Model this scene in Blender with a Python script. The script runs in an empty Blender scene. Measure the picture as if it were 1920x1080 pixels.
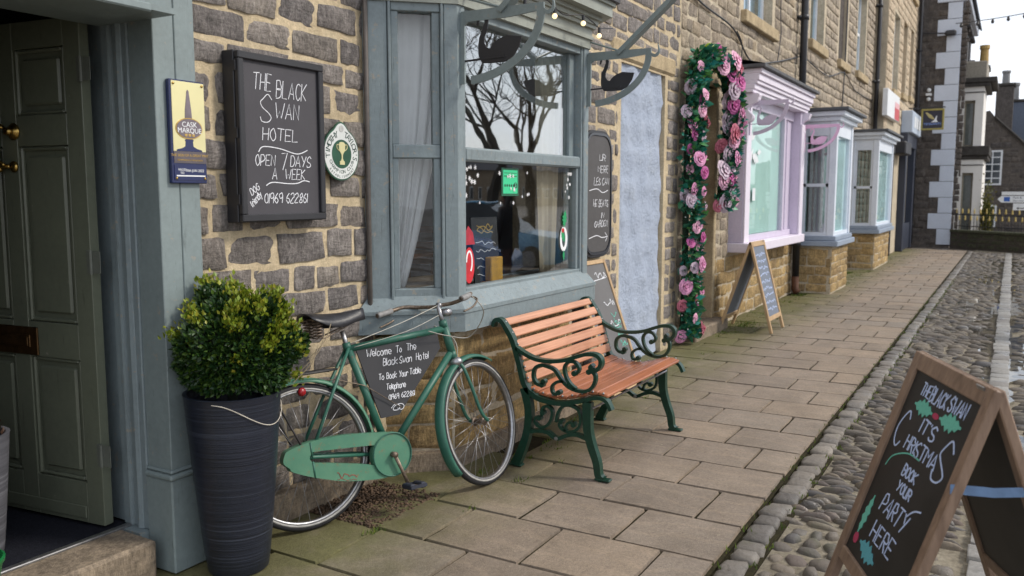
import bpy, bmesh, math, random
from mathutils import Vector, Matrix, Quaternion
R = random.Random(7)
rad = math.radians
scene = bpy.context.scene
COL = scene.collection

# ------------------------------------------------------------------ camera
cam_data = bpy.data.cameras.new('camera')
cam_data.lens = 30.0; cam_data.sensor_width = 36.0; cam_data.clip_start = 0.05; cam_data.clip_end = 600
cam = bpy.data.objects.new('camera', cam_data); COL.objects.link(cam)
right = Vector((0.5036, -0.8639, 0)).normalized()
fwd = Vector((0.858, 0.501, -0.109)).normalized()
right = (right - fwd * right.dot(fwd)).normalized()
up = right.cross(fwd)
m = Matrix((right, up, -fwd)).transposed().to_4x4()
m.translation = Vector((0, 0, 1.58))
cam.matrix_world = m
cam_data.dof.use_dof = True
cam_data.dof.focus_distance = 4.6
cam_data.dof.aperture_fstop = 3.2
scene.camera = cam

# ------------------------------------------------------------------ sky, sun, exposure
SUN_AZ = Vector((0.42, -0.90))          # towards the sun, over the square
SUN_EL = 40.0
world = bpy.data.worlds.new('World'); scene.world = world; world.use_nodes = True
nt = world.node_tree; nt.nodes.clear()
wout = nt.nodes.new('ShaderNodeOutputWorld'); bg = nt.nodes.new('ShaderNodeBackground')
sky = nt.nodes.new('ShaderNodeTexSky'); sky.sky_type = 'NISHITA'; sky.sun_disc = False
sky.sun_elevation = rad(SUN_EL); sky.sun_rotation = math.atan2(SUN_AZ.x, SUN_AZ.y)
sky.altitude = 150; sky.air_density = 1.0; sky.dust_density = 2.0; sky.ozone_density = 1.2
tc = nt.nodes.new('ShaderNodeTexCoord'); mp = nt.nodes.new('ShaderNodeMapping'); mp.inputs['Scale'].default_value = (1, 1, 2.6)
cn = nt.nodes.new('ShaderNodeTexNoise'); cn.inputs['Scale'].default_value = 2.4; cn.inputs['Detail'].default_value = 7; cn.inputs['Roughness'].default_value = 0.55
cr_ = nt.nodes.new('ShaderNodeValToRGB'); cr_.color_ramp.elements[0].position = 0.36; cr_.color_ramp.elements[1].position = 0.60
cr_.color_ramp.elements[0].color = (0.45, 0.45, 0.45, 1)
cmix = nt.nodes.new('ShaderNodeMixRGB'); cmix.inputs['Color2'].default_value = (7.6, 7.9, 8.5, 1)
nt.links.new(tc.outputs['Generated'], mp.inputs['Vector']); nt.links.new(mp.outputs['Vector'], cn.inputs['Vector'])
nt.links.new(cn.outputs['Fac'], cr_.inputs['Fac']); nt.links.new(cr_.outputs['Color'], cmix.inputs['Fac'])
nt.links.new(sky.outputs['Color'], cmix.inputs['Color1']); nt.links.new(cmix.outputs['Color'], bg.inputs['Color'])
bg.inputs['Strength'].default_value = 0.1
nt.links.new(bg.outputs['Background'], wout.inputs['Surface'])
sun_data = bpy.data.lights.new('sun', 'SUN'); sun_data.energy = 1.5; sun_data.angle = rad(10); sun_data.color = (1.0, 0.93, 0.82)
sun = bpy.data.objects.new('sun', sun_data); COL.objects.link(sun)
sdir = Vector((SUN_AZ.x * math.cos(rad(SUN_EL)), SUN_AZ.y * math.cos(rad(SUN_EL)), math.sin(rad(SUN_EL))))
sun.rotation_euler = sdir.to_track_quat('Z', 'Y').to_euler(); sun.location = (6, -12, 14)
scene.view_settings.view_transform = 'Standard'; scene.view_settings.look = 'None'
scene.view_settings.exposure = 0.74; scene.view_settings.gamma = 1.0; scene.view_settings.use_curve_mapping = False
scene.render.engine = 'CYCLES'

# ------------------------------------------------------------------ materials
def lin(r, g, b):
    f = lambda c: ((c / 255 + 0.055) / 1.055) ** 2.4 if c > 10 else c / 255 / 12.92
    return (f(r), f(g), f(b), 1)
def c4(c): return tuple(c) + (1,) if len(c) == 3 else tuple(c)
class NT:
    def __init__(s, name):
        s.m = bpy.data.materials.new(name); s.m.use_nodes = True; s.t = s.m.node_tree
        s.b = s.t.nodes['Principled BSDF']; s.out = s.t.nodes['Material Output']
    def n(s, typ, **kw):
        nd = s.t.nodes.new('ShaderNode' + typ)
        for k, v in kw.items():
            if hasattr(nd, k) and k not in nd.inputs: setattr(nd, k, v)
            else: nd.inputs[k].default_value = v
        return nd
    def l(s, a, b): s.t.links.new(a, b)
    def pos(s, scale=(1, 1, 1), obj=False):
        if obj: o = s.n('TexCoord').outputs['Object']
        else: o = s.n('NewGeometry').outputs['Position']
        mpn = s.n('Mapping'); mpn.inputs['Scale'].default_value = scale; s.l(o, mpn.inputs['Vector']); return mpn.outputs['Vector']
    def noise(s, vec, scale, detail=5, rough=0.55):
        nd = s.n('TexNoise'); nd.inputs['Scale'].default_value = scale; nd.inputs['Detail'].default_value = detail; nd.inputs['Roughness'].default_value = rough
        s.l(vec, nd.inputs['Vector']); return nd.outputs['Fac']
    def ramp(s, fac, stops):
        nd = s.n('ValToRGB'); e = nd.color_ramp.elements
        while len(e) < len(stops): e.new(0.5)
        for i, (p, c) in enumerate(stops): e[i].position = p; e[i].color = c4(c)
        s.l(fac, nd.inputs['Fac']); return nd.outputs['Color']
    def mix(s, fac, a, b, mode='MIX'):
        nd = s.n('MixRGB'); nd.blend_type = mode
        for k, v in (('Fac', fac), ('Color1', a), ('Color2', b)):
            if isinstance(v, (int, float)): nd.inputs[k].default_value = v
            elif isinstance(v, (tuple, list)): nd.inputs[k].default_value = c4(v)
            else: s.l(v, nd.inputs[k])
        return nd.outputs['Color']
    def rnd(s):
        a = s.n('NewGeometry').outputs['Random Per Island']; b = s.n('ObjectInfo').outputs['Random']
        ad = s.n('Math', operation='ADD'); s.l(a, ad.inputs[0]); s.l(b, ad.inputs[1])
        fr = s.n('Math', operation='FRACT'); s.l(ad.outputs[0], fr.inputs[0]); return fr.outputs[0]
    def bump(s, h, strength=0.3, dist=0.01):
        nd = s.n('Bump'); nd.inputs['Strength'].default_value = strength; nd.inputs['Distance'].default_value = dist
        s.l(h, nd.inputs['Height']); s.l(nd.outputs['Normal'], s.b.inputs['Normal'])
    def fin(s, col, rough=0.6, metal=0.0, spec=0.5):
        if isinstance(col, (tuple, list)): s.b.inputs['Base Color'].default_value = c4(col)
        else: s.l(col, s.b.inputs['Base Color'])
        if isinstance(rough, (int, float)): s.b.inputs['Roughness'].default_value = rough
        else: s.l(rough, s.b.inputs['Roughness'])
        s.b.inputs['Metallic'].default_value = metal; s.b.inputs['Specular IOR Level'].default_value = spec
        return s.m
def paint(name, col, rough=0.45, dirt=(0.05, 0.05, 0.045), amount=0.35, bump=0.12, chips=0.0, scale=1.0, metal=0, streak=1.0):
    a = NT(name); v = a.pos((1, 1, streak)); f = a.noise(v, 2.6 * scale, 8, 0.65); g = a.noise(v, 38 * scale, 6, 0.6)
    k = a.ramp(f, [(0.35, (0, 0, 0)), (0.75, (amount,) * 3)])
    c = a.mix(k, col, dirt)
    c = a.mix(a.ramp(g, [(0.3, (0, 0, 0)), (0.8, (0.35,) * 3)]), c, tuple(min(1, x * 1.45) for x in col[:3]))
    if chips > 0:
        h = a.noise(a.pos(), 21 * scale, 5, 0.7)
        c = a.mix(a.ramp(h, [(0.70 - chips * .1, (0, 0, 0)), (0.72 - chips * .1, (0.8,) * 3)]), c, (0.28, 0.26, 0.22))
    if chips > 0:
        ck = a.noise(a.pos((1, 1, 0.10)), 55, 5, 0.7); ckr = a.ramp(ck, [(0.34, (0, 0, 0)), (0.42, (1, 1, 1))]); c = a.mix(a.ramp(ck, [(0.30, (0.5,) * 3), (0.38, (0, 0, 0))]), c, tuple(x * .35 for x in col[:3]))
        ad = a.n('Math', operation='ADD'); a.l(g, ad.inputs[0]); a.l(ckr, ad.inputs[1]); a.bump(ad.outputs[0], bump, 0.004)
    else: a.bump(g, bump, 0.004)
    return a.fin(c, a.ramp(f, [(0.2, (rough * .8,) * 3), (0.8, (min(1, rough * 1.3),) * 3)]), metal)
def stone(name, cols, rough=0.9, dark=(0.06, 0.052, 0.045), soot=0.55, bump=0.9, grain=42, fine=140, bd=0.022):
    a = NT(name); v = a.pos(); r = a.rnd(); n = len(cols)
    base = a.ramp(r, [(i / max(1, n - 1), c) for i, c in enumerate(cols)])
    f = a.noise(v, 7, 9, 0.75); g = a.noise(v, grain, 8, 0.75); h = a.noise(a.pos((0.55, 0.55, 2.2)), 26, 7, 0.75); w2 = a.noise(a.pos((1.6, 1.6, .5)), 13, 8, 0.75)
    c = a.mix(a.ramp(f, [(0.42, (0, 0, 0)), (0.72, (soot,) * 3)]), base, dark)
    c = a.mix(a.ramp(g, [(0.35, (0.0,) * 3), (0.75, (0.5,) * 3)]), c, tuple(min(1, x * 1.5) for x in cols[0][:3]))
    c = a.mix(a.ramp(h, [(0.50, (0, 0, 0)), (0.70, (0.55,) * 3)]), c, dark)
    c = a.mix(a.ramp(w2, [(0.50, (0, 0, 0)), (0.68, (0.5,) * 3)]), c, tuple(min(1, x * 1.7) for x in cols[0][:3]))
    t1 = a.noise(a.pos((2.2, 2.2, .55)), 30, 8, 0.8); t2 = a.noise(v, 5, 6, 0.7)
    c = a.mix(1.0, c, a.ramp(t1, [(0.32, (0.50,) * 3), (0.5, (1.0,) * 3), (0.70, (1.55,) * 3)]), 'MULTIPLY'); c = a.mix(1.0, c, a.ramp(t2, [(0.3, (0.72,) * 3), (0.7, (1.3,) * 3)]), 'MULTIPLY')
    ad = a.n('Math', operation='ADD'); a.l(g, ad.inputs[0]); a.l(h, ad.inputs[1]); ad2 = a.n('Math', operation='ADD'); a.l(ad.outputs[0], ad2.inputs[0]); a.l(t1, ad2.inputs[1])
    a.bump(ad2.outputs[0], bump, bd)
    return a.fin(c, rough, 0, 0.25)
def plain(name, col, rough=0.5, metal=0.0, spec=0.5, var=0.25, scale=20, bump=0.0):
    a = NT(name); f = a.noise(a.pos(), scale, 6, 0.6)
    c = a.mix(a.ramp(f, [(0.3, (0, 0, 0)), (0.75, (1, 1, 1))]), tuple(x * (1 - var) for x in col[:3]), tuple(min(1, x * (1 + var)) for x in col[:3]))
    if bump: a.bump(f, bump, 0.004)
    return a.fin(c, rough, metal, spec)
def leafmat(name, c1, c2, c3, rough=0.5):
    a = NT(name); r = a.rnd()
    c = a.ramp(r, [(0.0, c1), (0.6, c2), (1.0, c3)])
    return a.fin(c, rough, 0, 0.4)
def glassmat(name, ior=1.75, tint=(0.92, 0.96, 0.95), base=0.0):
    a = NT(name); t = a.t
    for nd in list(t.nodes):
        if nd.type == 'BSDF_PRINCIPLED': t.nodes.remove(nd)
    fr = a.n('Fresnel'); bf = a.n('NewGeometry').outputs['Backfacing']; mr = a.n('MapRange'); mr.inputs['To Min'].default_value = ior; mr.inputs['To Max'].default_value = 1/ior
    a.l(bf, mr.inputs['Value']); a.l(mr.outputs[0], fr.inputs['IOR'])      # same reflectance on both faces of a thin pane
    tr = a.n('BsdfTransparent'); tr.inputs['Color'].default_value = c4(tint)
    gl = a.n('BsdfGlossy'); gl.inputs['Roughness'].default_value = 0.0; gl.inputs['Color'].default_value = (1, 1, 1, 1)
    wv = a.noise(a.pos(), 2.2, 2, 0.5); bp = a.n('Bump'); bp.inputs['Strength'].default_value = 0.05; bp.inputs['Distance'].default_value = 0.02
    a.l(wv, bp.inputs['Height']); a.l(bp.outputs['Normal'], gl.inputs['Normal'])
    mx = a.n('MixShader'); fac = fr.outputs[0]
    if base:
        ad = a.n('Math', operation='ADD'); ad.use_clamp = True; ad.inputs[1].default_value = base; a.l(fac, ad.inputs[0]); fac = ad.outputs[0]
    a.l(fac, mx.inputs[0]); a.l(tr.outputs[0], mx.inputs[1]); a.l(gl.outputs[0], mx.inputs[2]); a.l(mx.outputs[0], a.out.inputs['Surface'])
    return a.m

# ------------------------------------------------------------------ mesh helpers
class MB:
    def __init__(s): s.v = []; s.f = []
    def add(s, vs, fs):
        o = len(s.v); s.v += [tuple(p) for p in vs]; s.f += [tuple(i + o for i in f) for f in fs]; return s
    def box(s, x0, x1, y0, y1, z0, z1, bev=0.0):
        if bev <= 0:
            return s.add([(x0,y0,z0),(x1,y0,z0),(x1,y1,z0),(x0,y1,z0),(x0,y0,z1),(x1,y0,z1),(x1,y1,z1),(x0,y1,z1)],
                [(3,2,1,0),(4,5,6,7),(0,1,5,4),(1,2,6,5),(2,3,7,6),(3,0,4,7)])
        b = min(bev, (x1-x0)/2.01, (y1-y0)/2.01, (z1-z0)/2.01)
        vs = []; idx = {}
        for i, (xa, sx) in enumerate(((x0, 1), (x1, -1))):
            for j, (ya, sy) in enumerate(((y0, 1), (y1, -1))):
                for k, (za, sz) in enumerate(((z0, 1), (z1, -1))):
                    for a in range(3):
                        idx[i, j, k, a] = len(vs)
                        vs.append((xa + (0 if a == 0 else b * sx), ya + (0 if a == 1 else b * sy), za + (0 if a == 2 else b * sz)))
        g = lambda i, j, k, a: idx[i, j, k, a]
        fs = [[g(0,0,0,0), g(0,0,1,0), g(0,1,1,0), g(0,1,0,0)], [g(1,0,0,0), g(1,1,0,0), g(1,1,1,0), g(1,0,1,0)],
              [g(0,0,0,1), g(1,0,0,1), g(1,0,1,1), g(0,0,1,1)], [g(0,1,0,1), g(0,1,1,1), g(1,1,1,1), g(1,1,0,1)],
              [g(0,0,0,2), g(0,1,0,2), g(1,1,0,2), g(1,0,0,2)], [g(0,0,1,2), g(1,0,1,2), g(1,1,1,2), g(0,1,1,2)]]
        for j in (0, 1):
            for k in (0, 1): fs.append([g(0,j,k,1), g(1,j,k,1), g(1,j,k,2), g(0,j,k,2)])
        for i in (0, 1):
            for k in (0, 1): fs.append([g(i,0,k,0), g(i,1,k,0), g(i,1,k,2), g(i,0,k,2)])
        for i in (0, 1):
            for j in (0, 1): fs.append([g(i,j,0,0), g(i,j,1,0), g(i,j,1,1), g(i,j,0,1)])
        for i in (0, 1):
            for j in (0, 1):
                for k in (0, 1): fs.append([g(i,j,k,0), g(i,j,k,1), g(i,j,k,2)])
        return s.add(vs, fs)
    def tube(s, pts, r, seg=8, closed=False, cap=True):
        pts = [Vector(p) for p in pts]; n = len(pts); rs = r if isinstance(r, (list, tuple)) else [r] * n
        t0 = (pts[1] - pts[0]).normalized(); a = t0.orthogonal().normalized(); rings = []
        for i in range(n):
            if closed: t = (pts[(i + 1) % n] - pts[i - 1])
            else: t = pts[min(i + 1, n - 1)] - pts[max(i - 1, 0)]
            t = t.normalized() if t.length > 1e-9 else t0
            a = (a - t * a.dot(t)); a = a.normalized() if a.length > 1e-6 else t.orthogonal().normalized()
            b = t.cross(a)
            rings.append([pts[i] + (a * math.cos(2 * math.pi * k / seg) + b * math.sin(2 * math.pi * k / seg)) * rs[i] for k in range(seg)])
        vs = [p for rg in rings for p in rg]; fs = []
        for i in range(n if closed else n - 1):
            j = (i + 1) % n
            off = 0
            if closed and j == 0:
                d = [(rings[0][k] - rings[i][0]).length for k in range(seg)]; off = d.index(min(d))
            for k in range(seg): fs.append((i*seg+k, i*seg+(k+1)%seg, j*seg+(k+1+off)%seg, j*seg+(k+off)%seg))
        if cap and not closed:
            fs.append(tuple(reversed(range(seg)))); fs.append(tuple((n-1)*seg+k for k in range(seg)))
        return s.add(vs, fs)
    def sweep(s, pts, N, t, d, closed=False, off=0.0):
        """flat bar along a planar path: t thick in the plane, d deep along N (centred + off)"""
        pts = [Vector(p) for p in pts]; N = Vector(N).normalized(); n = len(pts)
        ts = t if isinstance(t, (list, tuple)) else [t] * n
        vs = []
        for i in range(n):
            if closed: tg = pts[(i+1) % n] - pts[i-1]
            else: tg = pts[min(i+1, n-1)] - pts[max(i-1, 0)]
            tg.normalize(); q = N.cross(tg).normalized() * ts[i] * .5; w0 = N * (off - d/2); w1 = N * (off + d/2)
            vs += [pts[i]+q+w0, pts[i]-q+w0, pts[i]-q+w1, pts[i]+q+w1]
        fs = []
        for i in range(n if closed else n-1):
            j = (i+1) % n
            for k in range(4): fs.append((i*4+k, i*4+(k+1)%4, j*4+(k+1)%4, j*4+k))
        if not closed: fs += [(3,2,1,0), tuple((n-1)*4+k for k in range(4))]
        return s.add(vs, fs)
    def prism(s, poly, M=None, d=0.01):
        """polygon in local xy extruded 0..d along local z"""
        n = len(poly); vs = [Vector((p[0], p[1], 0)) for p in poly] + [Vector((p[0], p[1], d)) for p in poly]
        if M is not None: vs = [M @ p for p in vs]
        fs = [tuple(reversed(range(n))), tuple(range(n, 2*n))] + [(i, (i+1) % n, n+(i+1) % n, n+i) for i in range(n)]
        return s.add(vs, fs)
    def lathe(s, prof, c=(0,0,0), seg=24, axis='Z', cap=False):
        vs = []; n = len(prof)
        for k in range(seg):
            a = 2*math.pi*k/seg
            for r, z in prof:
                p = (r*math.cos(a), r*math.sin(a), z)
                if axis == 'Y': p = (p[0], -p[2], p[1])
                if axis == 'X': p = (p[2], p[0], p[1])
                vs.append((p[0]+c[0], p[1]+c[1], p[2]+c[2]))
        fs = []
        for k in range(seg):
            j = (k+1) % seg
            for i in range(n-1): fs.append((k*n+i, j*n+i, j*n+i+1, k*n+i+1))
        if cap:
            fs.append(tuple(k*n for k in reversed(range(seg)))); fs.append(tuple(k*n+n-1 for k in range(seg)))
        return s.add(vs, fs)
    def ball(s, c, r, seg=8, rings=6, sc=(1,1,1)):
        prof = [(max(1e-4, r*math.sin(math.pi*i/rings)), -r*math.cos(math.pi*i/rings)) for i in range(rings+1)]
        m2 = MB().lathe(prof, (0,0,0), seg)
        return s.add([(c[0]+p[0]*sc[0], c[1]+p[1]*sc[1], c[2]+p[2]*sc[2]) for p in m2.v], m2.f)
    def xf(s, M): s.v = [tuple(M @ Vector(p)) for p in s.v]; return s
    def mesh(s, name, smooth=False):
        me = bpy.data.meshes.new(name); me.from_pydata(s.v, [], s.f)
        bm = bmesh.new(); bm.from_mesh(me); bmesh.ops.recalc_face_normals(bm, faces=bm.faces); bm.to_mesh(me); bm.free()
        if smooth:
            me.polygons.foreach_set('use_smooth', [True] * len(me.polygons))
            if smooth == 'auto':
                try: me.set_sharp_from_angle(angle=rad(40))
                except Exception: pass
        me.update(); return me
def cr(pts, n=6, closed=False):
    """Catmull-Rom"""
    P = [Vector(p) for p in pts]; out = []; L = len(P)
    for i in range(L if closed else L-1):
        if closed: a, b, c, d = P[i-1], P[i], P[(i+1) % L], P[(i+2) % L]
        else: a, b, c, d = P[max(i-1,0)], P[i], P[i+1], P[min(i+2,L-1)]
        for k in range(n):
            t = k/n; out.append(0.5*((2*b)+(c-a)*t+(2*a-5*b+4*c-d)*t*t+(3*b-a-3*c+d)*t**3))
    if not closed: out.append(P[-1])
    return out

# ------------------------------------------------------------------ object helpers
def obj(name, mesh, mat, parent=None, smooth=False, world=True):
    me = mesh.mesh(name, smooth) if isinstance(mesh, MB) else mesh
    if mat is not None and len(me.materials) == 0: me.materials.append(mat)
    o = bpy.data.objects.new(name, me); COL.objects.link(o)
    if parent is not None:
        o.parent = parent
        if world: o.matrix_parent_inverse = parent_world(parent).inverted()
    return o
def parent_world(o):
    M = o.matrix_basis.copy()
    if o.parent is not None: M = parent_world(o.parent) @ o.matrix_parent_inverse @ M
    return M
def thing(name, label, cat, loc=(0,0,0), group=None, rot=None):
    o = bpy.data.objects.new(name, None); COL.objects.link(o); o.location = loc; o.empty_display_size = 0.1
    if rot is not None: o.rotation_euler = rot
    return tag(o, label, cat, group)
def tag(o, label, cat, group=None):
    o['label'] = label; o['category'] = cat
    if group: o['group'] = group
    return o
def struct(name, mesh, mat, smooth=False):
    o = obj(name, mesh, mat, None, smooth); o['kind'] = 'structure'; return o
def stuff(o): o['kind'] = 'stuff'; return o
def kid(name, me, mat, parent, loc=(0,0,0), scale=(1,1,1), rot=(0,0,0)):
    """piece sharing mesh data, placed in world space under parent"""
    if mat is not None and len(me.materials) == 0: me.materials.append(mat)
    o = bpy.data.objects.new(name, me); COL.objects.link(o); o.parent = parent
    o.matrix_parent_inverse = parent_world(parent).inverted()
    o.location = loc; o.scale = scale; o.rotation_euler = rot; return o

# ------------------------------------------------------------------ chalk lettering: single-stroke letters
GL = {'A':'033963 1555','B':'0309 093948574606 064655543303','C':'58391806143354','D':'0309 093957553303','E':'59090353 0646','F':'590903 0646',
'G':'583918061433545636','H':'0309 5359 0656','I':'3339','K':'0309 590653','L':'090353','M':'0309366963','N':'03095359','O':'391806143354564839',
'P':'0309 093948574605','R':'0309 093948574606 2653','S':'58391807164554431304','T':'0969 3933','U':'090423435459','V':'093369','W':'0923466389','Y':'0936 6923',
'0':'391806143354564839','1':'283933','2':'08294957360353','5':'591926465543130 4'.replace(' ',''),'6':'49170514335455361605','7':'096923','8':'3617284957361423435436','9':'5736160829495753',
"'":'3938','!':'3935 3433','.':'3334',
'a':'57371604234355 5753','b':'0903 0527475654432304','c':'56371614234354','d':'5953 5537170504234354','e':'055556371705143354','f':'58493833 1656','g':'55371705143455 57523011',
'h':'0903 0627475653','i':'3733 3938','k':'0903 570553','l':'3933','m':'0703 05273633 35576663','n':'0703 0527475653','o':'3716042343554637','p':'0700 0527475654432304',
'r':'0703 05274756','s':'56371645543304','t':'39344353 1757','u':'0704234355 5753','w':'0723354367','y':'0734 6711'}
SHARP = set('AEFHIKLMNTVWY17!kvw')
def strokes(text, h, sp=1.5, jit=0.25, rr=R, narrow=1.0):
    """list of polylines (x, y), baseline 0, cap height h, plus width"""
    out = []; x = 0.0
    for ch in text:
        if ch == ' ': x += 4.2 * narrow; continue
        g = GL.get(ch)
        if g is None: continue
        wmax = 0; jj = lambda: rr.uniform(-jit, jit)
        for st in g.split():
            pts = [(int(st[i]), int(st[i+1])) for i in range(0, len(st) - 1, 2)]
            wmax = max([wmax] + [p[0] for p in pts]); mn = 3 if ch in "1Il'!i" else 0
            pl = [Vector(((p[0] - mn + jj()) * narrow + x, p[1] - 3 + jj(), 0)) for p in pts]
            if ch not in SHARP and len(pl) > 2: pl = cr(pl, 5)
            out.append(pl)
        x += ((wmax - (3 if ch in "1Il'!i" else 0)) + sp) * narrow
    k = h / 6.0
    return [[(p.x * k, p.y * k) for p in pl] for pl in out], x * k
def flat_stroke(mb, pl, w, z=0.0, th=0.0012):
    pts = [Vector((p[0], p[1], z + th / 2)) for p in pl]
    pp = [pts[0]]
    for p in pts[1:]:
        if (p - pp[-1]).length > 1e-4: pp.append(p)
    if len(pp) > 1: mb.sweep(pp, (0, 0, 1), w, th)
def write(mb, text, cx, y, h, w=None, width=None, ang=0, slant=0.12, rr=R, sp=1.5, jit=0.3, narrow=1.0, curve=0):
    """centred line in board coordinates (x right, y up); width squeezes it to fit"""
    sts, tw = strokes(text, h, sp, jit, rr, narrow); k = (width / tw) if width else 1.0; tw *= k
    ca, sa = math.cos(ang), math.sin(ang)
    for st in sts:
        pl = []
        for (a, b) in st:
            a = a * k + b * slant - tw / 2; b2 = b + curve * (a * a)
            pl.append((cx + a * ca - b2 * sa, y + a * sa + b2 * ca))
        flat_stroke(mb, pl, w or h * 0.09)
def frame_matrix(o, xdir, ydir):
    x = Vector(xdir).normalized(); y = Vector(ydir); y = (y - x * y.dot(x)).normalized(); z = x.cross(y)
    M = Matrix((x, y, z)).transposed().to_4x4(); M.translation = Vector(o); return M
def type_mesh(text, size, M, depth=0.001, spacing=1.0, align='CENTER'):
    cu = bpy.data.curves.new('lettering', 'FONT'); cu.body = text; cu.size = size; cu.align_x = align; cu.align_y = 'CENTER'
    cu.extrude = depth / 2; cu.space_character = spacing; cu.resolution_u = 3
    o = bpy.data.objects.new('lettering', cu); COL.objects.link(o)
    dg = bpy.context.evaluated_depsgraph_get(); me = bpy.data.meshes.new_from_object(o.evaluated_get(dg))
    bpy.data.objects.remove(o); bpy.data.curves.remove(cu)
    me.transform(Matrix(M) @ Matrix.Translation((0, 0, depth / 2))); me.materials.clear(); return me
def join_meshes(ms):
    b = MB()
    for me in ms:
        b.add([tuple(v.co) for v in me.vertices], [tuple(p.vertices) for p in me.polygons])
    return b

# ------------------------------------------------------------------ shared materials
W = 3.02                                   # face of the terrace, metres into the picture
M_SAGE = paint('sage_paint', (0.200, 0.243, 0.245), 0.42, (0.05, 0.06, 0.06), 0.35, 0.14, 0.55)
M_SAGE2 = paint('sage_paint_weathered', (0.195, 0.240, 0.255), 0.5, (0.09, 0.10, 0.10), 0.5, 0.45, 0.9)
M_DOOR = paint('door_paint', (0.125, 0.138, 0.100), 0.34, (0.03, 0.035, 0.03), 0.35, 0.05, 0.1)
M_BLACK = paint('black_paint', (0.018, 0.018, 0.021), 0.42, (0.04, 0.04, 0.045), 0.5, 0.1)
M_CHALKB = paint('chalkboard_face', (0.022, 0.022, 0.025), 0.62, (0.05, 0.05, 0.055), 0.75, 0.03)
def chalkmat(name, col):
    a = NT(name); f = a.noise(a.pos(), 170, 4, 0.7)
    return a.fin(a.mix(a.ramp(f, [(0.3, (0.75,) * 3), (0.55, (1,) * 3)]), (0.06, 0.06, 0.065), col), 0.9, 0, 0.1)
M_CHALK = chalkmat('white_chalk', (0.80, 0.81, 0.85)); M_CHALKBLUE = chalkmat('pale_blue_chalk', (0.52, 0.62, 0.88))
M_CHALKGREEN = chalkmat('green_chalk', (0.16, 0.50, 0.40)); M_CHALKRED = chalkmat('red_chalk', (0.42, 0.06, 0.12))
def woodmat(name, c1, c2, rough=0.5, sc=(1.2, 26, 26), spec=0.4):
    a = NT(name); v = a.pos(sc, True); f = a.noise(v, 2.4, 6, 0.6); g = a.noise(a.pos((1, 1, 1)), 3.5, 3, 0.5); r = a.rnd()
    c = a.ramp(f, [(0.3, c1), (0.7, c2)])
    c = a.mix(a.ramp(r, [(0, (0, 0, 0)), (1, (0.35,) * 3)]), c, tuple(x * 0.55 for x in c1))
    c = a.mix(a.ramp(g, [(0.35, (0, 0, 0)), (0.8, (0.4,) * 3)]), c, tuple(min(1, x * 1.3) for x in c2))
    a.bump(f, 0.15, 0.003); return a.fin(c, rough, 0, spec)
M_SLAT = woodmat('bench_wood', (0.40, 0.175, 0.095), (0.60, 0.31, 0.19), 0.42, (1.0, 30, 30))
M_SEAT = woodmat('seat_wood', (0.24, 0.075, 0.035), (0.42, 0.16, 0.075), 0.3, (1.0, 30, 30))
M_FRAMEW = woodmat('sign_frame_wood', (0.15, 0.095, 0.065), (0.30, 0.205, 0.145), 0.55, (18, 18, 3))
M_FRAMEW2 = woodmat('pale_frame_wood', (0.36, 0.23, 0.12), (0.52, 0.36, 0.2), 0.6, (18, 18, 3))
M_IRON = plain('green_iron', (0.006, 0.040, 0.024), 0.36, 0, 0.5, 0.3, 40, 0.25)
M_STEEL = plain('dull_chrome', (0.36, 0.36, 0.37), 0.38, 0.9, 0.5, 0.25, 60, 0.05)
M_BRASS = plain('aged_brass', (0.45, 0.30, 0.09), 0.3, 1.0, 0.5, 0.3, 40)
M_RUBBER = plain('black_rubber', (0.022, 0.022, 0.024), 0.7, 0, 0.3, 0.3, 60)
def stone_cols(*a): return [lin(*c) for c in a]
M_STONE = stone('hotel_wall_stone', stone_cols((150, 143, 138), (126, 120, 118), (162, 152, 141), (114, 110, 110), (142, 132, 123)), 0.92, (0.055, 0.05, 0.046), 0.5, 0.9)
M_STONE2 = stone('shop_wall_stone', stone_cols((164, 151, 135), (142, 131, 118), (182, 166, 143), (136, 127, 118), (178, 158, 128)), 0.92, (0.10, 0.082, 0.06), 0.42, 0.9)
M_STONE3 = stone('base_stone', stone_cols((186, 158, 112), (150, 128, 92), (200, 172, 122), (120, 104, 84), (176, 146, 96)), 0.92, (0.05, 0.04, 0.032), 0.6, 0.9)
M_STONE4 = stone('terrace_stone', stone_cols((168, 155, 139), (150, 139, 124), (184, 168, 147), (142, 131, 118)), 0.92, (0.10, 0.085, 0.068), 0.42, 0.8, 30)
M_STONED = stone('dark_stone', stone_cols((92, 86, 82), (78, 74, 72), (104, 96, 88), (70, 66, 64)), 0.92, (0.03, 0.028, 0.027), 0.5, 0.8, 20)
def mortar(name, c1, c2, sc=14):
    a = NT(name); v = a.pos(); f = a.noise(v, sc, 8, 0.7); g = a.noise(v, 120, 5, 0.7)
    c = a.ramp(f, [(0.3, c1), (0.7, c2)]); t1 = a.noise(v, 48, 7, 0.8); c = a.mix(1.0, c, a.ramp(t1, [(0.3, (0.74,) * 3), (0.7, (1.2,) * 3)]), 'MULTIPLY'); t2 = a.noise(v, 3, 5, .7); c = a.mix(1.0, c, a.ramp(t2, [(0.3, (0.78,) * 3), (0.7, (1.12,) * 3)]), 'MULTIPLY'); a.bump(g, 0.6, 0.012); return a.fin(c, 0.95, 0, 0.15)
M_MORTAR = mortar('cream_mortar', lin(188, 170, 140), lin(210, 193, 162))
M_MORTAR2 = mortar('sandy_mortar', lin(180, 167, 146), lin(204, 191, 168))
M_MORTARD = mortar('grey_mortar', lin(74, 70, 66), lin(98, 92, 86))
M_GLASS = glassmat('window_glass', 2.2, (0.86, 0.90, 0.90), 0.16)
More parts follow.
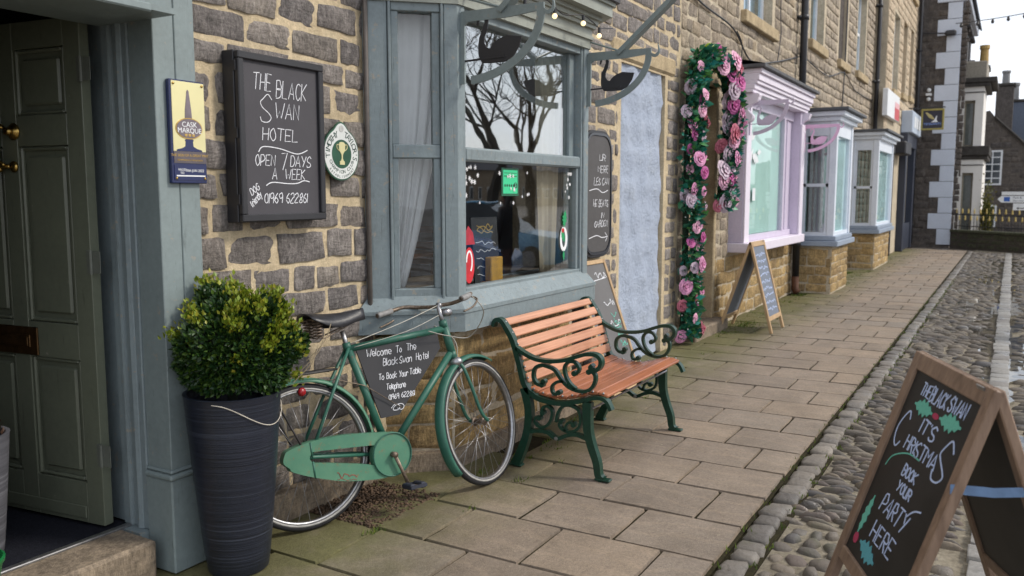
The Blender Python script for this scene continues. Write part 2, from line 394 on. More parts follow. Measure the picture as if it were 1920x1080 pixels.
M_GLASSL = glassmat('lower_window_glass', 1.75, (0.92, 0.94, 0.94), 0.02); M_GLASSS = glassmat('side_window_glass', 1.5, (0.95, 0.96, 0.96), 0.0)
M_GLASSB = glassmat('far_window_glass', 1.8, (0.75, 0.85, 0.88), 0.05)
M_WHITE = plain('white_paint', (0.72, 0.74, 0.76), 0.5, 0, 0.4, 0.08, 10)
M_LINT = mortar('dressed_stone', lin(168, 150, 122), lin(190, 172, 140), 6)

# ------------------------------------------------------------------ ground
def wetmat(name, cols, wet=0.35, bump=0.6, wl=0.12, moss=0.0):
    a = NT(name); v = a.pos(); r = a.rnd(); n = len(cols)
    base = a.ramp(r, [(i/(n-1), c) for i, c in enumerate(cols)]); f = a.noise(v, 40, 8, 0.7); w = a.noise(a.pos(), 1.7, 4, 0.6)
    c = a.mix(a.ramp(f, [(0.35, (0, 0, 0)), (0.75, (0.6,) * 3)]), base, (0.07, 0.062, 0.052))
    wm = a.ramp(w, [(0.5 - wet*.2, (1, 1, 1)), (0.62 - wet*.2, (0, 0, 0))])
    c = a.mix(a.mix(1.0, wm, (0.35, 0.35, 0.35), 'MULTIPLY'), c, (0.09, 0.085, 0.08))
    if moss:
        mm = a.noise(v, 2.2, 6, 0.65); c = a.mix(a.ramp(mm, [(0.58, (0, 0, 0)), (0.75, (moss,) * 3)]), c, (0.07, 0.085, 0.02))
    a.bump(f, bump, 0.01)
    return a.fin(c, a.ramp(w, [(0.5 - wet*.2, (wl,) * 3), (0.62 - wet*.2, (0.78,) * 3)]), 0, 0.5)
M_GROUND = wetmat('square_cobbles_far', [lin(118, 108, 98), lin(136, 126, 112), lin(98, 92, 86)], 0.3)
M_BED = mortar('cobble_mortar', lin(112, 104, 90), lin(156, 148, 132), 30)
M_DIRT = mortar('dirt_joint', lin(40, 36, 26), lin(62, 58, 38), 30)
M_COB = wetmat('cobbles', [lin(116, 106, 96), lin(94, 88, 82), lin(132, 120, 104), lin(82, 80, 82), lin(122, 104, 90)], 0.5, 0.7, 0.16, 0.55)
M_SETT = wetmat('channel_setts', [lin(140, 138, 134), lin(154, 152, 148), lin(122, 118, 114)], 0.6, 0.5, 0.14)
M_KERB = wetmat('kerb_setts', [lin(132, 124, 114), lin(110, 104, 98), lin(148, 140, 130), lin(98, 92, 86)], 0.1, 1.0, 0.4, 0.7)
ground = struct('ground', MB().box(-60, 220, -120, 120, -0.4, -0.06), M_GROUND)

def slabmat():
    a = NT('sandstone_slabs'); v = a.pos(); r = a.rnd()
    base = a.ramp(r, [(0, lin(144, 130, 116)), (0.35, lin(132, 120, 108)), (0.7, lin(150, 134, 117)), (1, lin(136, 126, 116))])
    f = a.noise(v, 6, 8, 0.7); g = a.noise(v, 130, 5, 0.75); h = a.noise(v, 1.3, 5, 0.6)
    # contour-like bedding rings on the riven faces
    wv = a.n('TexWave'); wv.wave_type = 'BANDS'; wv.inputs['Scale'].default_value = 2.1; wv.inputs['Distortion'].default_value = 7; wv.inputs['Detail'].default_value = 3; wv.inputs['Detail Scale'].default_value = 1.2
    a.l(v, wv.inputs['Vector'])
    c = a.mix(a.ramp(f, [(0.4, (0, 0, 0)), (0.75, (0.4,) * 3)]), base, lin(112, 98, 82))
    c = a.mix(a.ramp(wv.outputs['Fac'], [(0.80, (0, 0, 0)), (0.95, (0.10,) * 3)]), c, lin(190, 168, 142))
    c = a.mix(a.ramp(g, [(0.35, (0, 0, 0)), (0.75, (0.3,) * 3)]), c, lin(92, 82, 70))
    # moss and green bloom that grows along the wall and fades towards the kerb
    sp = a.n('SeparateXYZ'); a.l(a.pos(), sp.inputs[0]); mr = a.n('MapRange'); mr.inputs['From Min'].default_value = 1.75; mr.inputs['From Max'].default_value = 2.75
    a.l(sp.outputs['Y'], mr.inputs['Value'])
    mm = a.noise(v, 3.4, 7, 0.65); ml = a.n('Math', operation='MULTIPLY'); a.l(mr.outputs[0], ml.inputs[0]); a.l(mm, ml.inputs[1])
    bl = a.noise(v, 14, 7, 0.75); c = a.mix(a.ramp(bl, [(0.56, (0, 0, 0)), (0.70, (0.45,) * 3)]), c, lin(96, 84, 70)); lc = a.noise(v, 24, 3, 0.5); c = a.mix(a.ramp(lc, [(0.72, (0, 0, 0)), (0.76, (0.35,) * 3)]), c, lin(190, 180, 160))
    c = a.mix(a.ramp(ml.outputs[0], [(0.10, (0, 0, 0)), (0.44, (0.80,) * 3)]), c, (0.105, 0.105, 0.030))
    t1 = a.noise(v, 60, 6, 0.8); t2 = a.noise(v, 2.6, 6, 0.7); c = a.mix(1.0, c, a.ramp(t1, [(0.3, (0.72,) * 3), (0.7, (1.28,) * 3)]), 'MULTIPLY'); c = a.mix(1.0, c, a.ramp(t2, [(0.3, (0.80,) * 3), (0.7, (1.18,) * 3)]), 'MULTIPLY')
    ad = a.n('Math', operation='ADD'); a.l(g, ad.inputs[0]); a.l(f, ad.inputs[1])
    a.bump(ad.outputs[0], 0.6, 0.010)
    return a.fin(c, a.ramp(h, [(0.35, (0.55,) * 3), (0.7, (0.85,) * 3)]), 0, 0.35)
M_SLAB = slabmat()
pavement = struct('pavement', MB().box(0.6, 27.2, 1.02, 3.6, -0.2, -0.022), M_DIRT)
def slab_mesh(i):
    rr = random.Random(100+i); b = MB().box(-.5, .5, -.5, .5, -1, 0, 0.0)
    # finely chamfered, slightly uneven top
    n = 4; top = []
    for j in range(n+1):
        for k in range(n+1):
            x = -0.5 + k/n; y = -0.5 + j/n; e = (j in (0, n)) or (k in (0, n))
            x2 = x*(0.985 if e else 1) + (rr.uniform(-.006, .006) if e else 0); y2 = y*(0.985 if e else 1) + (rr.uniform(-.006, .006) if e else 0)
            top.append((x2, y2, rr.uniform(-.05, .0) - (0.10 if e else 0)))
    q = MB(); fs = [(j*(n+1)+k, j*(n+1)+k+1, (j+1)*(n+1)+k+1, (j+1)*(n+1)+k) for j in range(n) for k in range(n)]
    ring = [k for k in range(n)] + [j*(n+1)+n for j in range(n)] + [n*(n+1)+n-k for k in range(n)] + [(n-j)*(n+1) for j in range(n)]
    base = len(top); low = [(top[t][0]*1.012, top[t][1]*1.012, -0.5) for t in ring]
    fs += [(ring[t], base+t, base+(t+1) % len(ring), ring[(t+1) % len(ring)]) for t in range(len(ring))]
    me = q.add(top+low, fs).mesh('paving_slab', 'auto'); me.materials.append(M_SLAB); return me
SLABS = [slab_mesh(i) for i in range(7)]
xs = [0.85]
while xs[-1] < 27.0: xs.append(xs[-1] + (0.4445 if xs[-1] < 20 else 0.5))
rs = random.Random(3); nslab = 0
for i in range(len(xs)-1):
    x0, x1 = xs[i], xs[i+1]
    ys = [1.03, 1.27, 1.77, 2.27, 2.77, 3.3] if i % 2 == 1 else [1.03, 1.52, 2.02, 2.52, 3.02, 3.3]
    for j in range(len(ys)-1):
        y0, y1 = ys[j], ys[j+1]; xm, ym = (x0+x1)/2, (y0+y1)/2
        if y1 - y0 < 0.3 and y0 > 2.9: continue
        if 3.02 < xm < 3.6 and ym > 2.52: continue                     # gravel bed by the wall
        if xm > 13.9 and ym > 2.95: continue
        if 4.1 < xm < 5.6 and ym > 2.75: continue
        jx, jy = 0.015, 0.017
        o = kid('paving_slab', SLABS[rs.randrange(7)], None, pavement, (xm+rs.uniform(-.002, .002), ym, rs.uniform(-.005, .001)), (x1-x0-jx, y1-y0-jy, 0.04),
                (rs.uniform(-.006, .006), rs.uniform(-.006, .006), rs.choice((0, math.pi)) + rs.uniform(-.006, .006))); nslab += 1

# kerb of granite setts
def cobble_mesh(i, kind):
    rr = random.Random(300+i+50*len(kind)); seg = 10 if kind == 'cobble' else 8
    if kind == 'cobble':
        prof = [(1.0, -0.6), (1.0, -0.1), (0.86, 0.18), (0.52, 0.33), (0.0, 0.37)]
        jit = [1 + rr.uniform(-.2, .16) for _ in range(seg)]
        vs = []; fs = []
        for a, (r, z) in enumerate(prof[:-1]):
            for k in range(seg):
                t = 2*math.pi*k/seg; c, s_ = math.cos(t), math.sin(t)
                sq = (abs(c)**3 + abs(s_)**3) ** (-1/3)
                vs.append((r*c*sq*jit[k]*.5, r*s_*sq*jit[k]*.5, z + rr.uniform(-.04, .04)))
        vs.append((0, 0, .37)); n = len(prof)-1
        for a in range(n-1):
            for k in range(seg): fs.append((a*seg+k, a*seg+(k+1) % seg, (a+1)*seg+(k+1) % seg, (a+1)*seg+k))
        for k in range(seg): fs.append(((n-1)*seg+k, (n-1)*seg+(k+1) % seg, len(vs)-1))
        return MB().add(vs, fs)
    b = MB().box(-.5, .5, -.5, .5, -1, 0, 0.16); b.v = [(x+rr.uniform(-.045, .045), y+rr.uniform(-.045, .045), z+rr.uniform(-.1, .08)) for x, y, z in b.v]; return b
KERBS = []
for i in range(6):
    me = cobble_mesh(i, 'kerb').mesh('kerb_sett', True); me.materials.append(M_KERB); KERBS.append(me)
kerb = struct('kerb', MB().box(0.6, 27.2, 0.87, 1.018, -0.3, -0.03), M_DIRT)
x = 2.3
while x < 27:
    L = rs.uniform(0.095, 0.16) if x < 10 else rs.uniform(0.16, 0.26)
    kid('kerb_sett', KERBS[rs.randrange(6)], None, kerb, (x+L/2, 0.945+rs.uniform(-.01, .01), rs.uniform(-.008, .012)), (L-.010, 0.118*rs.uniform(.9, 1.1), 0.07), (rs.uniform(-.03, .03), rs.uniform(-.03, .03), rs.uniform(-.05, .05)))
    x += L

# cobbled square
road = struct('cobbled_road', MB().box(0.6, 29.5, -1.4, 0.868, -0.3, -0.042), M_BED)
cobs = []          # x, y, lx, ly, h, rot
x = 2.5
while x < 27:
    if x < 4.2:
        p = rs.uniform(0.075, 0.125); y = -1.3 + rs.uniform(0, .06)
        while y < 0.84:
            l = rs.uniform(0.06, 0.17)
            if not (-0.10 < y + l/2 < 0.13 and x > 3.4): cobs.append((x + rs.uniform(-.012, .012), y + l/2, p*rs.uniform(.72, .94), l*rs.uniform(.78, .93), rs.uniform(.035, .075), rs.uniform(-.45, .45)))
            y += l
    else:
        p = rs.uniform(0.034, 0.062) if x < 8 else rs.uniform(0.08, 0.12); y = -1.3 + rs.uniform(0, .1)
        while y < 0.82:
            l = rs.uniform(0.10, 0.22)
            if not (-0.11 < y + l/2 < 0.145): cobs.append((x + rs.uniform(-.01, .01), y + l/2, p*rs.uniform(.8, 1.0), l*rs.uniform(.84, .97), rs.uniform(.045, .11), rs.uniform(-.18, .18)))
            y += l
    x += p
inview = lambda c: c[1] > -0.02*c[0] - .25 and c[0] > 2.7
cobs.sort(key=lambda c: (0 if inview(c) else 1, c[0]**2 + c[1]**2))
CB = [cobble_mesh(i, 'cobble') for i in range(9)]; CBM = []
for b in CB:
    me = b.mesh('cobble', True); me.materials.append(M_COB); CBM.append(me)
far = MB()
for n, (cx, cy, lx, ly, h, ro) in enumerate(cobs):
    k = rs.randrange(9); z = -0.042 + rs.uniform(-.008, .006)
    if n < 300: kid('cobble', CBM[k], None, road, (cx, cy, z), (lx, ly, h), (rs.uniform(-.1, .1), rs.uniform(-.1, .1), ro))
    else:
        ca, sa = math.cos(ro), math.sin(ro)
        far.add([(cx + (a*lx)*ca - (b*ly)*sa, cy + a*lx*sa + b*ly*ca, z + c*h) for a, b, c in CB[k].v], CB[k].f)
stuff(obj('cobbles', far, wetmat('wet_cobbles', [lin(112, 103, 94), lin(92, 86, 80), lin(126, 116, 102), lin(80, 78, 80)], 0.8, 0.5, 0.28, 0.3), road, True))
SETTS = []
for i in range(5):
    b = MB().box(-.5, .5, -.5, .5, -1, 0, 0.05); rr = random.Random(i); b.v = [(x+rr.uniform(-.02, .02), y+rr.uniform(-.02, .02), z+rr.uniform(-.04, .04)) for x, y, z in b.v]
    me = b.mesh('channel_sett', True); me.materials.append(M_SETT); SETTS.append(me)
x = 3.42
while x < 26.8:
    L = rs.uniform(0.17, 0.27)
    kid('channel_sett', SETTS[rs.randrange(5)], None, road, (x+L/2, 0.018+rs.uniform(-.008, .008), -0.012+rs.uniform(-.005, .004)), (L-.014, 0.145, 0.08), (rs.uniform(-.02, .02), rs.uniform(-.02, .02), rs.uniform(-.03, .03)))
    x += L

# rainwater lying along the channel and between the cobbles
M_WATER = glassmat('rainwater', 1.33, (.80, .80, .78), .02)
rp_ = random.Random(41)
for (wx, wy, wl, ww) in ((6.3, -.02, .5, .16), (7.6, .10, .7, .22), (8.8, .0, .6, .20), (10.2, -.04, 1.0, .28), (11.9, .12, 1.2, .34), (13.8, .0, 1.1, .26), (16.0, -.06, 1.6, .34), (18.8, .22, 1.5, .40), (22.5, .05, 2.4, .45), (14.2, .48, .9, .16), (9.2, -.34, .9, .16)):
    n_ = 28; ring = [(wx + wl*math.cos(2*math.pi*i/n_)*rp_.uniform(.72, 1.08), wy + ww*math.sin(2*math.pi*i/n_)*rp_.uniform(.65, 1.1)) for i in range(n_)]
    struct('water', MB().prism(ring, Matrix.Translation((0, 0, -.043)), .024), M_WATER)

# ------------------------------------------------------------------ stone walls
def stone_mesh(i):
    rr = random.Random(500+i); nx, nz = 5, 4; vs = []; fs = []
    cx = [rr.uniform(-.05, .05) for _ in range(8)]
    for j in range(nz+1):
        for k in range(nx+1):
            u, v = k/nx, j/nz; e = j in (0, nz) or k in (0, nx)
            x = u-.5; z = v-.5
            x += (1-u)*(1-v)*cx[0] + u*(1-v)*cx[1] + (1-u)*v*cx[2] + u*v*cx[3]; z += (1-u)*(1-v)*cx[4]*1.4 + u*(1-v)*cx[5]*1.4 + (1-u)*v*cx[6]*1.4 + u*v*cx[7]*1.4
            co = (j in (0, nz)) and (k in (0, nx))
            if co: x *= 0.982; z *= 0.965
            vs.append((x + rr.uniform(-.014, .014), (0.30 if e else 0.0) + rr.uniform(-.10, .14), z + rr.uniform(-.032, .032)))
    w = nx+1
    for j in range(nz):
        for k in range(nx): fs.append((j*w+k, j*w+k+1, (j+1)*w+k+1, (j+1)*w+k))
    ring = list(range(nx)) + [j*w+nx for j in range(nz)] + [nz*w+nx-k for k in range(nx)] + [(nz-j)*w for j in range(nz)]
    b = len(vs); vs += [(vs[r][0]*1.02, 1.6, vs[r][2]*1.02) for r in ring]
    fs += [(ring[t], ring[(t+1) % len(ring)], b+(t+1) % len(ring), b+t) for t in range(len(ring))]
    return MB().add(vs, fs)
STB = [stone_mesh(i) for i in range(14)]; _stm = {}
def stone_me(k, mat):
    if (k, mat.name) not in _stm:
        me = STB[k].mesh('stone', True); me.materials.append(mat); _stm[k, mat.name] = me
    return _stm[k, mat.name]
def coursed(x0, x1, z0, z1, excl, hr, wr, joint, rr):
    out = []; z = z0
    while z < z1 - 0.04:
        h = min(rr.uniform(*hr), z1 - z)
        if h < 0.05: break
        x = x0 - rr.uniform(0, wr[0])
        while x < x1:
            w = rr.uniform(*wr); a, b = max(x, x0), min(x+w, x1); x += w
            spans = [(a, b)]
            for (ex0, ex1, ez0, ez1) in excl:
                if z + h*.5 > ez0 and z + h*.5 < ez1:
                    ns = []
                    for (p, q) in spans:
                        if q <= ex0 or p >= ex1: ns.append((p, q)); continue
                        if p < ex0: ns.append((p, ex0))
                        if q > ex1: ns.append((ex1, q))
                    spans = ns
            for (p, q) in spans:
                if q - p > 0.07: out.append((p + joint/2, q - joint/2, z + joint/2, z + h - joint/2))
        z += h
    return out
def lay(parent, rects, mat, y, rr, proud=(0.0, 0.012), depth=0.035, limit=300, origin=None, along=None, keyf=None, jz=0.01):
    """stones on a wall plane: default plane y = const facing -Y; origin/along for other walls"""
    rest = MB(); cnt = 0
    rects = sorted(rects, key=keyf) if keyf else rects
    al = Vector(along).normalized() if along is not None else Vector((1, 0, 0)); og = Vector(origin) if origin is not None else Vector((0, y, 0))
    rz = math.atan2(al.y, al.x); nrm = Vector((al.y, -al.x, 0))
    for (a, b, c, d) in rects:
        k = rr.randrange(14); pr = rr.uniform(*proud); lx = (a+b)/2; p = og + al*lx + nrm*pr; p.z = (c+d)/2 + rr.uniform(-jz, jz)
        sc = (b-a, depth, d-c); ro = rr.uniform(-.012, .012)
        if cnt < limit: kid('stone', stone_me(k, mat), None, parent, p, sc, (0, ro, rz))
        else:
            T = Matrix.Translation(p) @ Matrix.Rotation(rz, 4, 'Z') @ Matrix.Rotation(ro, 4, 'Y') @ Matrix.Diagonal((*sc, 1))
            rest.add([T @ Vector(v) for v in STB[k].v], STB[k].f)
        cnt += 1
    if rest.v: stuff(obj('stones', rest, mat, parent, True))
def wallbox(mb, x0, x1, z0, z1, holes, y0, y1):
    X = sorted({x0, x1, *[h[0] for h in holes], *[h[1] for h in holes]}); Z = sorted({z0, z1, *[h[2] for h in holes], *[h[3] for h in holes]})
    X = [v for v in X if x0 <= v <= x1]; Z = [v for v in Z if z0 <= v <= z1]
    for i in range(len(X)-1):
        run = None
        for j in range(len(Z)-1):
            cx, cz = (X[i]+X[i+1])/2, (Z[j]+Z[j+1])/2
            solid = not any(h[0] < cx < h[1] and h[2] < cz < h[3] for h in holes)
            if solid: run = (run[0], Z[j+1]) if run else (Z[j], Z[j+1])
            if (not solid or j == len(Z)-2) and run: mb.box(X[i], X[i+1], y0, y1, *run); run = None
    return mb

# ------------------------------------------------------------------ the hotel
hotel = thing('hotel_building', 'stone hotel front with sage green doorway and bay window, nearest on the left', 'building', (4, 3.0, 0))
BA, BBp, BC, BD = (3.60, W), (3.95, 2.65), (5.62, 2.65), (5.97, W)
hw_open = [(1.15, 2.45, -0.2, 2.62), (3.68, 5.90, 0.78, 2.66), (7.10, 8.20, -0.2, 2.74)]
hwall = obj('wall', wallbox(MB(), -0.6, 8.62, -0.1, 9.0, hw_open, W+0.012, W+0.42), M_MORTAR, hotel)
rw = random.Random(21)
rects = coursed(2.46, 3.66, 0.0, 3.3, [(2.4, 2.46, 0, 9)], (0.115, 0.165), (0.16, 0.40), 0.030, rw)
rects += coursed(5.85, 8.60, 0.0, 4.3, [(7.04, 8.26, -1, 2.86)], (0.115, 0.17), (0.16, 0.40), 0.030, rw)
rects += coursed(3.66, 5.85, 2.9, 4.0, [], (0.13, 0.2), (0.22, 0.5), 0.028, rw)
lay(hwall, rects, M_STONE, W+0.012, rw, (0.006, 0.02), 0.03, 300, keyf=lambda r: 0 if r[2] < 3.2 else 1)
# painted blocked doorway and its rough lintel
lw = NT('flaking_blue_limewash'); v = lw.pos(); f = lw.noise(v, 4.5, 9, 0.7); g = lw.noise(v, 30, 8, 0.7)
c = lw.ramp(f, [(0.3, lin(158, 168, 186)), (0.55, lin(168, 178, 195)), (0.75, lin(172, 180, 192))])
c = lw.mix(lw.ramp(g, [(0.66, (0, 0, 0)), (0.72, (0.55,) * 3)]), c, lin(150, 138, 118))
lw.bump(f, 0.9, 0.06); M_LIMEW = lw.fin(c, 0.85, 0, 0.2)
pm = MB(); nxp, nzp = 16, 36; vs = []; fs = []; rp = random.Random(5)
for j in range(nzp+1):
    for k in range(nxp+1):
        e = 0.0 if 0 < k < nxp else 0.03
        vs.append((7.08+1.14*k/nxp, W+0.035+e+rp.uniform(-.008, .008)+0.012*math.sin(k*1.3+j*.5)+.008*math.sin(j*1.7), 2.78*j/nzp))
for j in range(nzp):
    for k in range(nxp): fs.append((j*(nxp+1)+k, j*(nxp+1)+k+1, (j+1)*(nxp+1)+k+1, (j+1)*(nxp+1)+k))
pm.add(vs, fs); pm.box(7.08, 8.22, W+0.12, W+0.3, -0.05, 2.8)
obj('painted_infill', pm, M_LIMEW, hotel, True)
ln = MB().box(6.86, 8.44, W-0.012, W+0.2, 2.76, 2.93, 0.02); obj('lintel', ln, M_LINT, hotel)

# door surround
pil = MB(); pil.box(2.254, 2.353, 2.95, 3.10, 0.44, 3.6, 0.003); pil.box(2.357, 2.455, 2.95, 3.10, 0.44, 3.6, 0.003); pil.box(2.26, 2.45, 2.956, 3.10, 0.44, 3.6)
pil.box(2.240, 2.470, 2.935, 3.10, 0.0, 0.40, 0.006)
for z0, z1, o in ((0.40, 0.425, 0.022), (0.425, 0.442, 0.012)): pil.box(2.254-o, 2.455+o, 2.95-o, 3.10, z0, z1, 0.008)
pilo = obj('pilaster', pil, M_SAGE, hotel)
jm = MB(); jm.box(2.200, 2.44, 3.10, 3.26, 0.0, 0.158); jm.box(2.246, 2.44, 3.10, 3.145, 0.16, 2.6, 0.004); jm.tube([(2.262, 3.155, 0.16), (2.262, 3.155, 2.6)], 0.028, 10); jm.box(2.252, 2.44, 3.155, 3.205, 0.16, 2.6, 0.004)
jm.tube([(2.252, 3.215, 0.16), (2.252, 3.215, 2.6)], 0.014, 8); jm.box(2.243, 2.44, 3.225, 3.262, 0.16, 2.6, 0.003); jm.box(2.262, 2.44, 3.262, 3.44, 0.16, 2.6)
obj('door_frame', jm, M_SAGE2, hotel)
fa = MB(); fa.box(0.9, 2.10, 2.74, 3.0, 2.24, 2.272, 0.006); fa.box(0.9, 2.085, 2.76, 3.0, 2.272, 2.9); fa.box(0.9, 2.10, 2.752, 2.80, 2.30, 2.325, 0.006)
fa.box(0.9, 2.25, 2.85, 3.3, 2.285, 2.9); fa.box(0.9, 2.25, 2.80, 3.26, 2.262, 2.284)
obj('door_hood', fa, M_SAGE, hotel)
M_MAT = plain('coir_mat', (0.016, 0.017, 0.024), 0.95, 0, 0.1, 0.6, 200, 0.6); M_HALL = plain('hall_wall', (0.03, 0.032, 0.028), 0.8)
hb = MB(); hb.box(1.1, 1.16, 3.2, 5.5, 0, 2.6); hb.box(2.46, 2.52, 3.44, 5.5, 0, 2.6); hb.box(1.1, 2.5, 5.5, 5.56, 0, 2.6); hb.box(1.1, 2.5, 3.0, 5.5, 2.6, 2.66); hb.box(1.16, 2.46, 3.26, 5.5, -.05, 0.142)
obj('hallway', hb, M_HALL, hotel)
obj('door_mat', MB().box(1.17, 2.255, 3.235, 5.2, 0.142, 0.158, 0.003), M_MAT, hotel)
stepm = stone('step_stone', stone_cols((140, 126, 108), (132, 118, 102)), 0.8, (0.06, 0.05, 0.045), 0.5, 0.5)
st = MB().box(0.9, 2.196, 2.985, 3.215, -0.02, 0.160, 0.014); st.v = [(x + R.uniform(-.003, .003), y + R.uniform(-.003, .003), z) for x, y, z in st.v]
obj('doorstep', st, stepm, hotel)
obj('threshold_strip', MB().box(0.95, 2.24, 3.205, 3.236, 0.150, 0.168, 0.003), M_STEEL, hotel)
# panelled door, swung open into the hall
DM = frame_matrix((2.20, 3.275, 0.172), (-0.12, 0.993, 0), (0, 0, 1))
dl = MB()
for a, b, c, d in ((0, .095, 0, 2.12), (.395, .49, 0, 2.12), (.79, .885, 0, 2.12)): dl.box(a, b, c, d, -.045, 0, .002)
for a, b in ((.096, .394), (.491, .789)):
    for c, d in ((0, .18), (.71, .862), (1.61, 1.738), (2.01, 2.12)): dl.box(a, b, c, d, -.0445, -.0005, .002)
dl.box(0.10, 0.78, 0.02, 0.075, -.052, -.046, .003)
door = obj('door', dl.xf(DM), M_DOOR, hotel)
for a, b in ((.096, .394), (.491, .789)):
    for c, d in ((.18, .71), (.862, 1.61), (1.738, 2.01)):
        p = MB(); p.box(a, b, c, d, -.022, -.016)
        # bolection moulding and raised field
        for q in (0, 1): p.box(a+.002, a+.018, c+.002, d-.002, -.040, -.020, .006) if q == 0 else p.box(b-.018, b-.002, c+.002, d-.002, -.040, -.020, .006)
        p.box(a+.018, b-.018, c+.002, c+.018, -.040, -.020, .006); p.box(a+.018, b-.018, d-.018, d-.002, -.040, -.020, .006)
        p.box(a+.040, b-.040, c+.040, d-.040, -.036, -.018, .012)
        obj('door_panel', p.xf(DM), M_DOOR, door)
lp = MB(); lp.box(.335, .655, .715, .838, -.054, -.0455, .003); lp.box(.375, .615, .748, .805, -.060, -.054, .006); lp.box(.385, .605, .756, .797, -.064, -.060, .004)
obj('letter_plate', lp.xf(DM), plain('tarnished_brass', (0.10, 0.055, 0.022), 0.4, 0.8, .5, .4, 30), door)
kn = MB(); kn.lathe([(0, 0), (.034, 0), (.036, .006), (.026, .012), (.022, .02), (.0, .024)], (0, 0, 0), 16, 'Z')
kn.xf(Matrix.Translation((.458, 1.672, -.046)) @ Matrix.Rotation(math.pi, 4, 'X'))
k2 = MB().lathe([(0, 0), (.024, 0), (.024, .008), (.014, .014), (0, .018)], (0, 0, 0), 14, 'Z').xf(Matrix.Translation((.468, 1.525, -.046)) @ Matrix.Rotation(math.pi, 4, 'X'))
kn.add(k2.v, k2.f)
kn.tube([(.458, 1.672, -.055), (.46, 1.672, -.085)], .016, 10)
kn.tube(cr([(.475, 1.69, -.088), (.51, 1.70, -.090), (.535, 1.67, -.090), (.54, 1.61, -.092), (.53, 1.555, -.088), (.505, 1.525, -.08), (.472, 1.527, -.066)], 5), [.010]*5+[.011]*20+[.010]*4+[.009]*2, 8)
kn.tube(cr([(.47, 1.69, -.092), (.50, 1.675, -.095), (.515, 1.62, -.10), (.51, 1.56, -.098), (.48, 1.53, -.085)], 5), .008, 8)
kn.ball((.52, 1.515, -.078), .015, 10, 7)
obj('door_knocker', kn.xf(DM @ Matrix.Translation((-.05, 0, 0))), M_BRASS, door, True)
for z in (0.26, 1.08, 1.86):
    h = MB(); h.box(-.012, .02, z, z+.1, -.049, -.0455, .001); h.tube([(-.008, z, -.052), (-.008, z+.1, -.052)], .007, 8); h.box(-.055, -.012, z+.004, z+.096, -.047, -.044, .001)
    obj('hinge', h.xf(DM), paint('hinge_paint', (0.12, 0.13, 0.11), 0.5, (.02, .02, .02), .6), door)

# ---- bay window
def off(o): return [(BA[0]-o*1.414, W), (BBp[0]-o*.414, BBp[1]-o), (BC[0]+o*.414, BC[1]-o), (BD[0]+o*1.414, W)]
def ringp(mb, o, z0, z1, inner=None):
    p = off(o) if inner is None else off(o) + list(reversed(off(inner)))
    return mb.prism(p, Matrix.Translation((0, 0, z0)), z1-z0)
FR = {'side': frame_matrix((BA[0], BA[1], 0), (BBp[0]-BA[0], BBp[1]-BA[1], 0), (0, 0, 1)), 'front': frame_matrix((BBp[0], BBp[1], 0), (1, 0, 0), (0, 0, 1)),
      'right': frame_matrix((BC[0], BC[1], 0), (BD[0]-BC[0], BD[1]-BC[1], 0), (0, 0, 1))}
LS = math.hypot(BBp[0]-BA[0], BBp[1]-BA[1])
bay = MB()
for key in ('side', 'right'):
    f = MB(); fl = (lambda a, b: (a, b)) if key == 'side' else (lambda a, b: (LS-b, LS-a))
    f.box(*fl(0.0, .13), .98, 2.62, -.09, 0, .004); f.box(*fl(.435, .512), .98, 2.62, -.09, .001, .004)
    f.box(*fl(.133, .150), 1.0, 2.62, -.08, .008, .004); f.box(*fl(.415, .432), 1.0, 2.62, -.08, .008, .004)
    f.box(*fl(.151, .414), 2.555, 2.62, -.075, -.006, .004); f.box(*fl(.151, .414), .98, 1.06, -.075, -.006, .004)
    f.box(*fl(.151, .414), 1.775, 1.85, -.075, -.004, .006)
    f.box(*fl(.151, .190), 1.85, 2.555, -.075, -.016, .003); f.box(*fl(.372, .414), 1.85, 2.555, -.075, -.016, .003)
    f.box(*fl(.151, .184), 1.06, 1.775, -.07, -.012, .003); f.box(*fl(.376, .414), 1.06, 1.775, -.07, -.012, .003)
    bay.add([FR[key] @ Vector(p) for p in f.v], f.f)
f = MB()
f.box(-.004, .075, .98, 2.62, -.11, 0, .006); f.box(1.60, 1.674, .98, 2.62, -.11, 0, .006)
f.box(.076, .096, .99, 2.62, -.11, -.012, .003); f.box(1.578, 1.598, .99, 2.62, -.11, -.012, .003)
f.box(.097, 1.577, 2.555, 2.62, -.11, -.02, .004); f.box(.097, 1.577, .98, 1.05, -.10, -.014, .005)
f.box(.097, 1.577, 1.765, 1.845, -.085, -.012, .012)                       # meeting rail
f.box(.097, .115, 1.845, 2.555, -.105, -.06, .004); f.box(1.50, 1.577, 1.845, 2.555, -.105, -.066, .004)
f.box(.097, .118, 1.05, 1.765, -.085, -.03, .004); f.box(1.545, 1.577, 1.05, 1.765, -.085, -.03, .004)
bay.add([FR['front'] @ Vector(p) for p in f.v], f.f)
bayo = obj('bay_window', bay, M_SAGE2, hotel)
sl = MB(); ringp(sl, 0.055, 0.82, 0.945)
lo, hi = off(0.055), off(-0.015)
sl.add([(x, y, .9455) for x, y in lo] + [(x, y, 1.03) for x, y in hi], [(0, 1, 5, 4), (1, 2, 6, 5), (2, 3, 7, 6), (0, 4, 7, 3)])
ringp(sl, 0.062, 0.925, 0.945); 
obj('window_sill', sl, M_SAGE2, bayo)
cn_ = MB()
for o, a, b in ((0.012, 2.60, 2.66), (0.03, 2.66, 2.685), (0.02, 2.685, 2.735), (0.045, 2.735, 2.76), (0.06, 2.76, 2.79), (0.085, 2.79, 2.815), (0.15, 2.815, 2.885), (0.17, 2.885, 2.91)): ringp(cn_, o, a, b)
M_CREAM = paint('cornice_cream_grey', (0.30, 0.32, 0.28), 0.5, (.1, .1, .09), .4, .15, .4)
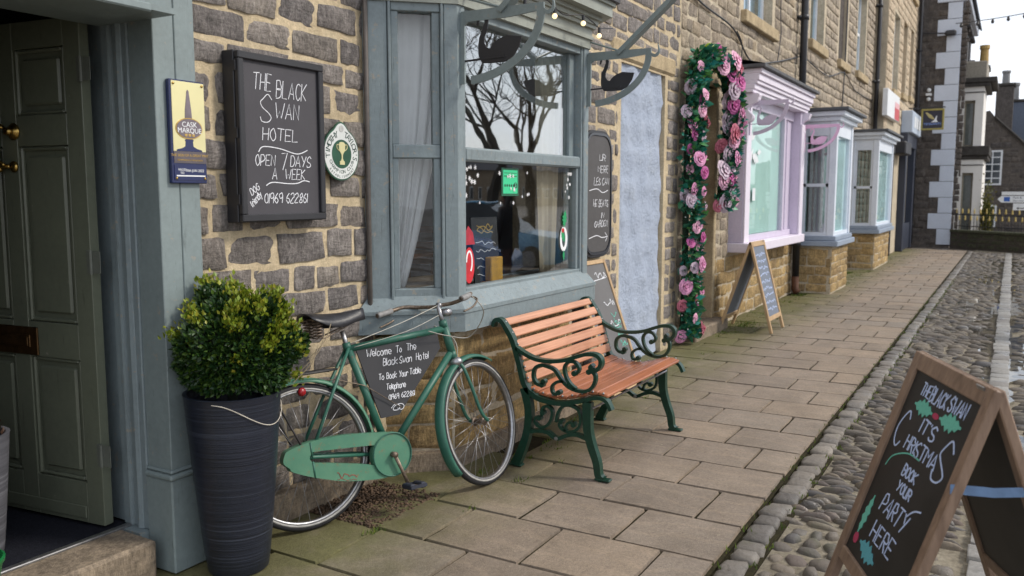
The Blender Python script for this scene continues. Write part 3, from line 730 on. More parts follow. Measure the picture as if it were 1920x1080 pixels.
obj('cornice', cn_, M_CREAM, bayo)
lead = MB(); ringp(lead, 0.20, 2.91, 2.945); p0, p1 = off(0.19), off(-0.2)
lead.add([(x, y, 2.946) for x, y in p0] + [(x, min(y, W), 3.12) for x, y in p1], [(0, 1, 5, 4), (1, 2, 6, 5), (2, 3, 7, 6), (4, 5, 6, 7)])
obj('bay_roof', lead, plain('dark_lead', (0.05, 0.05, 0.055), 0.6), bayo)
def pane(key, a, b, c, d, z, m=None): return obj('window_pane', MB().box(a, b, c, d, z-.004, z).xf(FR[key]), m or M_GLASSS, bayo)
pane('side', .19, .372, 1.85, 2.555, -.05); pane('side', .184, .376, 1.06, 1.775, -.04)
pane('right', LS-.372, LS-.19, 1.85, 2.555, -.05); pane('right', LS-.376, LS-.184, 1.06, 1.775, -.04)
pane('front', .115, 1.50, 1.845, 2.555, -.085, M_GLASS); pane('front', .118, 1.545, 1.05, 1.765, -.06, M_GLASSL)
# stone base under the bay, stepped plinth
bbm = MB(); ib = [(3.74, W+.05), (4.02, 2.735), (5.55, 2.735), (5.83, W+.05)]
bbm.prism(ib, Matrix.Translation((0, 0, -.1)), .93)
bbase = obj('bay_base', bbm, M_MORTAR2, hotel)
rb = random.Random(9)
for og, al, L in (((3.74, W+.05, 0), (.28, -.335, 0), math.hypot(.28, .335)), ((4.02, 2.735, 0), (1, 0, 0), 1.53), ((5.55, 2.735, 0), (.28, .335, 0), .43)):
    lay(bbase, coursed(0, L, 0.10, 0.83, [], (.12, .19), (.22, .5), .02, rb), M_STONE3, 0, rb, (.008, .018), .03, 300, og, al)
pl = MB(); pl.prism([(3.66, W), (3.985, 2.70), (5.585, 2.70), (5.91, W)], Matrix.Translation((0, 0, -.05)), .15); obj('bay_plinth', pl, stepm, hotel)
# low stone ledge with blocks to the left of the bay, behind the bicycle
lb = MB().box(2.5, 3.66, W-.05, W+.02, -.05, .14, .01); obj('wall_plinth', lb, stepm, hotel)
# vertical pipe in the shadow beside the bay
obj('downpipe', MB().tube([(3.60, 2.998, 0.05), (3.60, 2.998, 3.5)], .014, 10), plain('brown_pipe', (0.10, .085, .075), .6), hotel, True)

# ---- room behind the window
M_ROOM = plain('blue_grey_wall', (0.22, 0.27, 0.34), .8, 0, .2, .1, 3); M_FLOORB = plain('pub_floor', (0.05, 0.03, 0.02), .6)
rm = MB(); rm.box(2.62, 8.4, 6.2, 6.3, 0.2, 2.75); rm.box(2.56, 2.62, 3.45, 6.3, .2, 2.75); rm.box(8.4, 8.46, 3.45, 6.3, .2, 2.75); rm.box(2.56, 8.46, 3.45, 6.3, 2.70, 2.76)
room = obj('room', rm, M_ROOM, hotel)
obj('room_floor', MB().box(2.56, 8.46, 3.45, 6.3, .30, .36), M_FLOORB, hotel)
obj('window_board', MB().prism([(3.72, 3.0), (4.02, 2.77), (5.55, 2.77), (5.85, 3.0), (5.85, 3.5), (3.72, 3.5)], Matrix.Translation((0, 0, .98)), .04), plain('window_board', (.16, .13, .10), .6), hotel)
M_CURT = plain('white_net_curtain', (0.62, 0.63, 0.64), .8, 0, .2, .08, 6)
def curtain(name, pts_top, pts_bot, z0, z1, mat, n=46, amp=.018):
    vs = []; rows = 14
    for j in range(rows+1):
        t = j/rows; e = t**1.7
        for k in range(n+1):
            u = k/n; pt = Vector(pts_top[0]).lerp(Vector(pts_top[1]), u); pb = Vector(pts_bot[0]).lerp(Vector(pts_bot[1]), u); p = pt.lerp(pb, e)
            d = (Vector(pts_top[1])-Vector(pts_top[0])); nn = Vector((-d.y, d.x)).normalized(); w = amp*math.sin(u*n*.85)*(0.6+.4*math.sin(u*9+t*3)); p = p + nn*w
            vs.append((p.x, p.y, z1 + (z0-z1)*t))
    fs = [(j*(n+1)+k, j*(n+1)+k+1, (j+1)*(n+1)+k+1, (j+1)*(n+1)+k) for j in range(rows) for k in range(n)]
    o = obj(name, MB().add(vs, fs), mat, None, True); md = o.modifiers.new('thickness', 'SOLIDIFY'); md.thickness = .003
    return o
tag(curtain('curtain', ((3.74, 3.06), (4.08, 2.80)), ((3.74, 3.04), (3.86, 2.96)), 1.04, 2.6, M_CURT), 'white draped curtain in the narrow left side of the hotel bay window', 'curtain')
tag(curtain('curtain', ((5.10, 2.80), (5.48, 2.80)), ((5.22, 2.82), (5.44, 2.82)), 1.04, 2.6, plain('cream_curtain', (.45, .38, .28), .8, 0, .2, .1, 6), 30), 'cream curtain at the right edge of the hotel bay window', 'curtain')

# ------------------------------------------------------------------ signs on the hotel wall
def sign_parts(t, M, mb, mat, name='lettering'):
    return obj(name, mb.xf(M), mat, t)
t = thing('chalkboard_sign', 'black framed hotel chalkboard with white handwriting, hung on the stone wall', 'chalkboard', (2.9, 2.95, 1.83))
SM = frame_matrix((2.655, 2.928, 1.455), (1, 0, 0), (0, 0, 1)); sw, sh = .54, .75
b = MB(); b.box(0, sw, 0, sh, -.092, -.022, .003); obj('case', b.xf(SM), M_BLACK, t)
b = MB(); fw = .036
b.box(.004, sw-.004, .004, fw, -.021, .006, .004); b.box(.004, sw-.004, sh-fw, sh-.004, -.021, .006, .004); b.box(.004, fw, fw, sh-fw, -.021, .006, .004); b.box(sw-fw, sw-.004, fw, sh-fw, -.021, .006, .004)
obj('frame', b.xf(SM), M_BLACK, t)
obj('board', MB().box(fw, sw-fw, fw, sh-fw, -.0215, -.012).xf(SM), paint('chalkboard_purple_grey', (.040, .037, .044), .6, (.075, .072, .08), .8, .02), t)
rt = random.Random(31); b = MB(); k = dict(rr=rt, w=.0033, jit=.2)
write(b, 'THE', .155, .590, .075, width=.115, **k); write(b, 'BLACK', .335, .565, .078, width=.20, **k)
write(b, 'S', .175, .452, .125, width=.085, **k); write(b, 'WAN', .305, .472, .07, width=.16, narrow=1.2, **k)
write(b, 'HOTEL', .26, .370, .055, width=.23, **k)
flat_stroke(b, [(p.x, p.y) for p in cr([(.12, .315, 0), (.15, .34, 0), (.25, .335, 0), (.36, .315, 0), (.43, .335, 0)], 6)], .004)
write(b, 'OPEN', .16, .255, .048, width=.125, **k); write(b, '7', .275, .240, .075, width=.045, **k); write(b, 'DAYS', .385, .255, .05, width=.14, **k)
write(b, 'A', .215, .195, .05, width=.035, **k); write(b, 'WEEK', .345, .195, .048, width=.135, **k)
flat_stroke(b, [(p.x, p.y) for p in cr([(.16, .165, 0), (.2, .18, 0), (.30, .175, 0), (.36, .178, 0), (.40, .19, 0), (.44, .185, 0)], 6)], .004)
write(b, '01969 622861', .285, .085, .045, width=.28, **k)
write(b, 'DOG', .098, .135, .03, width=.06, ang=.55, rr=rt, w=.0034); write(b, 'friendly', .105, .092, .03, width=.085, ang=.75, rr=rt, w=.0034)
obj('lettering', b.xf(SM @ Matrix.Translation((0, 0, -.0118))), M_CHALK, t)
for z in (.08, .37, .66): obj('hinge', MB().box(-.003, .006, z, z+.045, -.024, -.008, .001).xf(SM), M_BLACK, t)

t = thing('beer_quality_plaque', 'gold and navy enamel beer award plaque screwed to the door pilaster', 'plaque', (2.40, 2.94, 1.83))
PM = frame_matrix((2.303, 2.925, 1.625), (1, 0, 0), (0, 0, 1)); pw, ph = .172, .415
M_NAVY = plain('navy_enamel', (.010, .018, .085), .25, 0, .6, .1); M_GOLD = plain('gold_plate', (.72, .66, .36), .35, .35, .5, .06, 6); M_PEWTER = plain('pewter_print', (.17, .14, .16), .4)
M_PRINTW = plain('white_print', (.78, .79, .8), .5, 0, .3, .02); M_PRINTG = plain('gold_print', (.55, .36, .10), .35, .5)
obj('backing', MB().box(0, pw, 0, ph, -.024, -.002, .003).xf(PM), M_NAVY, t)
obj('gold_face', MB().box(.009, pw-.004, .130, ph-.006, -.002, 0).xf(PM), M_GOLD, t)
body = [(.080, .36), (.081, .372), (.0865, .378), (.092, .372), (.093, .36), (.101, .30), (.104, .255), (.068, .255), (.071, .30)]
obj('pump_handle', MB().prism(body, PM, .0012), M_PEWTER, t)
base = [(.078, .195), (.094, .195), (.096, .182), (.108, .176), (.104, .168), (.106, .150), (.122, .142), (.148, .136), (.148, .130), (.024, .130), (.024, .136), (.050, .142), (.066, .150), (.068, .168), (.064, .176), (.076, .182)]
obj('pump_base', MB().prism(base, PM, .0012), M_NAVY, t)
el = lambda cx, cy, a, b_, n=28: [(cx+a*math.cos(2*math.pi*i/n), cy+b_*math.sin(2*math.pi*i/n)) for i in range(n)]
obj('oval_rim', MB().prism(el(.087, .222, .066, .043), PM, .0022), M_PRINTG, t); obj('oval', MB().prism(el(.087, .222, .062, .039), PM, .0034), M_PEWTER, t)
L = [type_mesh('CASK', .030, PM @ Matrix.Translation((.087, .237, .0036))), type_mesh('MARQUE', .029, PM @ Matrix.Translation((.087, .213, .0036)))]
obj('lettering', join_meshes(L), M_PRINTW, t)
b = MB()
for i in (-1, 0, 1): b.prism([(.082+.018*i, .190), (.092+.018*i, .190), (.094+.018*i, .200), (.080+.018*i, .200)], PM @ Matrix.Translation((0, 0, .0035)), .001)
obj('tankards', b, M_PRINTG, t)
obj('motto_band', MB().box(.009, pw-.004, .082, .129, -.0018, .0005).xf(PM), plain('motto_brown', (.10, .085, .095), .4), t)
L = [type_mesh('THE SIGN OF A GREAT PINT', .0145, PM @ Matrix.Translation((.087, .113, .0007)), .0006), type_mesh('INDEPENDENTLY MONITORED', .009, PM @ Matrix.Translation((.087, .094, .0007)), .0006)]
obj('motto', join_meshes(L), M_PRINTG, t)
obj('date_panel', MB().box(.009, pw-.004, .012, .074, -.0018, .0005).xf(PM), M_NAVY, t)
L = [type_mesh('VALID', .014, PM @ Matrix.Translation((.045, .055, .0007)), .0006), type_mesh('TO', .014, PM @ Matrix.Translation((.045, .042, .0007)), .0006), type_mesh('30th JUN 2022', .015, PM @ Matrix.Translation((.108, .052, .0007)), .0006)]
obj('date', join_meshes(L), M_PRINTW, t)
obj('rule', MB().box(.018, pw-.012, .028, .033, .0, .0012).xf(PM), M_PRINTW, t)
for x_, y_ in ((.018, .398), (pw-.014, .398), (.018, .02), (pw-.014, .02)):
    obj('screw', MB().lathe([(0, .004), (.004, .0035), (.0055, .001), (.0055, -.001)], (0, 0, 0), 10).xf(PM @ Matrix.Translation((x_, y_, .001))), M_BRASS, t, True)

t = thing('brewery_plaque', 'round white brewery club plaque with green centre and gold cup', 'plaque', (3.375, 2.99, 1.80))
TM = frame_matrix((3.372, 2.990, 1.785), (1, 0, 0), (0, 0, 1)); M_GRN = plain('green_enamel', (.018, .085, .045), .3); M_ENW = plain('white_enamel', (.66, .68, .66), .3, 0, .5, .05)
def blob(r, knob, n=56):
    out = []
    for i in range(n):
        a = 2*math.pi*i/n; rr_ = r; d = abs((a - math.pi/2 + math.pi) % (2*math.pi) - math.pi)
        if d < .5: rr_ = r + knob*(math.cos(d/.5*math.pi)*.5+.5)
        out.append((rr_*math.cos(a), rr_*math.sin(a)))
    return out
obj('rim', MB().prism(blob(.134, .030), TM, .010), M_GRN, t); obj('enamel', MB().prism(blob(.127, .028), TM @ Matrix.Translation((0, 0, .010)), .002), M_ENW, t)
obj('disc', MB().prism(el(0, 0, .073, .073, 32), TM @ Matrix.Translation((0, 0, .012)), .0015), M_GRN, t)
cup = [(-.024, .052), (.024, .052), (.022, .02), (.010, .004), (.005, -.004), (.004, -.022), (.010, -.034), (.018, -.038), (.018, -.054), (-.018, -.054), (-.018, -.038), (-.010, -.034), (-.004, -.022), (-.005, -.004), (-.010, .004), (-.022, .02)]
b = MB().prism(cup, TM @ Matrix.Translation((0, 0, .0135)), .003); T2 = TM @ Matrix.Translation((0, 0, .015))
for s_ in (-1, 1): b.tube([T2 @ Vector(p) for p in cr([(s_*.022, .045, 0), (s_*.037, .046, 0), (s_*.037, .028, 0), (s_*.018, .015, 0)], 4)], .0025, 6)
b.prism(el(0, .053, .02, .008, 14), TM @ Matrix.Translation((0, 0, .0136)), .003)
obj('gold_cup', b, M_GOLD, t)
def arc_text(text, r, a0, a1, size, inward=False):
    ms = []; n = len(text)
    for i, ch in enumerate(text):
        if ch == ' ': continue
        a = a0 + (a1-a0)*(i/(max(1, n-1))); rot = a - math.pi/2 + (math.pi if inward else 0)
        ms.append(type_mesh(ch, size, TM @ Matrix.Translation((r*math.cos(a), r*math.sin(a), .0121)) @ Matrix.Rotation(rot, 4, 'Z'), .0008))
    return ms
ms = arc_text('TIMOTHY', .101, rad(185), rad(112), .046) + arc_text("TAYLOR'S", .101, rad(70), rad(-12), .046) + arc_text('CHAMPION CLUB', .091, rad(205), rad(335), .026, True) + arc_text('ESTABLISHMENT', .115, rad(222), rad(318), .018, True)
obj('lettering', join_meshes(ms), plain('green_print', (.02, .055, .04), .4), t)
obj('rose', MB().prism(el(0, .128, .017, .017, 14), TM @ Matrix.Translation((0, 0, .0121)), .0015), plain('rose_print', (.5, .5, .48), .5), t)

# arched chalkboard beyond the bay
t = thing('chalkboard_sign', 'tall round-ended black chalkboard on the stone wall just beyond the bay window', 'chalkboard', (6.5, 2.97, 1.6))
AM = frame_matrix((6.22, 2.985, 1.06), (1, 0, 0), (0, 0, 1))
def octo(w, h, c): return [p for cx_, cy_, a0 in ((w-c, c, -90), (w-c, h-c, 0), (c, h-c, 90), (c, c, 180)) for p in [(cx_+c*math.cos(rad(a0+q*18)), cy_+c*math.sin(rad(a0+q*18))) for q in range(6)]]
obj('frame', MB().prism(octo(.56, 1.04, .17), AM @ Matrix.Translation((0, 0, -.03)), .045), M_BLACK, t)
bd = MB().sweep([AM @ Vector((p[0]+.03, p[1]+.03, .020)) for p in octo(.50, .98, .15)], AM.to_3x3() @ Vector((0, 0, 1)), .020, .012, True); obj('moulding', bd, plain('black_gloss', (.02, .022, .03), .2), t)
obj('board', MB().prism([(p[0]+.045, p[1]+.045) for p in octo(.47, .95, .14)], AM @ Matrix.Translation((0, 0, .0155)), .003), paint('chalkboard_grey', (.075, .07, .07), .6, (.04, .04, .04), .5, .02), t)
b = MB(); rt = random.Random(4)
for tx, cx_, y_, h_, w_ in (('UR', .36, .80, .05, .13), ('MERE', .37, .70, .055, .22), ('LES CAN', .34, .60, .055, .30), ('HE SEATS', .33, .42, .055, .30), ('IN', .37, .32, .045, .07), ('GARDEN', .34, .25, .05, .27)): write(b, tx, cx_, y_, h_, width=w_, rr=rt, w=.0045, jit=.7)
flat_stroke(b, [(p.x, p.y) for p in cr([(.1, .55, 0), (.25, .565, 0), (.36, .535, 0), (.47, .555, 0)], 6)], .006)
flat_stroke(b, [(p.x, p.y) for p in cr([(.1, .16, 0), (.25, .18, 0), (.36, .16, 0), (.47, .165, 0)], 6)], .006); flat_stroke(b, [(.42, .20), (.47, .165), (.43, .125)], .006)
obj('lettering', b.xf(AM @ Matrix.Translation((0, 0, .0187))), M_CHALK, t)

# chalkboard leaning on the wall behind the bench
t = thing('leaning_chalkboard', 'wood framed chalkboard leaning against the wall behind the bench', 'chalkboard', (6.3, 2.85, 0))
LM = frame_matrix((6.02, 2.60, 0.012), (1, 0, 0), (0, .36, 1.0)); lw_, lh = .60, 1.09
b = MB()
for a_ in ((0, .035, 0, lh), (lw_-.035, lw_, 0, lh), (.036, lw_-.036, 0, .035), (.036, lw_-.036, lh-.035, lh)): b.box(*a_, -.012, .012, .003)
obj('frame', b.xf(LM), M_FRAMEW2, t); obj('board', MB().box(.034, lw_-.034, .034, lh-.034, -.008, .002).xf(LM), paint('dusty_chalkboard', (.09, .085, .085), .6, (.2, .2, .2), .5, .02), t)
b = MB(); rt = random.Random(14)
def scribble(mb, x, y, w, h, n):
    mb_p = [(x + w*i/n + rt.uniform(-.5, .5)*w/n, y + rt.uniform(-.5, .5)*h, 0) for i in range(n+1)]
    flat_stroke(mb, [(p.x, p.y) for p in cr(mb_p, 4)], .006)
for y_ in (.955, .72, .55): scribble(b, .34, y_, .20, .07, 9)
flat_stroke(b, [(.1, .9), (.3, .92), (.52, .93)], .006); obj('lettering', b.xf(LM @ Matrix.Translation((0, 0, .0025))), M_CHALK, t)
b = MB()
for i in range(9): scribble(b, .36+rt.uniform(0, .08), rt.uniform(.15, .84), .11, .07, 5)
obj('coloured_scribble', b.xf(LM @ Matrix.Translation((0, 0, .0026))), M_CHALKGREEN, t)

# ------------------------------------------------------------------ iron brackets with swans
SWAN = [(.00, .00), (.02, -.022), (.08, -.026), (.16, -.024), (.21, .00), (.245, .05), (.262, .10), (.215, .105), (.17, .112), (.12, .098), (.085, .075), (.065, .052), (.045, .058), (.028, .085), (.030, .115), (.048, .155), (.055, .20), (.040, .235), (.012, .244), (-.012, .222), (-.020, .185), (-.016, .178), (-.006, .190), (.000, .212), (.016, .224), (.030, .212), (.032, .188), (.016, .150), (-.002, .115), (-.008, .07), (-.008, .03)]
def bracket(x, y0, ztop, depth, h, mat, label, cat_group, pole=True, swan=True, k=1.0, smat=None):
    """quarter-round bracket projecting towards the street from a post"""
    t = thing('hanging_bracket', label, 'bracket', (x, y0, ztop), cat_group); N = (1, 0, 0)
    P = lambda d, z: Vector((x, y0-d, ztop+z)); b = MB(); th = .012
    b.sweep([P(0, .0), P(0, -h)], N, .045, th*1.2)                                      # back plate
    b.sweep([P(.0, -.018), P(depth*.62, -.018), P(depth+.01, -.010)], N, [.058, .056, .036], th)
    arc = [P(.012+(depth-.02)*math.sin(a), -.03-(h-.045)*math.cos(a)) for a in [rad(i*6) for i in range(1, 16)]]
    b.sweep(arc, N, .044, th*.9)
    b.sweep(cr([P(.0, -.06), P(.018, -.055), P(.04, -.04)], 4), N, .02, th*.8)
    obj('scroll_frame', b, mat, t)
    hk = MB().sweep(cr([P(depth-.01, -.02), P(depth+.035, -.045), P(depth+.065, -.02), P(depth+.058, .03)], 5), N, [.02]*8+[.018, .016, .014, .012, .010, .008, .006, .004], th*.8); obj('hook', hk, mat, t)
    b = MB()
    if swan:
        q = .29/.29*k
        SP = frame_matrix((x+.004, y0-.115*k, ztop-h*.665), (0, -1, 0), (0, 0, 1))
        sc = Matrix.Diagonal((q, q, 1, 1)); b.prism(SWAN, SP @ sc @ Matrix.Translation((0, 0, -.004)), .008)
        b.sweep([P(.02, -h*.675), P(depth*.55, -h*.655)], N, .010, .008)
        obj('swan', b, smat or M_BLACK, t)
    if pole:
        s0 = Vector((x+.01, y0-depth*.50, ztop-.01)); dr = Vector((0.0, -.70, .60)).normalized() if pole is True else Vector(pole)
        q = MB().sweep([s0, s0+dr*1.5], dr.cross(Vector((1, 0, 0))), .07, .03); obj('flag_arm', q, mat, t)
        obj('tie_rod', MB().tube([Vector((x+.02, y0+.0, ztop+.09)), s0+Vector((0, .0, .02))], .007, 6), mat, t)
    return t
bracket(3.985, 2.645, 2.555, .50, .375, M_SAGE, 'sage iron bracket with black swan cut-out on the left corner of the bay window', 'swan brackets on the hotel bay')
bracket(5.60, 2.645, 2.560, .46, .36, M_SAGE, 'sage iron bracket with black swan cut-out on the right corner of the bay window', 'swan brackets on the hotel bay', k=.92)
# festoon bulbs along the bay cornice
M_BULB = NT('warm_bulb'); M_BULB.b.inputs['Emission Color'].default_value = (1, .72, .35, 1); M_BULB.b.inputs['Emission Strength'].default_value = 1.0; M_BULB = M_BULB.fin((.9, .8, .6), .2)
t = thing('festoon_lights', 'string of small warm bulbs along the cornice of the bay window', 'string lights', (4.8, 2.55, 2.75))
wp = [(3.7+.13*i, 2.53-.01*math.sin(i*1.1), 2.74+.02*math.cos(i*1.57)) for i in range(17)]
obj('wire', MB().tube(cr(wp, 4), .004, 5), M_BLACK, t)
for i in (2, 6, 9, 12, 14):
    p = wp[i]; b = obj('socket', MB().tube([(p[0], p[1], p[2]), (p[0], p[1], p[2]-.035)], .011, 8), M_BLACK, t); obj('bulb', MB().ball((p[0], p[1], p[2]-.053), .017, 10, 8), M_BULB, b, True)

# ------------------------------------------------------------------ bicycle leaning by the bay
M_BGREEN = NT('old_green_enamel'); v = M_BGREEN.pos(); f = M_BGREEN.noise(v, 24, 8, .7); g = M_BGREEN.noise(v, 7, 6, .65)
c = M_BGREEN.ramp(g, [(.3, (.014, .085, .062)), (.7, (.036, .135, .092))]); c = M_BGREEN.mix(M_BGREEN.ramp(f, [(.63, (0, 0, 0)), (.70, (.85,)*3)]), c, (.15, .065, .03))
M_BGREEN.bump(f, .2, .003); M_BGREEN = M_BGREEN.fin(c, .45)
M_BPALE = NT('faded_green_enamel'); v = M_BPALE.pos(); f = M_BPALE.noise(v, 22, 9, .78); g = M_BPALE.noise(v, 5, 6, .65)
c = M_BPALE.ramp(g, [(.3, (.045, .165, .105)), (.7, (.095, .225, .140))]); c = M_BPALE.mix(M_BPALE.ramp(f, [(.57, (0, 0, 0)), (.66, (.75,)*3)]), c, (.20, .11, .05))
M_BPALE.bump(f, .2, .003); M_BPALE = M_BPALE.fin(c, .45)
M_RUST = plain('rusty_chrome', (.22, .17, .13), .5, .7, .5, .5, 60, .1)
bike = thing('bicycle', 'old green roadster bicycle with full chaincase leaning beside the bay window', 'bicycle', (2.825, 2.809, 0), rot=(rad(-9), 0, rad(-22)))
def bk(name, mb, mat, par=None, smooth=True): return obj(name, mb, mat, par or bike, smooth, False)
RH, FH = Vector((.063, 0, .347)), Vector((1.104, 0, .348)); BBk, STp, HTt, HL = Vector((.515, 0, .285)), Vector((.335, 0, .845)), Vector((.908, 0, .905)), Vector((.948, 0, .735))
fm = MB()
fm.tube([BBk, STp], .019, 12); fm.tube([STp+Vector((.006, 0, -.015)), HTt+Vector((.006, 0, -.03))], .018, 12); fm.tube([BBk, HL+Vector((0, 0, .02))], .019, 12); fm.tube([HL+Vector((.004, 0, -.02)), HTt], .022, 12)
for s_ in (-1, 1):
    fm.tube([STp+Vector((0, s_*.016, -.012)), Vector((.20, s_*.045, .60)), RH+Vector((0, s_*.062, 0))], .0085, 8); fm.tube([BBk+Vector((-.02, s_*.02, 0)), RH+Vector((.02, s_*.06, 0)), RH+Vector((-.012, s_*.062, 0))], .0095, 8)
fm.tube([BBk+Vector((0, -.05, 0)), BBk+Vector((0, .05, 0))], .024, 12)
for p, r in ((STp, .021), (HTt, .0225), (HL, .0225)): fm.tube([p+Vector((.003, 0, -.022)), p+Vector((-.003, 0, .016))], r, 12)
frame = bk('frame', fm, M_BGREEN)
def wheel(c, M=None, name='wheel', rr=None):
    M = M or Matrix.Identity(4); tf = lambda p: M @ Vector(p)
    circ = lambda r, n=48, y=0: [tf((c.x+r*math.cos(2*math.pi*i/n), y, c.z+r*math.sin(2*math.pi*i/n))) for i in range(n)]
    w = bk(name, MB().tube(circ(.3285), .0185, 10, True), M_RUBBER)
    rim = MB(); nn = (M.to_3x3() @ Vector((0, 1, 0))); rim.sweep(circ(.3115, 56), nn, .014, .030, True); bk('rim', rim, M_STEEL, w)
    tp = MB().sweep(circ(.3210, 56, -.0155), nn, .009, .006, True); bk('tyre_wall', tp, plain('cream_tyre_wall', (.36, .35, .33), .7), w)
    hb = MB(); hb.tube([tf((c.x, -.045, c.z)), tf((c.x, .045, c.z))], .014, 10); hb.tube([tf((c.x, -.06, c.z)), tf((c.x, .06, c.z))], .006, 8)
    for s_ in (-1, 1): hb.tube([tf((c.x, s_*.030, c.z)), tf((c.x, s_*.034, c.z))], .026, 14)
    bk('hub', hb, M_RUST, w)
    sp = MB()
    for i in range(32):
        a = 2*math.pi*i/32; s_ = -1 if i % 2 else 1; d = 1.15*(1 if (i//2) % 2 else -1)
        sp.tube([tf((c.x+.024*math.cos(a+d), s_*.032, c.z+.024*math.sin(a+d))), tf((c.x+.308*math.cos(a), 0, c.z+.308*math.sin(a)))], .0013, 4)
    bk('spokes', sp, M_STEEL, w); return w
wheel(RH)
AX = (HTt-HL).normalized(); STEER = Matrix.Translation(HL) @ Matrix.Rotation(rad(21), 4, AX) @ Matrix.Translation(-HL)
wheel(FH, STEER)
def mudguard(c, a0, a1, M, mat, name):
    b = MB(); n = 26; prof = [(-.030, -.010), (-.026, .002), (-.014, .009), (0, .011), (.014, .009), (.026, .002), (.030, -.010)]; vs = []
    for i in range(n+1):
        a = rad(a0+(a1-a0)*i/n)
        for (y, dr) in prof:
            r = .363+dr; vs.append(M @ Vector((c.x+r*math.cos(a), y, c.z+r*math.sin(a))))
    k = len(prof); fs = [(i*k+j, i*k+j+1, (i+1)*k+j+1, (i+1)*k+j) for i in range(n) for j in range(k-1)]
    o = bk(name, b.add(vs, fs), mat); md = o.modifiers.new('thickness', 'SOLIDIFY'); md.thickness = .0015; return o
mudguard(RH, -4, 205, Matrix.Identity(4), M_BPALE, 'rear_mudguard'); mudguard(FH, 62, 222, STEER, M_BGREEN, 'front_mudguard')
fk = MB()
for s_ in (-1, 1):
    fk.tube([STEER @ p for p in cr([HL+Vector((.012, s_*.012, -.045)), HL+Vector((.022, s_*.040, -.075)), Vector((1.0, s_*.052, .56)), Vector((1.035, s_*.054, .45)), Vector((1.065, s_*.055, .385)), FH+Vector((0, s_*.055, 0))], 5)], .0095, 8)
fork = bk('fork', fk, M_BGREEN)
cw = MB().ball((0, 0, 0), .034, 12, 8, (1, 1.35, .9)); cw.v = [STEER @ (Vector(p)+HL+Vector((.012, 0, -.045))) for p in cw.v]; bk('fork_crown', cw, M_STEEL, fork)
# chaincase
def outl(pts): return cr([(x, y, 0) for x, y in pts], 4, True)
CY = -.055
def plate(poly, y, th): 
    M = Matrix(((1, 0, 0, 0), (0, 0, 1, y), (0, 1, 0, 0), (0, 0, 0, 1)))
    return MB().prism(poly, M, th)
upa = [(-.045, .318), (-.072, .345), (-.066, .378), (-.04, .402), (.088, .425), (.252, .424), (.422, .405), (.50, .39), (.44, .345), (.36, .352), (.102, .372), (.07, .368), (.055, .347), (.07, .325), (.098, .318), (.352, .262), (.44, .225), (.47, .185), (.396, .181), (.228, .205), (.071, .254), (-.03, .298)]
cc = plate([(p.x, p.y) for p in cr([(x, y, 0) for x, y in upa], 3, True)], CY-.022, .044)
cc2 = MB().lathe([(0, -.032), (.085, -.030), (.098, -.026), (.108, -.018), (.111, -.006), (.111, .022), (0, .022)], (0, 0, 0), 32, 'Y')
cc.add([(p[0]+.487, p[1]+CY-.004, p[2]+.287) for p in cc2.v], cc2.f)
case = bk('chaincase', cc, M_BPALE, None, 'auto')
rimc = MB().tube([Vector((.487+.106*math.cos(2*math.pi*i/40), CY-.030, .287+.106*math.sin(2*math.pi*i/40))) for i in range(40)], .0035, 6, True); bk('case_rim', rimc, M_BGREEN, case)
bn = MB()
for pts in ([(.065, .42), (.070, .345)], [(.07, .33), (.075, .25)]): bn.sweep([Vector((x, CY-.023, z)) for x, z in pts], (0, 1, 0), .007, .003)
bk('case_band', bn, M_BGREEN, case)
lt = MB(); rt = random.Random(2)
for j, (h_, n_) in enumerate(((.022, 11), (.010, 16))):
    pl_ = [(.185+.10*i/n_, .243-.020*j-.022*i/n_+rt.uniform(-.5, .5)*h_, 0) for i in range(n_+1)]
    lt.sweep([Vector((p.x, CY-.0226, p.y)) for p in cr(pl_, 3)], (0, 1, 0), .0045-.002*j, .0012)
bk('faded_transfer', lt, plain('faded_red_transfer', (.20, .07, .05), .6, 0, .3, .5, 80), case, False)
# cranks and pedals
ck = MB(); c0 = Vector((.487, CY-.05, .287)); ck.tube([c0+Vector((0, .03, 0)), c0+Vector((0, -.012, 0))], .014, 10); cd = Vector((.062, 0, -.158)); ck.tube([c0, c0+cd*.5, c0+cd], [.0105, .009, .0105], 8); ck.tube([c0+cd+Vector((0, .01, 0)), c0+cd+Vector((0, -.10, 0))], .006, 8)
ck.tube([Vector((.515, .06, .287)), Vector((.515, .06, .287))-cd], .009, 8)
crank = bk('crank', ck, M_RUST)
pd = MB(); pc = c0+cd
for dx in (-.030, .030): pd.box(pc.x+dx-.015, pc.x+dx+.015, pc.y-.098, pc.y-.015, pc.z-.014, pc.z+.014, .005)
pd.box(pc.x-.045, pc.x+.045, pc.y-.104, pc.y-.098, pc.z-.008, pc.z+.008); pd.box(pc.x-.045, pc.x+.045, pc.y-.016, pc.y-.011, pc.z-.008, pc.z+.008)
bk('pedal', pd, plain('blue_black_rubber', (.02, .024, .04), .55), crank, False)
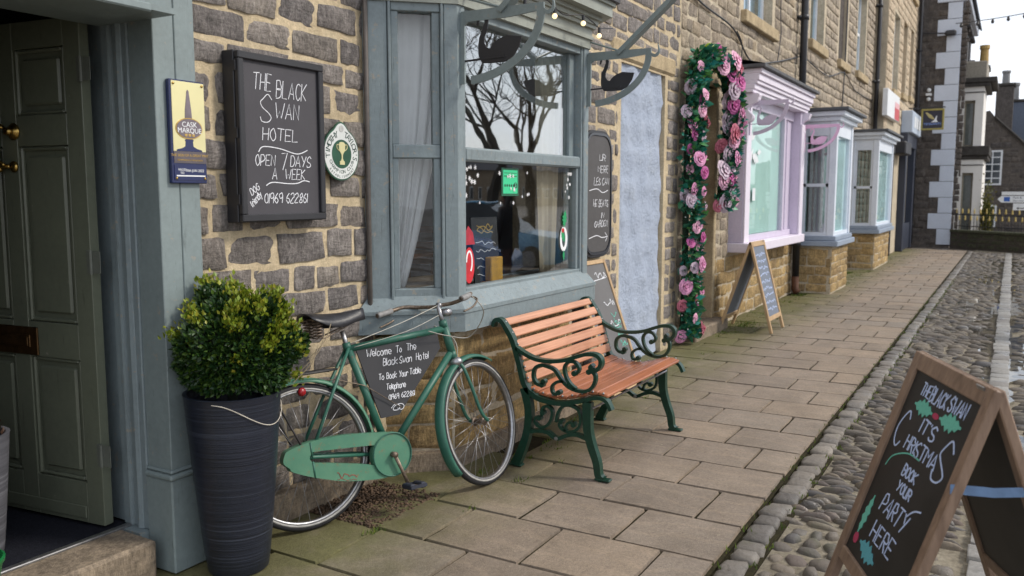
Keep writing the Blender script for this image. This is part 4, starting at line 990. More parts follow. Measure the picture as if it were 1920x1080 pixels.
# saddle
sd = MB(); prof = []; n = 14; vs = []
for i in range(n+1):
    t_ = i/n; x = .125+.315*t_; hw_ = .098*(1-t_)**.9*.95+.020; hw_ = .100 if t_ < .12 else hw_; zt = 1.012+.014*t_ + .012*(1-t_)**2-.010*math.sin(t_*math.pi)
    dz = .030+.040*math.sin(min(1, t_*1.3)*math.pi*.75)
    for a in range(9):
        u = -1+a/4; zz = zt - abs(u)**2.6*dz
        vs.append((x-(.02*(1-abs(u)) if i == 0 else 0), hw_*u, zz))
fs = [(i*9+j, i*9+j+1, (i+1)*9+j+1, (i+1)*9+j) for i in range(n) for j in range(8)]
so = bk('saddle', sd.add(vs, fs), plain('worn_black_leather', (.022, .022, .026), .38, 0, .5, .4, 50, .3)); md = so.modifiers.new('thickness', 'SOLIDIFY'); md.thickness = .005
spg = MB()
for y in (-.055, .055):
    spg.tube([Vector((.165+.022*math.cos(a*.7), y+.022*math.sin(a*.7), .905+.0016*a)) for a in range(0, 52)], .0042, 5)
    spg.tube([(.165, y, .905), (.20, y*.8, .895), (.34, y*.35, .945), (.42, 0, .99)], .004, 6)
spg.tube([(.165, -.06, .99), (.165, .06, .99)], .005, 6); bk('saddle_springs', spg, M_RUST, so)
bk('seat_post', MB().tube([STp+Vector((.006, 0, -.03)), STp+Vector((-.018, 0, .075))], .0125, 10), M_STEEL)
# handlebar, stem, levers
HB = HTt+AX*.10; st_ = MB(); st_.tube([HTt-AX*.02, HB], .012, 10); st_.tube([HB, HB+Vector((.02, 0, .0))], .016, 10); bk('stem', st_.xf(STEER), M_STEEL)
hbm = MB(); halves = {}
for s_ in (-1, 1):
    halves[s_] = cr([HB+Vector((.02, 0, .0)), HB+Vector((.045, s_*.06, .0)), HB+Vector((.04, s_*.15, .012)), HB+Vector((-.01, s_*.23, .026)), HB+Vector((-.11, s_*.272, .006)), HB+Vector((-.17, s_*.280, -.004))], 5)
    hbm.tube(halves[s_], .0105, 9)
handle = bk('handlebar', hbm.xf(STEER), M_RUST)
for s_ in (-1, 1): bk('grip', MB().tube([STEER @ p for p in halves[s_][-8:]], .0155, 10), plain('grey_grip', (.24, .235, .23), .6, 0, .4, .3, 50), handle)
for s_ in (-1, 1):
    p = halves[s_]; lv = MB().tube([STEER @ q for q in cr([p[14]+Vector((0, 0, -.012)), p[16]+Vector((.03, s_*.015, -.03)), p[19]+Vector((.02, s_*.012, -.055)), p[24]+Vector((.0, s_*.0, -.065))], 4)], .005, 6); bk('brake_lever', lv, M_RUST, handle)
lb_ = MB().box(-.03, .03, -.035, .035, -.012, .03, .012); lb_.v = [STEER @ (Vector(q)+HB+Vector((.055, 0, -.05))) for q in lb_.v]; bk('lamp_bracket', lb_, M_STEEL, handle)
cb = MB(); cb.tube([STEER @ q for q in cr([halves[-1][17], halves[-1][14]+Vector((.10, 0, -.10)), HL+Vector((.09, -.07, .08)), HTt+Vector((-.02, -.03, -.07)), HTt+Vector((-.16, -.02, -.035))], 7)], .003, 5)
cb.tube([STEER @ q for q in cr([halves[1][17], halves[1][14]+Vector((.08, 0, -.06)), HL+Vector((.06, .02, .08)), HL+Vector((.05, .02, -.06))], 7)], .003, 5)
bk('brake_cable', cb, plain('cable_sheath', (.36, .34, .30), .5), handle)
tw = MB(); tw.tube(cr([STp+Vector((.01, -.02, .01)), Vector((.62, -.05, .93)), STEER @ (HB+Vector((0, 0, 0)))], 5), .0022, 5); tw.tube(cr([STp+Vector((.03, -.02, -.01)), Vector((.65, -.05, .885)), STEER @ (HTt+AX*.05)], 5), .0018, 5)
bk('wire', tw, plain('pale_wire', (.5, .48, .42), .5))
# carrier, stays, reflector, propping bar
ca = MB()
for y in (-.06, .06, 0): ca.tube([(-.22, y, .735), (.20, y, .740), (.262, y*.3, .74)], .0055, 6)
for x in (-.2, -.06, .08, .2): ca.tube([(x, -.06, .737), (x, .06, .737)], .004, 5)
for s_ in (-1, 1): ca.tube([(-.12, s_*.06, .735), RH+Vector((-.01, s_*.066, .0))], .005, 6)
bk('carrier', ca, plain('black_wire', (.02, .018, .018), .5))
bk('mudguard_stay', MB().tube([RH+Vector((-.01, -.07, .0)), Vector((-.06, -.06, .60))], .005, 6), plain('black_stay', (.03, .025, .025), .5))
bk('rear_reflector', MB().lathe([(0, .012), (.018, .010), (.022, 0), (0, -.004)], (0, 0, 0), 14, 'Y').xf(Matrix.Translation((.07, -.02, .655))), plain('red_reflector', (.30, .01, .015), .2))
bl = MB()
for p0, p1 in ((STp, BBk), ): bl.tube([Vector((.405, 0, .63)), Vector((.40, 0, .642))], .0175, 10)
bl.tube([(.16, -.01, .695), (.25, -.02, .69), (.40, -.025, .64), (.60, -.02, .50)], .0025, 5); bk('clips', bl, M_RUST)

t = thing('frame_sign', 'black triangular hotel chalkboard fixed inside the bicycle frame', 'sign', (2.825, 2.809, 0), rot=(rad(-9), 0, rad(-22)))
tri = [(.372, .848), (.862, .862), (.872, .775), (.590, .465), (.485, .462)]
def fplate(poly, y0, th): return plate(poly, y0, th)
obj('board', fplate(tri, -.006, .010), M_CHALKB, t, False, False)
BM = Matrix.Translation((.37, -.0075, .46)) @ Matrix.Rotation(rad(90), 4, 'X'); b = MB(); rt = random.Random(8); kk = dict(rr=rt, w=.0028, jit=.25)
write(b, 'Welcome', .135, .318, .036, width=.145, **kk); write(b, 'To', .25, .322, .034, width=.038, **kk); write(b, 'The', .325, .325, .036, width=.06, **kk)
write(b, 'Black', .195, .264, .036, width=.088, **kk); write(b, 'Swan', .285, .266, .034, width=.075, **kk); write(b, 'Hotel', .385, .270, .036, width=.078, **kk)
write(b, 'To', .135, .195, .030, width=.033, **kk); write(b, 'Book', .195, .195, .032, width=.062, **kk); write(b, 'Your', .265, .196, .030, width=.055, **kk); write(b, 'Table', .335, .200, .032, width=.07, **kk)
write(b, 'Telephone', .215, .140, .030, width=.115, **kk); write(b, '01969', .196, .088, .026, width=.062, **kk); write(b, '622861', .280, .090, .026, width=.082, **kk)
flat_stroke(b, [(p.x, p.y) for p in cr([(.175, .045, 0), (.20, .062, 0), (.225, .05, 0), (.215, .032, 0), (.185, .035, 0), (.20, .055, 0), (.235, .06, 0), (.25, .045, 0), (.235, .03, 0), (.21, .04, 0)], 4)], .003)
obj('lettering', b.xf(BM), M_CHALK, t, False, False)

# ------------------------------------------------------------------ bench
bench = thing('bench', 'slatted wooden bench with ornate dark green cast iron ends', 'bench', (4.8, 2.15, 0))
def bench_end(x):
    N = (1, 0, 0); P = lambda pts: [Vector((x, y, z)) for y, z in pts]; C = lambda pts, n=6: cr(P(pts), n)
    b = MB(); D = .042
    back = C([(2.585, .812), (2.572, .848), (2.535, .852), (2.498, .810), (2.452, .735), (2.412, .616), (2.372, .485), (2.31, .432), (2.24, .412), (2.146, .408), (2.03, .432), (1.918, .466), (1.862, .455), (1.832, .405)], 7)
    b.sweep(back, N, [.020+.012*math.sin(min(1, i/len(back)*1.2)*math.pi) for i in range(len(back))], D)
    bo = obj('cast_iron_end', b, M_IRON, bench)
    a = MB(); a.sweep(C([(2.43, .70), (2.38, .672), (2.30, .645), (2.21, .642), (2.121, .656), (2.04, .685), (1.985, .703), (1.930, .705), (1.900, .685), (1.898, .650), (1.918, .622), (1.945, .618), (1.958, .632), (1.945, .648)], 6), N, .021, D); obj('arm_rest', a, M_IRON, bo)
    s = MB(); d2 = .026
    for pts, th in (([(2.245, .520), (2.262, .500), (2.295, .502), (2.318, .535), (2.312, .585), (2.275, .612), (2.230, .610), (2.180, .592), (2.140, .545), (2.09, .505), (2.02, .490), (1.965, .505), (1.935, .545), (1.932, .590), (1.955, .612), (1.975, .605)], .019),
                    ([(2.060, .588), (2.040, .592), (2.030, .620), (2.055, .650), (2.095, .648), (2.120, .615), (2.112, .565), (2.085, .525), (2.05, .500)], .017),
                    ([(2.155, .470), (2.17, .456), (2.195, .466), (2.197, .500), (2.165, .528), (2.125, .534)], .016),
                    ([(2.252, .335), (2.262, .350), (2.250, .372), (2.222, .380), (2.196, .352), (2.205, .300), (2.235, .262), (2.275, .252), (2.306, .275), (2.300, .305), (2.278, .305)], .016),
                    ([(2.170, .295), (2.160, .345), (2.130, .390), (2.085, .402), (2.035, .385), (2.016, .340), (2.026, .285), (2.06, .258), (2.10, .250), (2.135, .262), (2.150, .285), (2.135, .305)], .016),
                    ([(2.115, .252), (2.105, .285), (2.085, .305), (2.06, .295)], .014)):
        s.sweep(C(pts, 6), N, th, d2)
    for y, z in ((2.252, .520), (2.262, .50), (1.968, .606), (2.058, .588), (2.153, .468), (2.278, .305), (2.137, .304), (2.256, .338), (2.06, .295)): s.tube([(x-.016, y, z), (x+.016, y, z)], .016, 10)
    obj('scrollwork', s, M_IRON, bo)
    f = MB(); f.sweep(C([(1.975, .435), (1.974, .33), (1.968, .26), (1.945, .18), (1.915, .10), (1.903, .03), (1.878, .004)], 6), N, [.052-.016*i/36 for i in range(35)]+[.044, .056], D); f.box(x-.024, x+.024, 1.832, 1.925, .0, .014, .005); obj('leg', f, M_IRON, bo)
    g = MB(); g.sweep(C([(2.375, .47), (2.348, .36), (2.348, .27), (2.362, .19), (2.395, .095), (2.425, .03), (2.432, .008)], 6), N, [.050-.006*math.sin(i/36*math.pi)+.02*(i/36)**4 for i in range(37)], D); g.box(x-.024, x+.024, 2.39, 2.475, .0, .012, .005); obj('leg', g, M_IRON, bo)
    k = MB(); k.sweep(C([(2.352, .215), (2.29, .228), (2.225, .228), (2.166, .200), (2.10, .228), (2.04, .240), (1.965, .222)], 6), N, .022, .030); obj('apron', k, M_IRON, bo)
    obj('bolt', MB().lathe([(0, .006), (.010, .005), (.012, 0)], (0, 0, 0), 10, 'X').xf(Matrix.Translation((x-.016, 2.166, .202)) @ Matrix.Rotation(math.pi, 4, 'Z')), M_STEEL, bo)
bench_end(4.22); bench_end(5.40)
def slat(y, z, w, th, ang, nm, mt=None):
    M = Matrix.Translation((4.81, y, z)) @ Matrix.Rotation(ang, 4, 'X'); b = MB().box(-.585, .585, -w/2, w/2, -th/2, th/2, .005).xf(M)
    o = obj(nm, b, mt or M_SLAT, bench); 
    for xx in (4.225, 5.395): obj('bolt_head', MB().ball(M @ Vector((xx-4.81, 0, th/2)), .007, 8, 5), M_STEEL, o, True)
bp = [(2.530, .838), (2.486, .778), (2.449, .715), (2.425, .652), (2.404, .588), (2.383, .525)]
for i, (y, z) in enumerate(bp):
    an = math.atan2((bp[min(i+1, 5)][1]-bp[max(i-1, 0)][1]), (bp[min(i+1, 5)][0]-bp[max(i-1, 0)][0])); slat(y-.014, z, .055 if i else .046, .018, an + (math.pi if math.cos(an) < 0 else 0), 'back_slat')
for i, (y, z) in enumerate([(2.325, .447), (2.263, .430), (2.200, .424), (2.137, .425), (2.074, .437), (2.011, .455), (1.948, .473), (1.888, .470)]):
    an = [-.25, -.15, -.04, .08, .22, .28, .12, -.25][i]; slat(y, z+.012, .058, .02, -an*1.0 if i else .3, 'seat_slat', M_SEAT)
obj('tie_rod', MB().tube([(4.22, 2.12, .39), (5.40, 2.12, .39)], .006, 6), M_STEEL, bench); obj('front_rod', MB().tube([(4.22, 1.95, .40), (5.40, 1.95, .40)], .006, 6), M_STEEL, bench)

# ------------------------------------------------------------------ planters
def ringed(name, col, band, rough=.45):
    a = NT(name); v = a.pos((.4, .4, 60)); f = a.noise(v, 2.0, 5, .6); g = a.noise(a.pos(), 6, 6, .6)
    c = a.ramp(f, [(.3, tuple(x*.55 for x in col)), (.55, col), (.75, band)]); c = a.mix(a.ramp(g, [(.4, (0, 0, 0)), (.8, (.5,)*3)]), c, tuple(x*.5 for x in col)); a.bump(f, .5, .006); return a.fin(c, rough)
M_POT = ringed('slate_blue_glaze', (.013, .017, .030), (.055, .066, .092), .38); M_POT2 = ringed('grey_ribbed_pot', (.10, .10, .115), (.2, .2, .22), .6)
M_SOIL = plain('compost', (.03, .02, .014), .95)
def pot(x, y, rb_, rt_, h, mat, label):
    t = thing('planter', label, 'plant pot', (x, y, 0))
    prof = [(.0, .004), (rb_-.008, .0), (rb_, .008)] + [(rb_+(rt_-rb_)*(i/10)**.85, .008+(h-.02)*i/10) for i in range(1, 11)] + [(rt_+.003, h), (rt_-.012, h), (rt_-.018, h-.01), (rt_-.03, h-.08), (0, h-.085)]
    obj('pot', MB().lathe(prof, (x, y, 0), 40), mat, t, 'auto'); obj('compost', MB().lathe([(rt_-.031, h-.079), (.0, h-.055)], (x, y, 0), 20), M_SOIL, t); return t
pt = pot(2.43, 2.77, .125, .195, .765, M_POT, 'tall dark blue ribbed pot standing beside the doorway pilaster')
cord = MB().tube(cr([(2.43+.197*math.sin(rad(q))*(.985+.0001*abs(q)), 2.77-.197*math.cos(rad(q))*(.985), .750-.11*math.cos(rad(q*1.15-14))**2) for q in range(-66, 100, 12)], 3), .0018, 5); obj('twine', cord, plain('pale_twine', (.55, .5, .42), .8), pt)
def leaf_cloud(n, rr, shape, size, outward, center):
    vs = []; fs = []
    for i in range(n):
        p, nr = shape(rr); L = size*rr.uniform(.7, 1.25); d = (Vector(nr)*outward + Vector((rr.uniform(-1, 1), rr.uniform(-1, 1), rr.uniform(-.6, 1.0)))).normalized(); s_ = d.cross(Vector((rr.uniform(-1, 1), rr.uniform(-1, 1), rr.uniform(-1, 1)))).normalized()*L*.32; u = d.cross(s_).normalized()*L*.08
        p = Vector(p); o = len(vs); vs += [p, p+d*L*.45+s_+u, p+d*L, p+d*L*.45-s_+u]; fs += [(o, o+1, o+2), (o, o+2, o+3)]
    return MB().add(vs, fs)
M_BOX = leafmat('box_leaves', (.007, .026, .008), (.018, .052, .010), (.06, .11, .012), .42); M_BOXT = leafmat('box_new_leaves', (.10, .16, .012), (.20, .25, .015), (.30, .27, .03), .45)
t = thing('box_bush', 'clipped round box bush growing in the tall blue pot', 'bush', (2.43, 2.77, .72)); BC_ = Vector((2.475, 2.765, .945)); rl = random.Random(77)
bumps = [(Vector((rl.gauss(0, 1), rl.gauss(0, 1), rl.gauss(0, 1))).normalized(), rl.uniform(.01, .035)) for _ in range(60)]
def brad(n):
    r = .192
    for bdir, am in bumps:
        dd = n.dot(bdir)
        if dd > .9: r += am*(dd-.9)/.1
    return r
def bushp(rr, top=False):
    while True:
        n = Vector((rr.gauss(0, 1), rr.gauss(0, 1), rr.gauss(0, 1))).normalized()
        if n.z > -.80 and (not top or n.z > rr.uniform(-.2, .9)): break
    r = brad(n)*(rr.uniform(.62, 1.0)**.35); hz = max(.15, math.hypot(n.x, n.y)); kz = 1.0 if n.z > 0 else hz**-.42; s_ = Vector((n.x*kz, n.y*kz, n.z))
    return BC_+s_*r, n
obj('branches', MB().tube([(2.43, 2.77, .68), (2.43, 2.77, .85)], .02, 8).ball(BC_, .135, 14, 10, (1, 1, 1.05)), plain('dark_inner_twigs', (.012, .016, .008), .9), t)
stuff(obj('foliage', leaf_cloud(17000, rl, bushp, .024, 1.1, BC_), M_BOX, t))
def bush2(rr):
    c = Vector((rr.gauss(0, 1), rr.gauss(0, 1), rr.gauss(0, 1))); return None
clus = []
for i in range(64):
    p, n = bushp(rl, True); clus.append((p, n))
clus += [(BC_+Vector((.09, -.20, .02)), Vector((.3, -.9, 0))), (BC_+Vector((.12, -.18, -.02)), Vector((.3, -.9, 0))), (BC_+Vector((.12, -.17, -.13)), Vector((.3, -.9, 0))), (BC_+Vector((-.05, -.20, .03)), Vector((-.2, -1, 0)))]
def bushn(rr):
    p, n = rr.choice(clus); q = p + Vector((rr.gauss(0, .016), rr.gauss(0, .016), rr.gauss(0, .016))) + n*rr.uniform(.0, .035); return q, (n+Vector((0, 0, .9))).normalized()
stuff(obj('new_shoots', leaf_cloud(3600, rl, bushn, .022, 1.4, BC_), M_BOXT, t))
sg = MB()
for i in range(3): a = BC_+Vector((.1+.04*i, -.2, -.15+.04*i)); sg.tube(cr([a, a+Vector((.06, -.05, .08)), a+Vector((.10, -.05, .15))], 4), .0018, 4)
obj('bare_twig', sg, plain('bare_twig', (.35, .28, .18), .8), t)
p2 = pot(1.70, 3.43, .105, .15, .50, M_POT2, 'pale grey ribbed pot cut by the left edge in front of the door'); p2.location.z = .159
t = thing('potted_plant', 'sparse reddish plant in the pale grey pot at the left edge', 'plant', (1.70, 3.43, .6)); rl = random.Random(12)
stuff(obj('foliage', leaf_cloud(420, rl, lambda rr: (Vector((1.70+rr.gauss(0, .05), 3.43+rr.gauss(0, .05), .63+abs(rr.gauss(0, .04)))), Vector((0, 0, 1))), .045, 1.0, None), leafmat('red_green_leaves', (.05, .02, .015), (.05, .09, .02), (.10, .12, .02)), t))
obj('stem', MB().tube([(1.70, 3.43, .58), (1.705, 3.43, .68)], .006, 6), M_SOIL, t)
t = thing('bucket', 'green plastic bucket cut by the bottom left corner of the picture', 'bucket', (1.50, 3.08, .16)); M_GPL = plain('green_plastic', (.008, .13, .035), .35)
obj('body', MB().lathe([(0, .165), (.085, .161), (.09, .17), (.116, .29), (.122, .294), (.124, .308), (.116, .312), (.110, .30), (.085, .18), (0, .178)], (1.50, 3.085, 0), 28), M_GPL, t, 'auto')

# ------------------------------------------------------------------ A-boards
def aboard(tc, ang, w, h, kf, kb, label, wood, face, deco, bottom=.14, stile=.05, top=.06, strap=None):
    """tc: centre of the top edge; ang: direction the front faces; kf/kb: how far front and back feet stand out"""
    n = Vector((math.cos(ang), math.sin(ang), 0)); xd = Vector((-n.y, n.x, 0)); tc = Vector(tc)
    t = thing('pavement_sign', label, 'A-board', (tc.x, tc.y, 0)); G = []
    for side, k, x_, nn in (('front', kf, xd, n), ('back', kb, -xd, -n)):
        top_l = tc - x_*w/2 + nn*.012; foot = top_l + nn*k; foot.z = .004; M = frame_matrix(foot, x_, top_l-foot); L = (top_l-foot).length; G.append((M, L))
        b = MB(); b.box(0, stile, 0, L, -.03, 0, .004); b.box(w-stile, w, 0, L, -.03, 0, .004); b.box(stile+.001, w-stile-.001, L-top, L-.001, -.029, -.001, .004); b.box(stile+.001, w-stile-.001, bottom, bottom+.05, -.029, -.001, .004)
        fo = obj(side+'_frame', b.xf(M), wood, t); pn = obj('panel', MB().box(stile-.004, w-stile+.004, bottom+.046, L-top+.004, -.022, -.012).xf(M), face, fo)
        obj('hinge', MB().box(stile*1.2, stile*1.2+.05, L-.03, L+.004, -.034, -.0295).xf(M), M_STEEL, fo)
    if strap:
        (M1, L1), (M2, L2) = G; z = strap; a = M1 @ Vector((w-.006, L1*z, -.012)); b_ = M2 @ Vector((.006, L2*z, -.012)); c_ = (a+b_)/2 - Vector((0, 0, .006)); dr = (b_-a).normalized()
        obj('strap', MB().sweep([a-dr*.02, a, c_, b_, b_+dr*.03], dr.cross(Vector((0, 0, 1))).normalized(), .028, .003), plain('blue_strap', (.12, .2, .34), .6), t)
    deco(t, G[0][0], G[0][1], w)
    return t
def holly(mb, cx, cy, L, ang, wd=.34):
    pts = []; n = 5
    for s_ in (1, -1):
        seq = range(n+1) if s_ == 1 else range(n, -1, -1)
        for i in seq:
            u = i/n; pts.append((u*L, s_*wd*L*math.sin(math.pi*max(.04, min(.96, u)))*1.05*(1)))
            if i < n and s_ == 1: pts.append(((u+.5/n)*L, s_*wd*.55*L*math.sin(math.pi*(u+.5/n))))
            if i > 0 and s_ == -1: pts.append(((u-.5/n)*L, s_*wd*.55*L*math.sin(math.pi*(u-.5/n))))
    ca, sa = math.cos(ang), math.sin(ang); mb.prism([(cx+a*ca-b*sa, cy+a*sa+b*ca) for a, b in pts], None, .0012)
def deco_main(t, M, L, w):
    Z = M @ Matrix.Translation((0, 0, -.0118)); rt = random.Random(19); b = MB(); k = dict(rr=rt, jit=.3)
    write(b, 'THE', .180, .960, .042, width=.078, w=.0055, **k); write(b, 'BLACK', .290, .955, .052, width=.135, w=.0055, **k); write(b, 'SWAN', .435, .962, .050, width=.130, w=.0055, **k)
    write(b, "IT'S", .310, .850, .048, width=.13, w=.006, **k)
    write(b, 'C', .115, .762, .125, width=.085, w=.006, **k); write(b, 'HRISTMA', .315, .776, .050, width=.265, w=.0055, **k); write(b, 'S', .480, .755, .130, width=.10, w=.006, **k)
    write(b, 'BOOK', .305, .700, .038, width=.12, w=.0055, **k); write(b, 'YOUR', .312, .645, .036, width=.125, w=.0055, **k); write(b, 'PARTY', .305, .550, .062, width=.235, w=.0055, slant=.25, **k)
    write(b, 'HERE', .305, .452, .062, width=.205, w=.0055, **k)
    flat_stroke(b, [(p.x, p.y) for p in cr([(.39, .60, 0), (.43, .635, 0), (.475, .65, 0)], 5)], .0055)
    obj('lettering', b.xf(Z), M_CHALKBLUE, t)
    g = MB(); holly(g, .285, .925, .15, rad(180), .20); holly(g, .345, .928, .155, rad(3), .20); holly(g, .100, .42, .155, rad(82), .16); obj('holly_leaves', g.xf(Z @ Matrix.Translation((0, 0, .0002))), M_CHALKGREEN, t)
    g = MB(); holly(g, .150, .412, .16, rad(-6), .22); obj('holly_leaf', g.xf(Z @ Matrix.Translation((0, 0, .0002))), chalkmat('teal_chalk', (.12, .38, .45)), t)
    obj('berries', MB().prism(el(.315, .925, .024, .010, 14), None, .0016).xf(Z), M_CHALKRED, t); obj('berries', MB().prism(el(.105, .405, .02, .02, 14), None, .0016).xf(Z), M_CHALKRED, t)
    s_ = MB(); flat_stroke(s_, [(p.x, p.y) for p in cr([(.100, .684, 0), (.13, .728, 0), (.23, .768, 0), (.33, .775, 0)], 6)], .005); obj('swoosh', s_.xf(Z), M_CHALKGREEN, t)
ABF = plain('painted_blackboard', (.020, .019, .018), .55, 0, .35, .3, 8)
aboard((2.995, .127, 1.036), math.atan2(.9135, -.4069), .625, 1.04, .345, .36, 'wooden pavement sign advertising Christmas parties, standing on the cobbles at lower right', M_FRAMEW, ABF, deco_main, bottom=.30, strap=.72)
def deco_far(t, M, L, w):
    b = MB(); rt = random.Random(3)
    for i in range(9):
        y_ = L-.16-i*.08; x_ = .1
        pl_ = [(x_+ (w-.2)*j/14, y_+rt.uniform(-.02, .02), 0) for j in range(15)]; flat_stroke(b, [(p.x, p.y) for p in cr(pl_, 3)], .008)
    obj('lettering', b.xf(M @ Matrix.Translation((0, 0, -.0118))), M_CHALKBLUE, t)
aboard((10.07, 2.56, 1.04), -math.pi/2, .60, 1.04, .27, .34, 'light wood pavement sign with scribbled chalk standing below the lilac shop window', M_FRAMEW2, paint('pale_chalkboard', (.12, .14, .18), .6, (.2, .23, .28), .7, .02), deco_far, bottom=.14, stile=.045)

# ------------------------------------------------------------------ the lilac shop
shop = thing('shop_building', 'sandstone shop house with lilac shopfront and flower-hung doorway', 'building', (11.4, W, 0))
sh_open = [(8.98, 9.86, -.2, 2.80), (10.75, 13.36, .95, 2.80), (10.95, 12.40, 3.86, 5.4)]
swall = obj('wall', wallbox(MB(), 8.62, 14.10, -.1, 9.0, sh_open, W+.018, W+.40), M_MORTAR2, shop)
rw = random.Random(33)
rs_ = coursed(8.64, 14.09, 0, 6.0, [(8.92, 9.92, -1, 2.95), (10.50, 13.60, .84, 3.2), (10.75, 12.55, 3.70, 5.5)], (.13, .19), (.18, .42), .026, rw)
lay(swall, [r for r in rs_ if not (r[3] < .9 and r[0] > 9.9)], M_STONE2, W+.018, rw, (.008, .022), .03, 230, keyf=lambda r: r[0]+(r[2] > 3.9)*20); lay(swall, [r for r in rs_ if r[3] < .9 and r[0] > 9.9], M_STONE3, W+.018, rw, (.008, .022), .03, 70)
M_LILAC = paint('lilac_paint', lin(194, 184, 202)[:3], .45, lin(164, 152, 172)[:3], .3, .06); M_LILACL = paint('pale_lilac_paint', lin(222, 213, 226)[:3], .45, lin(180, 168, 186)[:3], .3, .06)
ds = MB(); ds.box(8.9, 8.985, W-.01, W+.3, .12, 2.8, .01); ds.box(9.855, 9.94, W-.01, W+.3, .12, 2.8, .01); ds.box(8.86, 9.98, W-.02, W+.3, 2.8, 3.02, .012); dsur = obj('door_surround', ds, M_LINT, shop)
obj('doorstep', MB().box(8.82, 10.02, W-.16, W+.3, -.02, .12, .012), stepm, shop)
dd = MB(); dd.box(8.986, 9.854, W+.20, W+.25, .13, 2.79); sdoor = obj('door', dd, plain('brown_door', (.075, .045, .028), .4), shop)
for a_, c_, d_ in ((9.06, .3, 1.1), (9.06, 1.25, 2.6), (9.46, .3, 1.1), (9.46, 1.25, 2.6)): obj('door_panel', MB().box(a_, a_+.32, W+.185, W+.199, c_, d_, .01), plain('brown_panel', (.09, .055, .034), .4), sdoor)
wf = MB(); wf.box(10.53, 10.752, 2.86, W+.16, .98, 2.80, .006); wf.box(13.36, 13.58, 2.80, W+.16, .98, 2.80, .006); wf.box(10.752, 13.36, 2.90, W+.14, 2.66, 2.80, .004); wf.box(10.752, 13.36, 2.90, W+.14, .98, 1.06, .004)
wf.box(12.72, 12.80, 2.885, W+.14, 1.06, 2.66, .004); wf.box(12.80, 13.355, 2.93, W+.12, 1.06, 2.66, .004); wf.box(13.02, 13.06, 2.915, 2.931, 1.06, 2.66, .003); wf.box(10.753, 10.79, 2.89, W+.14, 1.06, 2.66, .004)
swin = obj('shop_window', wf, M_LILAC, shop)
obj('window_sill', MB().box(10.50, 13.62, 2.74, W+.1, .86, .978, .008), M_LILACL, swin)
obj('jamb_facing', MB().box(10.535, 10.745, 2.835, 2.858, .98, 2.66, .004), M_LILACL, swin); obj('jamb_facing', MB().box(13.365, 13.575, 2.775, 2.798, .98, 2.62, .004), M_LILACL, swin)
co = MB()
for yy, a_, b_ in ((2.76, 2.80, 2.84), (2.74, 2.84, 2.90), (2.71, 2.90, 2.94), (2.69, 2.94, 3.02), (2.66, 3.02, 3.08)): co.box(10.46, 13.66, yy, W+.1, a_, b_, .006)
obj('cornice', co, M_LILACL, swin); cl_ = MB().box(10.40, 13.72, 2.61, W+.1, 3.081, 3.125, .006); cl_.add([(10.40, 2.62, 3.126), (13.72, 2.62, 3.126), (13.72, W+.1, 3.24), (10.40, W+.1, 3.24)], [(0, 1, 2, 3)]); obj('cornice_slate', cl_, plain('grey_slate', (.10, .10, .105), .7, 0, .3, .4, 14), swin)
for x_ in (10.50, 13.47):
    pts = cr([(W, 2.79, 0), (2.72, 2.79, 0), (2.705, 2.74, 0), (2.73, 2.69, 0), (2.79, 2.66, 0), (2.83, 2.61, 0), (2.80, 2.56, 0), (2.77, 2.52, 0), (2.80, 2.46, 0), (2.90, 2.43, 0), (W, 2.42, 0)], 4)
    obj('console', MB().prism([(p.x, p.y) for p in pts], Matrix(((0, 0, 1, x_), (1, 0, 0, 0), (0, 1, 0, 0), (0, 0, 0, 1))), .13), M_LILACL, swin)
obj('window_pane', MB().box(10.79, 12.72, 2.925, 2.930, 1.06, 2.66), glassmat('shop_glass', 1.14, (.95, .99, .98), .0), swin)
sr = MB(); sr.box(10.4, 13.6, 5.0, 5.1, .6, 3.0); sr.box(10.4, 13.6, W+.4, 5.1, .6, .66); sr.box(10.3, 10.4, W+.4, 5.1, .6, 3.0); sr.box(13.6, 13.7, W+.4, 5.1, .6, 3.0); sr.box(10.3, 13.7, W+.4, 5.1, 3.0, 3.06)
obj('shop_interior', sr, plain('pale_teal_wall', (.42, .62, .58), .8, 0, .2, .08, 3), shop)
sc_ = MB().box(10.795, 12.715, 2.95, 2.957, 1.065, 2.655); obj('added_pane_backing', sc_, plain('teal_pane_backing', (.46, .62, .59), .7, 0, .3, .1, 2), shop)  # sheet added close behind the glass so the pane looks lit and pale
wd = MB()
for px_, pz, an, L in ((11.0, 2.28, .3, .26), (11.1, 2.08, -.2, .34), (11.0, 1.98, .9, .24), (11.35, 2.12, .1, .2)): holly(wd, px_, pz, L, an, .22)
obj('white_leaf_shapes', wd.xf(Matrix(((1, 0, 0, 0), (0, 0, 1, 2.918), (0, 1, 0, 0), (0, 0, 0, 1)))), M_WHITE, swin)  # flat white leaf shapes set just in front of the pane
obj('paper_notice', MB().box(11.18, 11.32, 2.919, 2.9215, 1.50, 1.66), M_WHITE, swin)
